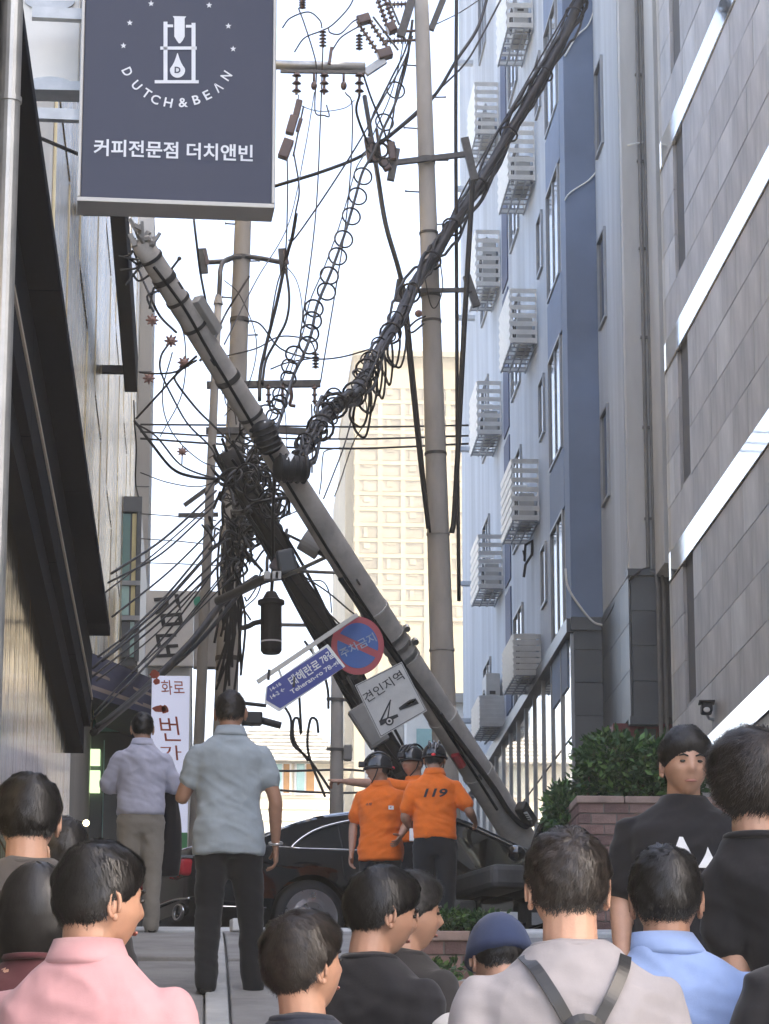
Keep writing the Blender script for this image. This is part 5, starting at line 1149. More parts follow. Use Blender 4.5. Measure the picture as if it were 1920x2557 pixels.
for x in (1.2, 4.38):
    for s_ in (-1, 1):
        w = MB().tube([(x, s_ * y, .36) for y in (.66, .67, .74, .85, .90, .91)], [.27, .345, .36, .36, .345, .27], 40); wo_ = cmesh(w).build('tyre', m_tyre, car, smooth=True)
        q = MB()
        q.tube([(x, s_ * .895, .36), (x, s_ * .925, .36), (x, s_ * .92, .36)], [.262, .262, .24], 40, caps=False)
        q.tube([(x, s_ * .895, .36), (x, s_ * .93, .36)], [.075, .06], 20)
        cmesh(q).build('rim', m_rim, wo_)
        q = MB().cyl((x, s_ * .86, .36), (x, s_ * .875, .36), .25, 32); cmesh(q).build('wheel_well_disc', m_rubber, wo_)
        # monoblock face: five solid segments with slots between them near the edge
        for k in range(5):
            a0 = 2 * math.pi * k / 5; P = []
            for j in range(9): t = a0 - .43 + .86 * j / 8; P.append((x + .245 * math.cos(t), s_ * .905, .36 + .245 * math.sin(t)))
            for j in range(9): t = a0 + .63 - 1.26 * j / 8; P.append((x + .14 * math.cos(t), s_ * .918, .36 + .14 * math.sin(t)))
            P.append((x, s_ * .92, .36)) if False else None
            q = MB().prism(P, (0, s_ * .012, 0)); cmesh(q).build('spoke', m_rim, wo_)
        q = MB().cyl((x, s_ * .90, .36), (x, s_ * .922, .36), .15, 30); cmesh(q).build('hub_face', m_rim, wo_)
        q = MB().cyl((x, s_ * .93, .36), (x, s_ * .938, .36), .03, 16); cmesh(q).build('hub_cap', m_chrome, wo_)
# interior seen through the open front door
q = MB().bb((2.4, -.8, .32), (3.4, .8, .40)); cmesh(q).build('floor', m_int, car)
for y in (-.38, .38):
    se = MB().bb((2.35, y - .26, .42), (2.85, y + .26, .62)); so_ = cmesh(se).build('seat', m_int, car, bevel=.06)
    q = MB().beam((2.36, y, .55), (2.12, y, 1.18), .5, .16, up=(1, 0, 0)); cmesh(q).build('backrest', m_int, so_, bevel=.05)
    q = MB().beam((2.12, y, 1.20), (2.08, y, 1.36), .26, .1, up=(1, 0, 0)); cmesh(q).build('headrest', m_int, so_, bevel=.04)
q = MB().bb((3.08, -.82, .72), (3.5, .82, .96)); cmesh(q).build('dashboard', m_int, car, bevel=.06)
q = MB().torus((2.95, .38, .90), (1, 0, .45), .18, .016, 28, 8); cmesh(q).build('steering_wheel', m_int, car, smooth=True)
q = MB().bb((2.5, -.1, .42), (3.2, .1, .68)); cmesh(q).build('console', m_int, car, bevel=.03)
q = MB().bb((3.0, -.93, .36), (3.3, -.925, .48)); cmesh(q).build('sill_card', m_white, car)
# the open front door
da = R(85); hin = Vector((3.42, -.95, 0)); dd = Vector((-math.cos(da), -math.sin(da), 0)); dn = Vector((-dd.y, dd.x, 0))
def D(u, z, o): p = hin + dd * u + dn * o; return K(p.x, p.y, z)
dq = MB(); prof_ = [(0, .30), (1.16, .30), (1.18, .6), (1.17, .92), (0.0, .95)]
dq.prism([D(u, z, -.05) for u, z in prof_], (D(0, 0, .06) - D(0, 0, -.05))); dr_ = dq.build('front_door', m_car, car, bevel=.02)
fr_ = [D(0.02, .95, .0), D(.35, 1.25, .02), D(.62, 1.46, .04), D(.9, 1.52, .05), D(1.1, 1.50, .05), D(1.16, 1.25, .03), D(1.17, .93, 0)]
MB().tube(catmull(fr_, 5), .03, 8).build('window_frame', m_car, dr_, smooth=True)
gp = catmull(fr_, 5); MB().add(gp, [tuple(range(len(gp)))]).build('window_pane', m_wind, dr_)
MB().tube(catmull([D(.1, .97, -.05), D(.38, 1.22, -.04), D(.64, 1.36, -.02), D(1.08, 1.38, -.01)], 5), .012, 6).build('chrome_line', m_chrome, dr_, smooth=True)
MB().box(D(.55, .62, .085), (.10, .10, .10)).build('armrest', m_int, dr_, bevel=.02)
MB().prism([D(u, z, .065) for u, z in ((.15, .42), (.95, .42), (.95, .52), (.15, .52))], (D(0, 0, .08) - D(0, 0, .065))).build('door_pocket', m_int, dr_)
mi = MB().ball(D(.22, 1.02, -.2), (.09, .12, .08), 16, 10).build('wing_mirror', m_car, dr_, smooth=True)
# small parcel left on the slab by the rear of the car
px_ = thing('small_carton', 'small white and yellow carton lying on the paving', 'carton', W(605, 2392, 21.5))
p = W(605, 2395, 21.5); p.z = G(21.5) + .05
MB().box(p + Vector((0, 0, .06)), (.17, .12, .09), Matrix.Rotation(.2, 3, 'Z')).build('carton_body', m_white, px_, bevel=.01)
MB().box(p + Vector((.05, -.01, .06)), (.08, .125, .094), Matrix.Rotation(.2, 3, 'Z')).build('yellow_label', mat('yellow print', (.6, .42, .12), .6, var=.2), px_)

# ------------------------------------------------------------------ brick planters and shrubs on the alley's other side
m_brk = [mat('brick %d' % k, c, .85, var=.3, scale=8, bump=.3, bscale=60) for k, c in enumerate(((.20, .115, .095), (.24, .14, .115), (.17, .10, .085), (.27, .17, .14)))]
m_mort = mat('mortar', (.22, .19, .17), .95, var=.2)
m_cap = mat('planter coping', (.36, .25, .20), .85, var=.25, scale=4, bump=.2, bscale=50)
m_soil = mat('soil', (.05, .04, .03), .95, var=.4)
def planter(label, x0, x1, y0, y1, zt_):
    z0 = G(y0) - .1
    t = thing('brick_planter', label, 'planter', (x0, y0, G(y0)), 'stepped brick planters')
    MB().bb((x0 + .012, y0 + .012, z0), (x1, y1, zt_ - .06)).build('core', m_mort, t)
    bh, bl = .088, .21; proto = {}
    nz = int((zt_ - .06 - z0) / bh) + 1
    def piece(a, b_):
        sz = tuple(round(k, 3) for k in (b_ - a)); mi_ = rnd.randrange(4)
        if (sz, mi_) in proto: return copy_piece(proto[(sz, mi_)], t, a)
        o = MB().bb((0, 0, 0), b_ - a).build('brick', m_brk[mi_]); o.parent = t; o.location = a - t.location; proto[(sz, mi_)] = o
    for j in range(nz):
        zb_ = zt_ - .06 - (j + 1) * bh; off = (j % 2) * bl / 2
        x = x0 - off
        while x < x1:
            a, c = max(x, x0), min(x + bl - .012, x1)
            if c - a > .03: piece(Vector((a, y0 - rnd.uniform(0, .006), zb_ + .012)), Vector((c, y0 + .05, zb_ + bh)))
            x += bl
        y = y0 + .062 - off
        while y < y1:
            a, c = max(y, y0 + .062), min(y + bl - .012, y1)
            if c - a > .03: piece(Vector((x0 - rnd.uniform(0, .006), a, zb_ + .012)), Vector((x0 + .05, c, zb_ + bh)))
            y += bl
    x = x0 - .02
    while x < x1:
        MB().bb((x, y0 - .025, zt_ - .058), (min(x + .39, x1 + .02), y0 + .16, zt_)).build('coping_stone', m_cap, t, bevel=.008); x += .40
    y = y0 + .165
    while y < y1:
        MB().bb((x0 - .02, y, zt_ - .058), (x0 + .16, min(y + .39, y1), zt_)).build('coping_stone', m_cap, t, bevel=.008); y += .40
    MB().bb((x0 + .16, y0 + .16, zt_ - .2), (x1, y1, zt_ - .07)).build('soil', m_soil, t)
    return t
m_leaf = mat('shrub leaf', (.045, .10, .028), .5, var=.5, scale=18, col2=(.018, .05, .016), spec=.4)
m_leafl = mat('shrub leaf light', (.10, .19, .045), .5, var=.4, scale=18, spec=.4)
m_stem = mat('stem', (.08, .055, .035), .9, var=.3)
def shrub(name, label, c, rx, ry, rz, n, leaf, seed, group):
    r0 = random.Random(seed); c = Vector(c); t = thing(name, label, 'shrub', c - Vector((0, 0, rz)), group)
    lobes = [(Vector((r0.uniform(-.7, .7) * rx, r0.uniform(-.6, .6) * ry, r0.uniform(-.3, .45) * rz)), r0.uniform(.35, .6)) for _ in range(14)] + [(Vector((0, 0, -.1 * rz)), .7)]
    qs = [MB(), MB()]
    for k in range(n):
        lc, lr_ = r0.choice(lobes); d = Vector((r0.gauss(0, 1), r0.gauss(0, 1), r0.gauss(0, 1))).normalized()
        p = lc + Vector((d.x * rx, d.y * ry, d.z * rz)) * lr_ * (r0.uniform(.55, 1.08) if r0.random() < .9 else r0.uniform(1, 1.3))
        if p.z < -rz * .95: continue
        p = c + p; ax = (d + Vector((r0.gauss(0, .6), r0.gauss(0, .6), r0.gauss(.3, .6)))).normalized(); u, v = frame(ax)
        a = r0.uniform(0, 6.28); u = u * math.cos(a) + v * math.sin(a); L_ = leaf * r0.uniform(.7, 1.3)
        nrm = ax.cross(u); qs[1 if r0.random() < .22 else 0].add([p, p + ax * L_ * .5 + u * L_ * .24 + nrm * .05 * L_, p + ax * L_, p + ax * L_ * .5 - u * L_ * .24 + nrm * .05 * L_], [(0, 1, 2), (0, 2, 3)])
    for q, m_ in zip(qs, (m_leaf, m_leafl)): tag(q.build('foliage', m_, t, fix=False), None, None, kind='stuff')
    q = MB()
    for k in range(9): e = c + Vector((r0.uniform(-.6, .6) * rx, r0.uniform(-.6, .6) * ry, r0.uniform(0, .6) * rz)); b0 = c + Vector((r0.uniform(-.25, .25) * rx, 0, -rz * 1.1)); q.tube(catmull([b0, b0.lerp(e, .5) + Vector((.02, 0, .02)), e], 4), [.012] * 8 + [.005], 5)
    q.build('branches', m_stem, t)
    return t
PL1 = (W(1449, 2000, 24.2), W(1445, 1986, 24.2))
planter('tall brick planter with clipped green shrub beside black shirted man', PL1[0].x, PL1[0].x + 1.35, 24.3, 26.6, W(1500, 1988, 24.3).z)
shrub('shrub', 'dense green shrub growing in the tall brick planter', W(1520, 1935, 25.2) + Vector((.22, 0, -.02)), .62, .55, .36, 7000, .075, 3, 'planter shrubs')
shrub('shrub', 'trailing dark green shrub spilling down beside the tall brick planter', W(1440, 2010, 25.0) + Vector((-.02, .1, -.08)), .20, .4, .30, 2200, .07, 8, 'planter shrubs')
planter('low brick planter with a tuft of green in middle of alley', W(1020, 2330, 18).x, W(1020, 2330, 18).x + .66, 17.9, 19.8, W(1100, 2325, 17.9).z)
shrub('shrub', 'small tuft of green leaves in the low brick planter', W(1150, 2305, 18.6), .26, .4, .07, 1500, .045, 9, 'planter shrubs')
planter('lowest brick planter in front of the gathered heads', W(960, 2440, 14).x, W(960, 2440, 14).x + .62, 13.8, 16.2, W(1000, 2450, 13.8).z)
shrub('shrub', 'sparse green leaves in the lowest brick planter', W(1050, 2440, 14.8), .2, .5, .06, 700, .045, 10, 'planter shrubs')
# ------------------------------------------------------------------ people
m_skin = mat('skin', (.50, .29, .20), .5, var=.12, scale=14, sss=.12, bump=.05, bscale=180)
m_skin2 = mat('skin tanned', (.42, .23, .15), .5, var=.12, scale=14, sss=.12, bump=.05, bscale=180)
m_hair = mat('black hair', (.014, .012, .011), .42, var=.3, scale=70, spec=.5, col2=(.006, .005, .005))  # two-tone noise in the hair colours imitates highlight streaks
m_hairb = mat('dark brown hair', (.034, .024, .018), .42, var=.3, scale=70, spec=.5, col2=(.009, .007, .006))
m_hairg = mat('greying hair', (.06, .056, .053), .45, var=.35, scale=70, spec=.5, col2=(.012, .011, .011))
m_eye = mat('eye dark', (.015, .012, .01), .2, var=0)
m_lip = mat('lip', (.36, .15, .12), .45, var=.1)
m_shoe = mat('black shoe', (.015, .014, .014), .4, var=.2)
def ell(c, a, b, n=20, z=None, p=2.3):
    out = []
    for k in range(n):
        t = 2 * math.pi * k / n; ct, st_ = math.cos(t), math.sin(t)
        out.append(Vector((c[0] + a * math.copysign(abs(ct) ** (2 / p), ct), c[1] + b * math.copysign(abs(st_) ** (2 / p), st_), c[2])))
    return out
def limb(q, pts, n=12):
    P = catmull([p for p, _ in pts], 5); rs = catmull([Vector((r, 0, 0)) for _, r in pts], 5)
    q.tube(P, [r.x for r in rs], n); q.ball(P[0], rs[0].x, n, 6); q.ball(P[-1], rs[-1].x, n, 6)
def remesh(q, vox, it=4):
    me = bpy.data.meshes.new('r'); me.from_pydata([tuple(p) for p in q.v], [], q.f)
    bm = bmesh.new(); bm.from_mesh(me); bmesh.ops.recalc_face_normals(bm, faces=bm.faces); bm.to_mesh(me); bm.free()
    o = bpy.data.objects.new('r', me); TMP.collection.objects.link(o)
    md = o.modifiers.new('r', 'REMESH'); md.mode = 'VOXEL'; md.voxel_size = vox; md.adaptivity = 0
    if it: sm = o.modifiers.new('s', 'SMOOTH'); sm.factor = .5; sm.iterations = it
    r = evaluated(o); bpy.data.objects.remove(o)
    return r
def as_mb(me): return MB().add([v.co for v in me.vertices], [tuple(p.vertices) for p in me.polygons])
def headpt(d):
    x, y, z = .0785 * d.x, .098 * d.y, .118 * d.z
    if d.z < -.15:
        k = (-d.z - .15) / .85; x *= 1 - .34 * k ** 1.4
        if d.y < 0: y *= 1 - .42 * k
        else: y *= 1 - .10 * k
    if d.y > 0:
        g = lambda cx, sx_, cz, sz: math.exp(-((abs(x) - cx) / sx_) ** 2 - ((z - cz) / sz) ** 2)
        y += .021 * math.exp(-(x / .013) ** 2) * math.exp(-((z + .020) / (.014 if z < -.02 else .030)) ** 2)
        y += .004 * g(.03, .02, .030, .010) - .009 * g(.031, .014, .010, .012) + .004 * g(0, .022, -.054, .007) + .004 * g(0, .02, -.068, .006) - .003 * g(0, .02, -.061, .003) + .006 * g(0, .02, -.098, .016) + .004 * g(.045, .016, -.015, .02)
    return Vector((x, y, z))
def headmesh():
    n, m = 56, 44; rings = []
    for i in range(1, m):
        t = math.pi * i / m; rings.append([headpt(Vector((math.cos(2 * math.pi * k / n) * math.sin(t), math.sin(2 * math.pi * k / n) * math.sin(t), -math.cos(t)))) for k in range(n)])
    return MB().loft(rings)
HEAD = headmesh()
def ear(q, s_):
    c = Vector((s_ * .079, -.008, -.008)); P = []
    for k in range(15):
        a = R(-75 + 290 * k / 14); P.append(c + Vector((s_ * (.008 + .006 * math.sin(a * .5) ** 2), -.013 * math.cos(a) * -1 * -1 - .004, .030 * math.sin(a))))
    q.tube(P, [.0045 + .0015 * math.sin(math.pi * k / 14) for k in range(15)], 7)
    q.ball(c + Vector((s_ * .003, -.002, 0)), (.009, .014, .026), 10, 7); q.ball(c + Vector((s_ * .006, .002, -.028)), (.007, .009, .010), 8, 6)
def hairmesh(st, seed):
    """scalp cap that sinks under the skin at the hairline plus a few thousand lying strands"""
    r0 = random.Random(seed); q = MB(); n, m = 72, 54
    f0, s0, b0 = st['front'], st['side'], st['back']; th = st['thick']
    crown = Vector((.12, -.45, .88)).normalized()
    def zlim(az):       # az 0 front .. pi back
        c = math.cos(az)
        return f0 * max(0, c) ** 1.3 + b0 * max(0, -c) ** .8 + s0 * (1 - abs(c)) ** 1.0
    def pt(d, extra=0.):
        az = math.atan2(abs(d.x), d.y); t = (d.z - zlim(az) - .07 * noise.noise(Vector((d.x * 5, d.y * 5, seed))) - .04 * noise.noise(Vector((d.x * 19, d.y * 19, seed)))) / (.22 + .30 * max(0, -d.y))
        t = max(-.6, min(1, t)); p = headpt(d)
        nn = Vector((d.x / .0785, d.y / .098, d.z / .118)).normalized()
        k = th * (.16 + .84 * max(0, min(1, (d.z + .50) / 1.15)) ** 1.2)
        k *= 1 - st.get('bald', 0) * math.exp(-((d - crown).length / .42) ** 2)
        k += .008 * noise.noise(d * 4 + Vector((seed, 0, 0))) * min(1, th / .02) + .005 * noise.noise(d * 9 + Vector((0, seed, 0))) + .003 * noise.noise(d * 21)
        o = k * min(1, max(0, t) ** .6) if t > 0 else 0.014 * t
        return p + nn * (o - .0015 + (extra if t > .1 else 0)), t
    rings = []
    for i in range(1, m):
        t = math.pi * i / m
        rings.append([pt(Vector((math.cos(2 * math.pi * k / n) * math.sin(t), math.sin(2 * math.pi * k / n) * math.sin(t), -math.cos(t))))[0] for k in range(n)])
    q.loft(rings)
    N = int(st.get('n', 2600) * 2.2); cnt = 0
    while cnt < N:
        d = Vector((r0.gauss(0, 1), r0.gauss(0, 1), r0.gauss(.25, 1))).normalized()
        _, t = pt(d)
        if t < .12: continue
        if r0.random() < st.get('bald', 0) * 1.1 * math.exp(-((d - crown).length / .38) ** 2): continue
        cnt += 1
        fl_ = (d * d.dot(crown) - crown)
        if fl_.length < .05: fl_ = Vector((r0.uniform(-1, 1), r0.uniform(-1, 1), 0))
        fl_.normalize(); sw = fl_.cross(d); fl_ = (fl_ + sw * r0.gauss(.25, .35)).normalized()
        L_ = st.get('len', .035) * r0.uniform(.5, 1.5); steps = 4; P = []; cur = d; lift = r0.uniform(.0005, .006)
        for k in range(steps + 1):
            p, tt = pt(cur, lift + .004 * (k / steps) * r0.uniform(-.3, 1) * st.get('mess', 1)); P.append(p)
            cur = (cur + fl_ * (L_ / steps / .1) + sw * r0.gauss(0, .02)).normalized()
        if d.y < -.15 and t < .75 and d.z < 0:
            p0_ = P[0]; L2 = r0.uniform(.004, .018); P = [p0_ + Vector((r0.gauss(0, .004) * k2 / steps, .10 * L2 * k2 / steps, -L2 * k2 / steps)) for k2 in range(steps + 1)]
        w = r0.uniform(.0006, .0016)
        side = [(P[min(k + 1, steps)] - P[max(k - 1, 0)]).cross(d).normalized() for k in range(steps + 1)]
        vs = []
        for k in range(steps + 1): ww = w * (1 - .8 * k / steps); vs += [P[k] - side[k] * ww, P[k] + side[k] * ww]
        q.add(vs, [(2 * k, 2 * k + 1, 2 * k + 3, 2 * k + 2) for k in range(steps)])
    return q
def bobmesh(seed, length=.16, n=3600, wavy=0.):
    """longer hair: bell that hangs to the jaw, open at the face, with long strands"""
    r0 = random.Random(seed); q = MB(); nn, m = 64, 24
    def bp(az, v):      # az from front, v 0 crown .. 1 ends
        wv = .006 * wavy * math.sin(v * 14 + az * 3 + seed) + .004 * noise.noise(Vector((math.cos(az) * 4, math.sin(az) * 4, v * 5 + seed)))
        if v < .5:
            t = v / .5 * math.pi / 2; d = Vector((math.sin(az) * math.sin(t), math.cos(az) * math.sin(t), math.cos(t))); p = headpt(d) + d * (.024 + wv); return p
        e = headpt(Vector((math.sin(az), math.cos(az), 0))) + Vector((math.sin(az), math.cos(az), 0)) * (.026 + wv)
        f = (v - .5) / .5; fr_ = max(0, math.cos(az)); e.x *= 1 + .08 * math.sin(f * math.pi); e.y *= 1 + .06 * math.sin(f * math.pi) - .25 * f * (1 if e.y < 0 else 0)
        return e + Vector((0, 0, -length * f))
    azs = [R(48) + (2 * math.pi - R(96)) * k / nn for k in range(nn + 1)]
    outer = [[bp(a, v / m) for a in azs] for v in range(0, m + 1)]
    inner = [[Vector((p.x * .86, p.y * .86, p.z - .004)) for p in r_] for r_ in outer]
    n1 = nn + 1
    vs = [p for r_ in outer for p in r_] + [p for r_ in inner for p in r_]; o = (m + 1) * n1; fs = []
    for i in range(m):
        for k in range(nn): fs += [(i * n1 + k, i * n1 + k + 1, (i + 1) * n1 + k + 1, (i + 1) * n1 + k), (o + i * n1 + k, o + (i + 1) * n1 + k, o + (i + 1) * n1 + k + 1, o + i * n1 + k + 1)]
    for k in range(nn): fs.append((m * n1 + k, m * n1 + k + 1, o + m * n1 + k + 1, o + m * n1 + k))
    for i in range(m): fs += [(i * n1, (i + 1) * n1, o + (i + 1) * n1, o + i * n1), (i * n1 + nn, o + i * n1 + nn, o + (i + 1) * n1 + nn, (i + 1) * n1 + nn)]
    q.add(vs, fs)
    cap = MB()
    for a0 in range(14):      # fringe across the brow
        az = R(-48 + 96 * a0 / 13); P = [headpt(Vector((math.sin(az) * math.sin(t), math.cos(az) * math.sin(t), math.cos(t)))) + Vector((0, .012, .012)) for t in (0.2, .5, .8, 1.05)]; q.tube(P, [.012, .013, .012, .006], 6)
    for _ in range(n):
        az = R(50) + (2 * math.pi - R(100)) * r0.random(); v0 = r0.uniform(.08, .8); v1 = min(1.06, v0 + r0.uniform(.12, .35)); P = []
        da = r0.gauss(0, .05); lift = r0.uniform(.001, .005)
        for k in range(6):
            v = v0 + (v1 - v0) * k / 5; p = bp(az + da * k / 5, v); c = Vector((0, 0, p.z)); P.append(p + (p - c).normalized() * lift)
        w = r0.uniform(.0009, .002); vs = []
        for k in range(6):
            d = (P[min(k + 1, 5)] - P[max(k - 1, 0)]); sdv = d.cross(Vector((P[k].x, P[k].y, .3 * P[k].z))).normalized() * w * (1 - .5 * k / 5); vs += [P[k] - sdv, P[k] + sdv]
        q.add(vs, [(2 * k, 2 * k + 1, 2 * k + 3, 2 * k + 2) for k in range(5)])
    return q
def hand(q, wrist, d, pn, s_, curl=.35, point=False):
    """palm with four fingers and a thumb; d along the hand, pn out of the palm, s_ side of the thumb"""
    d = d.normalized(); pn = (pn - d * pn.dot(d)).normalized(); sd_ = d.cross(pn).normalized() * s_
    rings = []
    for t, hw, ht in ((-.015, .024, .019), (.01, .03, .018), (.045, .041, .016), (.08, .042, .014), (.092, .038, .011)):
        c = wrist + d * t; rings.append([c + sd_ * (hw * math.cos(2 * math.pi * k / 14)) + pn * (ht * math.sin(2 * math.pi * k / 14)) for k in range(14)])
    q.loft(rings)
    for f, (o, L_, r_) in enumerate(((.031, .070, .0088), (.011, .078, .009), (-.010, .072, .0087), (-.029, .056, .0078))):
        cu_ = 0.05 if (point and f == 0) else (1.25 if point else curl * (1 + .15 * f)); p = wrist + d * .086 + sd_ * o; dirv = (d + sd_ * (o * 1.5)).normalized(); P = [p]
        for k in range(3):
            a = cu_ * (.7, 1.1, .8)[k]; dirv = (dirv * math.cos(a) + pn * math.sin(a)).normalized(); p = p + dirv * L_ * (.45, .32, .23)[k]; P.append(p)
        q.tube(catmull(P, 3), [r_ * (1 - .035 * k) for k in range(10)], 8); q.ball(P[-1], r_ * .7, 8, 5)
    p = wrist + d * .02 + sd_ * .024 + pn * .006; dv = (d * .75 + sd_ * .75 + pn * .35).normalized(); P = [p, p + dv * .035]; dv = (dv + d * .5 + pn * .3).normalized(); P.append(P[-1] + dv * .03); P.append(P[-1] + (dv + pn * .3).normalized() * .022)
    q.tube(catmull(P, 3), [.013, .0125, .012, .0115, .011, .0105, .0102, .0098, .009, .0075], 8)
SHORT = dict(front=.50, side=.02, back=-.58, thick=.020, len=.04)
FULL = dict(front=.46, side=-.06, back=-.66, thick=.027, len=.05, n=3000)
CROP = dict(front=.52, side=-.02, back=-.52, thick=.013, len=.022)
THIN = dict(front=.50, side=-.02, back=-.62, thick=.020, len=.035, bald=.65)
def person(label, top, Y, face, shirt, pants, hair=SHORT, hairm=None, head=(0, 0), sleeve=.55, collar=False, skin=None, vox=.012, arms=None, untuck=True, seed=1, fold=.012, group=None, hat=None, extra_h=0., lean=0., side=0., wide=1., legs=None, shoes=True, base_at=None, shorts=False):
    tp = W(top[0], top[1], Y); g = G(Y); H = tp.z - g - extra_h; k = H / 1.75
    b0 = Vector((tp.x, Y, g)); skin = skin or m_skin
    if base_at: b0 = W(base_at[0], base_at[1], Y); b0.z = g
    t = thing('person', label, 'person', b0, group)
    Rz = Matrix.Rotation(R(face), 3, 'Z'); Lx = Matrix.Rotation(-lean, 3, 'X')
    def up(p):
        p = Vector(p)
        if side and p.z > .9: p = p + Vector((side * ((p.z - .9) / .85) ** 3, 0, 0))
        if lean and p.z > .92: p = Vector((0, 0, .92)) + Lx @ (p - Vector((0, 0, .92)))
        return p
    def wv(p): return b0 + Rz @ (Vector(p) * k)
    shift = Vector((0, 0, 0))
    if lean:       # keep the head over the surveyed point
        hp = up((0, 0, 1.75)); shift = Rz @ (Vector((-hp.x, -hp.y, 0)) * k); b0 = b0 + shift; t.location = b0
    A = {'R': ((.235, -.035, 1.14), (.25, .06, .89)), 'L': ((-.235, -.035, 1.14), (-.25, .06, .89))}
    if arms: A.update(arms)
    LG = legs or {'R': ((.10, .01, .50), (.105, -.01, .09)), 'L': ((-.10, .01, .50), (-.105, -.01, .09))}
    def torso(o=0., z0=.84, boxy=0.):
        rs = [(.84, .155, .108, 0), (.93, .168, .118, -.006), (1.02, .152, .106, .0), (1.12, .15, .104, .006), (1.25, .168, .116, .006), (1.33, .180, .116, .0), (1.385, .182, .106, -.006), (1.425, .158, .092, -.012), (1.455, .120, .08, -.016), (1.485, .085, .07, -.016), (1.51, .064, .06, -.014)]
        out = []
        for z, a, b, yo in rs:
            if z < z0: continue
            oo = o if z < 1.40 else o * .55
            aa = a * wide + oo + (boxy if 1.0 < z < 1.2 else 0); out.append([up(p) for p in ell((0, yo, z), aa, b * wide + oo + (boxy if 1.0 < z < 1.2 else 0), 24)])
        if z0 < .84: out = [[up(p) for p in ell((0, 0, z0), .176 * wide + o + boxy * .6, .128 * wide + o + boxy * .6, 24)], [up(p) for p in ell((0, 0, .93), .178 * wide + o + boxy * .6, .126 * wide + o + boxy * .6, 24)]] + out[2:]
        return out
    SH = {'R': up((.176 * wide, -.012, 1.378)), 'L': up((-.176 * wide, -.012, 1.378))}
    q = MB().loft(torso())
    def arm_pts(s_, o=0., f=1.):
        e, w = up(A[s_][0]), up(A[s_][1]); S_ = SH[s_]
        pts = [(S_, .054 + o), (S_.lerp(e, .5), .047 + o * 1.1), (e, .041 + o * 1.2)]
        if f >= 2: pts += [(e.lerp(w, .3), .042 + o), (w, .0275 + o * .8)]
        return pts
    for s_ in 'RL': limb(q, arm_pts(s_, 0, 2))
    for s_ in 'RL':
        kn, an = Vector(LG[s_][0]), Vector(LG[s_][1]); hp = Vector(((.09 if s_ == 'R' else -.09), 0, .90))
        limb(q, [(hp, .088), (hp.lerp(kn, .5), .075), (kn, .056), (kn.lerp(an, .35), .054), (an, .036)])
    core = as_mb(remesh(q, .016, 3))
    # head and neck
    hq = MB(); HR = Matrix.Rotation(R(head[0]), 3, 'Z') @ Matrix.Rotation(R(head[1]), 3, 'X')
    nk = up((0, -.012, 1.50)); hc_ = nk + HR @ Vector((0, .026, .124))
    hq.add([hc_ + HR @ p for p in HEAD.v], HEAD.f)
    limb(hq, [(up((0, -.02, 1.43)), .072), (nk + Vector((0, -.006, .01)), .062), (hc_ + HR @ Vector((0, -.026, -.045)), .060)], 14)
    hm = as_mb(remesh(hq, .0065, 2)); eq = MB()
    for s_ in (-1, 1): ear(eq, s_)
    hm.add([hc_ + HR @ p for p in eq.v], eq.f)
    core.add(hm.v, hm.f)
    for s_ in 'RL':
        e, w = up(A[s_][0]), up(A[s_][1]); d = (w - e)
        pn = A.get('pn' + s_) or (Vector((-1, .3, 0)) if s_ == 'R' else Vector((1, .3, 0)))
        hand(core, w + d.normalized() * .01, d, Vector(pn), 1 if (s_ == 'R') else -1, A.get('curl' + s_, .35), A.get('point' + s_, False))
    b = MB().add([wv(p) for p in core.v], core.f).build('body', skin, t, smooth=True, fix=False)
    # face
    for s_ in (-1, 1):
        fq = MB().ball(hc_ + HR @ Vector((s_ * .031, .0865, .010)), (.0115, .006, .0055), 10, 6)
        MB().add([wv(p) for p in fq.v], fq.f).build('eye', m_eye, t, smooth=True)
    for s_ in (-1, 1):
        fq = MB().tube([hc_ + HR @ Vector((s_ * x, y, z)) for x, y, z in ((.014, .0985, .028), (.03, .097, .034), (.046, .086, .030))], [.003, .0042, .002], 6)
        MB().add([wv(p) for p in fq.v], fq.f).build('eyebrow', hairm or m_hair, t, smooth=True)
    fq = MB().tube([hc_ + HR @ Vector((x, y, -.061 + z)) for x, y, z in ((-.022, .083, .0), (-.01, .0885, .001), (0, .090, 0), (.01, .0885, .001), (.022, .083, 0))], [.002, .005, .0055, .005, .002], 6)
    MB().add([wv(p) for p in fq.v], fq.f).build('mouth', m_lip, t, smooth=True)
    if hair is not None:
        q = bobmesh(seed, **hair['bob']) if 'bob' in hair else hairmesh(hair, seed)
        MB().add([wv(hc_ + HR @ p) for p in q.v], q.f).build('hair', hairm or m_hair, t, smooth=True, fix=False)
    if hat: hat(t, lambda p: wv(hc_ + HR @ Vector(p)))
    # trousers
    q = MB().loft([ell((0, -.004, z), a * wide, b_ * wide, 24) for z, a, b_ in ((.78, .15, .10), (.86, .172, .122), (.95, .178, .126), (1.0, .166, .116))])
    for s_ in 'RL':
        kn, an = Vector(LG[s_][0]), Vector(LG[s_][1]); hp = Vector(((.088 if s_ == 'R' else -.088), 0, .88)); en = an + Vector((0, 0, -.03)) if not shorts else kn
        limb(q, [(hp, .104 * wide), (hp.lerp(kn, .5), .094 * wide), (kn, .076), (kn.lerp(en, .5), .070), (en, .062)] if not shorts else [(hp, .104), (hp.lerp(kn, .5), .1), (kn, .095)], 14)
    pm = as_mb(remesh(q, .016, 8))
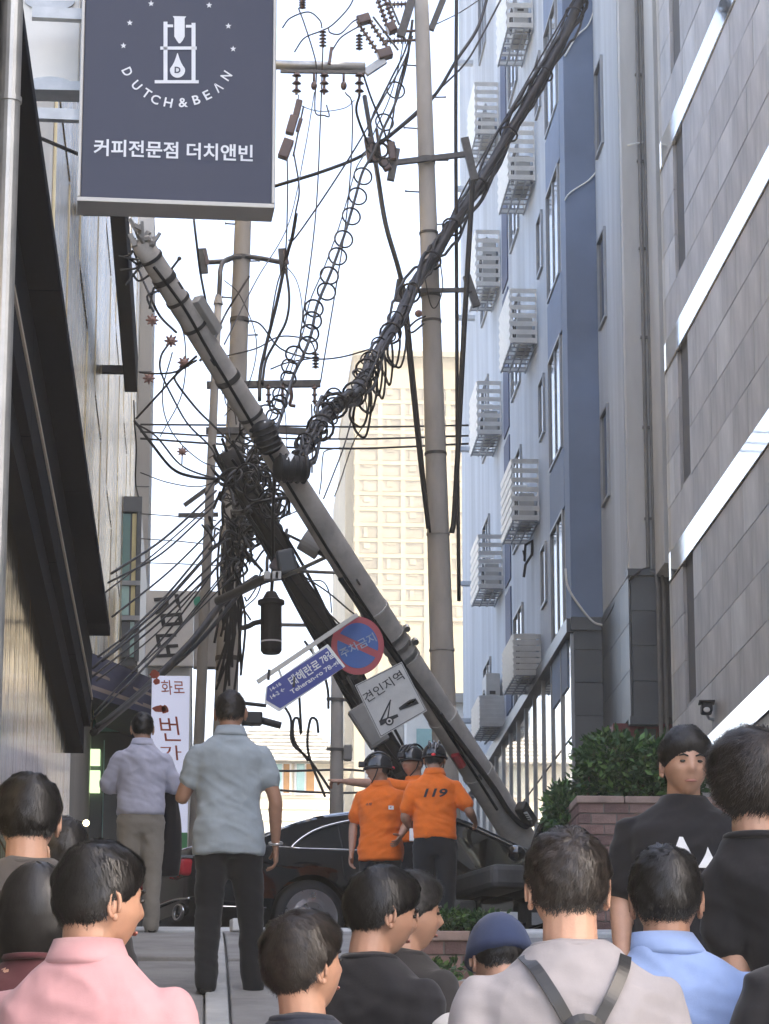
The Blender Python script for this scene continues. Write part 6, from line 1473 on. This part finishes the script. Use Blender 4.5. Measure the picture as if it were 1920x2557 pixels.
    def folds(m_, amp, sd, z0=None):
        bm = bmesh.new(); me = bpy.data.meshes.new('f'); me.from_pydata([tuple(p) for p in m_.v], [], m_.f); bm.from_mesh(me); bm.normal_update(); off = Vector((sd * 3.1, sd * 1.7, 0))
        for v in bm.verts:
            p = v.co; a = noise.noise(Vector((p.x * 5 + p.z * 2.2, p.y * 5, p.z * 7 - p.x * 3)) + off); b_ = noise.noise(Vector((p.x * 13, p.y * 13, p.z * 10 + p.x * 7)) + off)
            c_ = noise.noise(Vector((p.x * 3 - p.z * 9, p.y * 4, p.z * 16 + p.x * 10)) + off * 2); v.co = p + v.normal * amp * ((1 - 2 * abs(a)) * .8 + b_ * .35 + (1 - 2.4 * abs(c_)) * .38 - .3)
        out = MB().add([v.co.copy() for v in bm.verts], [tuple(w.index for w in f.verts) for f in bm.faces]); bm.free(); bpy.data.meshes.remove(me); return out
    pm = folds(pm, .009, seed + 5); MB().add([wv(p) for p in pm.v], pm.f).build('trousers', pants, t, smooth=True, fix=False)
    # top
    q = MB().loft(torso(.020, .80 if untuck else .93, .012))
    for s_ in 'RL':
        S_ = SH[s_]; e, w = up(A[s_][0]), up(A[s_][1])
        if sleeve <= 1: limb(q, [(S_, .062), (S_.lerp(e, sleeve * .5), .066), (S_.lerp(e, sleeve), .068)], 14)
        else: limb(q, [(S_, .064), (S_.lerp(e, .5), .064), (e, .062), (e.lerp(w, .5), .056), (e.lerp(w, .93), .043)], 14)
    sm = folds(as_mb(remesh(q, vox, 14)), fold, seed)
    sho = MB().add([wv(p) for p in sm.v], sm.f).build('shirt', shirt, t, smooth=True, fix=False)
    if collar:
        n = 28; rr_ = []
        for k2 in range(n):
            a = 2 * math.pi * k2 / n; c, s2 = math.cos(a), math.sin(a); dz = -.012 * s2 if s2 > 0 else .006
            rr_.append([up((r1 * c, r1 * .95 * s2 - .014, z + dz)) for r1, z in ((.076, 1.47), (.0755, 1.532), (.080, 1.537), (.098, 1.492), (.101, 1.482), (.09, 1.474))])
        q = MB(); m_ = 6; q.add([p for r_ in rr_ for p in r_], [(i * m_ + j, i * m_ + (j + 1) % m_, ((i + 1) % n) * m_ + (j + 1) % m_, ((i + 1) % n) * m_ + j) for i in range(n) for j in range(m_)])
        MB().add([wv(p) for p in q.v], q.f).build('collar', shirt, sho, smooth=True)
    if not collar:
        MB().tube([wv(up((.081 * math.cos(a), .077 * math.sin(a) - .016, 1.496 - .022 * max(0, math.sin(a))))) for a in [2 * math.pi * k2 / 30 for k2 in range(30)]], .010 * k, 8, closed=True).build('neckband', shirt, sho, smooth=True)
    if shoes:
        for s_ in 'RL':
            an = Vector(LG[s_][1]); q = MB(); rs = []
            for y, w_, h_ in ((-.075, .028, .05), (-.06, .038, .075), (0, .042, .085), (.07, .045, .065), (.13, .047, .045), (.175, .038, .035), (.195, .02, .02)):
                rs.append([Vector((an.x + w_ * math.cos(a), an.y + .03 + y, max(.0, an.z - .09 + h_ * .5 + h_ * .5 * math.sin(a)))) for a in [2 * math.pi * j / 12 for j in range(12)]])
            q.loft(rs); MB().add([wv(p) for p in q.v], q.f).build('shoe', m_shoe, t, smooth=True)
    return dict(t=t, wv=wv, up=up, head=lambda p: wv(hc_ + HR @ Vector(p)), A=A, shirt=sho, k=k, Rz=Rz)
c_pink = cloth('pink pique', (.46, .25, .265)); c_greyj = cloth('dark grey jacket', (.075, .068, .064)); c_maroon = cloth('maroon knit', (.085, .025, .03))
c_black = cloth('black cotton', (.012, .012, .015)); c_navy = cloth('navy cotton', (.018, .022, .035)); c_greyt = cloth('grey marl jersey', (.28, .262, .27)); c_lblue = cloth('pale blue oxford', (.27, .37, .62))
c_polo = cloth('grey blue pique', (.36, .41, .44)); c_white = cloth('pale lilac shirting', (.52, .52, .62)); c_khaki = cloth('khaki twill', (.30, .27, .23)); c_orange = cloth('orange uniform', (.80, .16, .015)); c_dark = cloth('dark trousers', (.014, .015, .018)); c_char = cloth('charcoal top', (.03, .028, .028)); c_offw = cloth('off white cotton', (.55, .53, .50))
# --- nearest row, seen from behind
P1 = person('man in pink polo shirt looking sideways, nearest on the left', (232, 2120), 6.5, -18, c_pink, c_dark, FULL, m_hair, head=(-42, 0), collar=True, vox=.009, seed=2, wide=1.08, skin=m_skin2, fold=.009)
P2 = person('person in dark grey jacket with round black hair beside the champagne wall', (72, 1944), 8.5, 0, c_greyj, c_dark, FULL, m_hair, sleeve=2, seed=3, wide=1.1)
P3 = person('person half hidden with ear showing between grey jacket and pink polo', (160, 2047), 9.3, 25, c_char, c_dark, SHORT, m_hair, head=(30, 0), seed=4)
P4 = person('woman with black bob and maroon top behind pink polo man', (92, 2168), 7.5, -5, c_maroon, c_dark, dict(bob=dict(length=.13)), m_hair, head=(-8, 6), sleeve=2, seed=5, wide=.92)
P5 = person('dark haired person in navy top at the front, face turned towards the planter', (765, 2302), 6.7, -30, c_navy, c_dark, dict(FULL, thick=.036, mess=2), m_hairb, head=(-28, 10), seed=6, skin=m_skin2, fold=.01)
P6 = person('dark haired person with bowed head just behind the navy topped one', (930, 2180), 7.7, -35, c_black, c_dark, dict(FULL, thick=.034, mess=2), m_hair, head=(-35, -6), seed=7, skin=m_skin2)
P7 = person('person with wind blown grey black hair in front of orange crew', (1012, 2196), 8.3, -50, c_char, c_dark, dict(FULL, thick=.034, mess=5), m_hairg, head=(-30, 0), seed=8, skin=m_skin2)
P8 = person('man in grey T shirt with thinning crown and black camera harness', (1416, 2084), 6.5, 4, c_greyt, c_dark, dict(THIN, thick=.026), m_hairb, vox=.009, seed=9, wide=1.12, fold=.010, head=(-2, 4))
P9 = person('man in pale blue oxford shirt beside grey T shirt man', (1614, 2130), 7.1, -4, base_at=(1720, 2300), side=-.165, shirt=c_lblue, pants=c_dark, hair=dict(SHORT, thick=.026, back=-.6), hairm=m_hair, head=(-6, 4), collar=True, vox=.009, seed=10, sleeve=.75, wide=1.08, fold=.012, skin=m_skin2)
P10 = person('man in black T shirt with white mountain print facing the camera', (1705, 1828), 10.9, 181, c_black, c_dark, dict(FULL, front=.42), m_hair, head=(4, -4), vox=.01, seed=11, wide=1.1, sleeve=.75, arms={'R': ((-.0, 0, 0), (0, 0, 0))} if False else {'L': ((-.26, -.03, 1.12), (-.27, .08, .88))})
P11 = person('person with tousled dark hair and black top in front of the print shirt', (1835, 1850), 8.2, -8, c_black, c_dark, dict(front=.3, side=-.5, back=-.95, thick=.045, len=.09, mess=7, n=4200), m_hairb, head=(18, 6), seed=12, wide=1.0, base_at=(2045, 2000), side=-.48, arms={'L': ((-.22, .0, 1.13), (-.2, .12, .9))})
P12 = person('person in black T shirt cut off by the picture edge', (2105, 2085), 6.8, 6, c_black, c_dark, SHORT, m_hair, seed=13, sleeve=.8, arms={'L': ((-.25, .02, 1.16), (-.22, .2, 1.0))}, wide=1.15)
c_cap = cloth('navy cap cotton', (.03, .045, .10))
def cap_hat(t, hp):
    q = MB(); rs = []
    for i in range(9):
        a = math.pi / 2 * i / 8; rs.append([hp((.104 * math.cos(a) * math.cos(b_), .124 * math.cos(a) * math.sin(b_) - .004, .0 + .148 * math.sin(a))) for b_ in [2 * math.pi * k / 28 for k in range(28)]])
    q.loft(rs); q.build('cap_crown', c_cap, t, smooth=True)
    q = MB(); P = [hp((.085 * math.cos(a), .07 + .10 * math.sin(a), .035 - .02 * math.sin(a))) for a in [math.pi * k / 14 for k in range(15)]]
    q.prism(P, hp((0, 0, .006)) - hp((0, 0, 0))); q.build('cap_peak', c_cap, t)
P13 = person('person in navy cap and off white shirt bending towards the planter', (1243, 2392), 7.6, 12, c_offw, c_dark, SHORT, m_hair, head=(0, -16), seed=14, hat=cap_hat, lean=.25, extra_h=-.12)
# --- standing men on the slope
armsP = {'L': ((-.27, .05, 1.13), (-.13, .20, 1.40)), 'R': ((.262, -.02, 1.13), (.275, .06, .875)), 'curlR': .55, 'pnR': (-1, .2, 0), 'pnL': (.3, .6, .2)}
P14 = person('tall man in grey blue polo shirt standing with his back turned, filming', (597, 1727), 17.2, 4, c_polo, c_dark, CROP, m_hairb, head=(-10, 3), collar=True, vox=.010, seed=15, arms=armsP, skin=m_skin2, wide=1.0, base_at=(572, 2000),
             legs={'R': ((.13, .03, .50), (.15, .05, .09)), 'L': ((-.11, -.02, .50), (-.13, -.16, .09))}, fold=.011)
P15 = person('man in pale lilac shirt and khaki trousers standing by the car boot', (378, 1782), 23.4, 6, c_white, c_khaki, SHORT, m_hair, sleeve=2, collar=True, vox=.012, seed=16, untuck=False, arms={'R': ((.27, .03, 1.18), (.08, .19, 1.19)), 'L': ((-.27, .03, 1.18), (-.06, .2, 1.17))}, fold=.014, base_at=(352, 2000),
             legs={'R': ((.10, .01, .50), (.10, -.01, .09)), 'L': ((-.09, .04, .50), (-.10, -.08, .09))})
# --- fire crew
m_helm = mat('black helmet', (.012, .013, .016), .22, var=0, coat=.6, spec=.5)
m_helm2 = mat('helmet strap', (.02, .02, .022), .6, var=.1)
def helmet(red=True, front=True):
    def f(t, hp):
        q = MB(); rs = []
        for i in range(11):
            a = -.28 + (math.pi / 2 + .28) * i / 10; c = math.cos(a); rs.append([hp((.105 * c * math.cos(b_), .128 * c * math.sin(b_) - .006, .035 + .115 * math.sin(a) + (.012 if math.sin(b_) < -.3 and i < 2 else 0))) for b_ in [2 * math.pi * k / 32 for k in range(32)]])
        q.loft(rs); hm = q.build('helmet', m_helm, t, smooth=True)
        q = MB()
        for x in (-.045, 0, .045): q.tube([hp((x * math.cos(a * .2), .13 * math.cos(a) - .006, .037 + .122 * math.sin(a))) for a in [math.pi * (.12 + .76 * k / 10) for k in range(11)]], .010, 6)
        q.build('vent_ridge', m_helm, hm, smooth=True)
        MB().tube([hp((.108 * math.cos(b_), .132 * math.sin(b_) - .006, .012)) for b_ in [2 * math.pi * k / 32 for k in range(32)]], .008, 6, closed=True).build('rim', m_helm2, hm, smooth=True)
        MB().box((hp((0, .145, .05))), (.06, .05, .05)).build('lamp_mount', m_helm2, hm, bevel=.008)
        if red: MB().ball(hp((0, -.135, .022)), (.02, .012, .016), 10, 6).build('rear_light', mat('red rear light', (.75, .02, .03), .3, var=0), hm, smooth=True)
        for s_ in (-1, 1): MB().tube([hp((s_ * .085, .01, .0)), hp((s_ * .075, .03, -.06)), hp((s_ * .03, .06, -.12))], .006, 6).build('chin_strap', m_helm2, hm)
        return hm
    return f
m_badge = mat('dark print', (.02, .02, .03), .6, var=.1)
F1 = person('fire crew member in orange shirt with back turned and arm on car door', (1057, 1850), 25.6, -8, c_orange, c_dark, CROP, m_hair, seed=21, hat=helmet(), untuck=False, extra_h=.035, vox=.011, base_at=(1085, 2000), collar=True, arms={'R': ((.30, -.02, 1.17), (.33, .22, 1.12)), 'L': ((-.255, -.02, 1.13), (-.20, .2, 1.02))}, sleeve=.72, fold=.012, skin=m_skin2)
F2 = person('fire crew member in orange shirt facing us with head turned away', (950, 1880), 26.4, 168, c_orange, c_dark, CROP, m_hair, seed=22, hat=helmet(), head=(-75, 0), untuck=True, extra_h=.03, collar=True, arms={'R': ((.25, -.04, 1.14), (.255, .04, .88)), 'L': ((-.24, -.02, 1.14), (-.20, .16, 1.0))}, sleeve=.72, skin=m_skin2)
F3 = person('fire crew member pointing across the street behind the other two', (1030, 1862), 27.2, 75, c_orange, c_dark, CROP, m_hair, seed=23, hat=helmet(), head=(60, 0), extra_h=.03, untuck=False, vox=.011, arms={'L': ((-.20, .30, 1.43), (-.12, .58, 1.47)), 'pointL': True, 'pnL': (.3, 0, -1), 'pointR': False}, sleeve=.6, skin=m_skin2)
# back print, badges
def patch(P, name, pts, m, parent=None):
    return MB().add([P['wv'](p) for p in pts], [tuple(range(len(pts)))]).build(name, m, parent or P['shirt'])
def print_on(P, body, c, w, h, m, back=True, bold=.02, shear=0., off=.16):
    s_ = 1 if back else -1
    vs, fs = text_geo(body, bold); x0 = min(v[0] for v in vs); x1 = max(v[0] for v in vs); y0 = min(v[1] for v in vs); y1 = max(v[1] for v in vs)
    pv = []
    me = P['shirt'].data; off0 = ploc(P['shirt'])
    from mathutils.bvhtree import BVHTree
    bv = BVHTree.FromPolygons([v.co + off0 for v in me.vertices], [tuple(p.vertices) for p in me.polygons])
    dirv = (P['Rz'] @ Vector((0, s_, 0)))
    # subdivide so that the print follows the cloth
    bm = bmesh.new(); bvs = [bm.verts.new((x, y, 0)) for x, y in vs]
    for f in fs:
        try: bm.faces.new([bvs[i] for i in f])
        except ValueError: pass
    bmesh.ops.triangulate(bm, faces=bm.faces); bmesh.ops.subdivide_edges(bm, edges=[e for e in bm.edges if e.calc_length() > .12], cuts=2)
    bm.verts.ensure_lookup_table(); bm.verts.index_update()
    for v in bm.verts:
        a = (v.co.x - (x0 + x1) / 2) / (x1 - x0) * w; b_ = (v.co.y - (y0 + y1) / 2) / (y1 - y0) * h
        src = P['wv'](P['up']((s_ * (c[0] + a + shear * b_), -s_ * .5, c[1] + b_)))
        hit = bv.ray_cast(src, dirv)
        pv.append((hit[0] if hit[0] is not None else src + dirv * .37) - dirv * .004)
    o = MB().add(pv, [tuple(w.index for w in f.verts) for f in bm.faces]).build('print', m, P['shirt'], fix=False); bm.free(); return o
print_on(F1, '119', (.02, 1.315), .19, .075, m_badge, True, .03, .35)
print_on(F2, '소방', (-.085, 1.30), .06, .025, m_badge, False, .03)
print_on(F2, '■', (.115, 1.265), .045, .035, m_white, False, 0); print_on(F2, '●', (.115, 1.265), .02, .018, mat('flag red', (.5, .03, .05), .6, var=.1), False, 0, off=.17)
# printed mountains on the black T shirt
def print_poly(P, polys, m, back=False):
    from mathutils.bvhtree import BVHTree
    me = P['shirt'].data; off0 = ploc(P['shirt']); s_ = 1 if back else -1
    bv = BVHTree.FromPolygons([v.co + off0 for v in me.vertices], [tuple(p.vertices) for p in me.polygons]); dirv = (P['Rz'] @ Vector((0, s_, 0)))
    for poly_ in polys:
        bm = bmesh.new(); bm.faces.new([bm.verts.new((x, y, 0)) for x, y in poly_]); bmesh.ops.triangulate(bm, faces=bm.faces); bmesh.ops.subdivide_edges(bm, edges=bm.edges[:], cuts=3)
        bm.verts.index_update(); pv = []
        for v in bm.verts:
            src = P['wv']((s_ * v.co.x, -s_ * .5, v.co.y)); hit = bv.ray_cast(src, dirv); pv.append((hit[0] if hit[0] is not None else src + dirv * .37) - dirv * .004)
        MB().add(pv, [tuple(w.index for w in f.verts) for f in bm.faces]).build('print', m, P['shirt'], fix=False); bm.free()
rj = random.Random(4)
def jag(x0, x1, pk, h, n=9):
    top = [(x0 + (x1 - x0) * i / n, h * max(0, 1 - abs((x0 + (x1 - x0) * i / n) - pk) / ((x1 - x0) * .55)) ** 1.15 * rj.uniform(.82, 1.05)) for i in range(n + 1)]
    return [(x, 1.235 + y) for x, y in top] + [(x1, 1.235), (x0, 1.235)]
print_poly(P10, [jag(-.115, .005, -.045, .13), jag(.012, .085, .052, .075)], m_lett)
print_poly(P10, [[(x, z + .10) for x, z in q_] for q_ in (((-.085, 1.125), (-.065, 1.125), (-.065, 1.095), (-.085, 1.095)), ((-.058, 1.125), (-.042, 1.125), (-.042, 1.095), (-.058, 1.095)), ((-.036, 1.112), (.085, 1.112), (.085, 1.096), (-.036, 1.096)))], m_lett)
q = MB()
crag = [[(-.06 + .02 * i + rj.uniform(-.004, .004), 1.14 + rj.uniform(.0, .02)), (-.055 + .02 * i, 1.15 + rj.uniform(0, .05)), (-.052 + .02 * i, 1.14 + rj.uniform(0, .02))] for i in range(-2, 3)]
# --- things they wear or hold
for s_ in (-1, 1):
    pass
wv = P8['wv']
hs_ = thing('camera_harness', 'black leather harness with round hub on the grey T shirt back', 'harness', wv((0, -.16, 1.15)))
m_leather = mat('black leather', (.02, .02, .021), .38, var=.2, scale=12)
def onback(P, x, z, o=.006):
    from mathutils.bvhtree import BVHTree
    if 'bv' not in P:
        me = P['shirt'].data; off0 = ploc(P['shirt']); P['bv'] = BVHTree.FromPolygons([v.co + off0 for v in me.vertices], [tuple(p.vertices) for p in me.polygons])
    d = P['Rz'] @ Vector((0, 1, 0)); h = P['bv'].ray_cast(P['wv']((x, -.6, z)), d); return (h[0] if h[0] is not None else P['wv']((x, -.1, z))) - d * o
for s_ in (-1, 1):
    pts = [onback(P8, s_ * x, z, .008) for x, z in ((.112, 1.475), (.10, 1.445), (.082, 1.41), (.062, 1.375), (.045, 1.345), (.028, 1.315))]
    P_ = catmull(pts, 4); vs = []
    for i, p in enumerate(P_):
        d = (P_[min(i + 1, len(P_) - 1)] - P_[max(i - 1, 0)]).normalized(); n = P8['Rz'] @ Vector((0, -1, 0)); u = d.cross(n).normalized() * .013; vs.append([p - u, p + u, p + u + n * .006, p - u + n * .006])
    MB().loft(vs).build('strap', m_leather, hs_)
hb = onback(P8, 0, 1.285, .0); bk = P8['Rz'] @ Vector((0, -1, 0))
MB().tube([hb, hb + bk * .02, hb + bk * .03], [.055, .055, .04], 24).build('hub', m_leather, hs_)
MB().tube([hb + bk * .03, hb + bk * .038], [.03, .028], 20).build('hub_cap', m_leather, hs_)
# watch on the tall man's wrist, camera at his eye
wv = P14['wv']; A_ = P14['A']['R']; w0, e0 = Vector(A_[1]), Vector(A_[0]); d = (w0 - e0).normalized()
MB().torus(wv(w0 - d * .01), P14['Rz'] @ d, .036, .008, 20, 6).build('watch', m_metal, P14['t'])
cm = thing('video_camera', 'small black camera with microphone held up by the man in polo', 'camera', P14['head']((.10, .2, .0)))
cp = P14['head']((.105, .20, -.01)); cr = Matrix.Rotation(R(4), 3, 'Z')
MB().box(cp, (.12, .09, .075), cr).build('camera_body', m_black, cm, bevel=.01)
MB().cyl(cp + Vector((.06, 0, -.01)), cp + Vector((.17, .02, -.035)), .022, 12).build('microphone', m_black, cm)
MB().box(cp + Vector((.02, 0, .085)), (.13, .05, .016), Matrix.Rotation(.1, 3, 'Y')).build('flip_screen', m_black, cm, bevel=.004)
MB().cyl(cp, cp + Vector((0, .1, 0)), .03, 14).build('lens', m_black, cm)
# black coat over the lilac shirted man's arm
wv = P15['wv']; jk = thing('black_coat', 'black coat hanging from the arm of the man in lilac shirt', 'coat', wv((.30, .1, .55)))
q = MB(); rs = []
for i in range(14):
    f = i / 13; z = 1.19 - .72 * f; hw = .06 + .06 * math.sin(f * 2.6) + .02 * f; rs.append([wv((.235 + hw * .72 * math.cos(a) * (1 + .12 * math.sin(5 * a + f * 4)), .10 + (.05 + .03 * f) * math.sin(a), z)) for a in [2 * math.pi * k / 26 for k in range(26)]])
q.loft(rs); q.build('cloth', cloth('black coat cloth', (.008, .008, .012)), jk, smooth=True)
# black floodlight camera on the granite wall above the crowd
wc = onX(1765, 1772, SX - .12); sk = thing('wall_camera', 'black wall mounted camera on the granite facade above the black T shirt man', 'camera', wc)
MB().beam(wc + Vector((-.02, -.16, .02)), wc + Vector((.0, .10, .0)), .17, .15).build('housing', m_black, sk, bevel=.03)
MB().beam(wc + Vector((-.03, -.22, .10)), wc + Vector((.0, .05, .085)), .24, .02).build('hood', m_black, sk, bevel=.005)
MB().tube([wc + Vector((0, .05, -.05)), wc + Vector((.04, .08, -.12)), wc + Vector((.125, .08, -.14))], .022, 8).build('bracket', m_galv, sk)
MB().ball(wc + Vector((-.03, -.165, -.03)), (.05, .02, .04), 12, 8).build('lens', m_white, sk, smooth=True)
# clipped radio on the rescuer's belt
rd = F1['wv']; rb = thing('belt_radio', 'small pale radio clipped to belt of the orange shirted rescuer', 'radio', rd((-.17, .02, .98)))
MB().box(rd((-.19, -.03, .97)), (.05, .03, .11)).build('case', m_white, rb, bevel=.006); MB().cyl(rd((-.19, -.03, 1.02)), rd((-.19, -.03, 1.09)), .005, 6).build('aerial', m_black, rb)
# ------------------------------------------------------------------ the hazy air of the street
hz_m = bpy.data.materials.new('haze'); hz_m.use_nodes = True; nt = hz_m.node_tree; nt.nodes.clear()
pv_ = nt.nodes.new('ShaderNodeVolumePrincipled'); mo_ = nt.nodes.new('ShaderNodeOutputMaterial'); nt.links.new(pv_.outputs[0], mo_.inputs['Volume'])
pv_.inputs['Color'].default_value = (1, .95, .86, 1); pv_.inputs['Density'].default_value = .0009; pv_.inputs['Anisotropy'].default_value = .3
hz_o = MB().bb((-1600, -60, -4), (1600, 3100, 64)).build('haze', hz_m); tag(hz_o, 'thin pale haze filling the street', 'haze', kind='stuff')
S.cycles.volume_bounces = 1
bpy.data.scenes.remove(TMP)
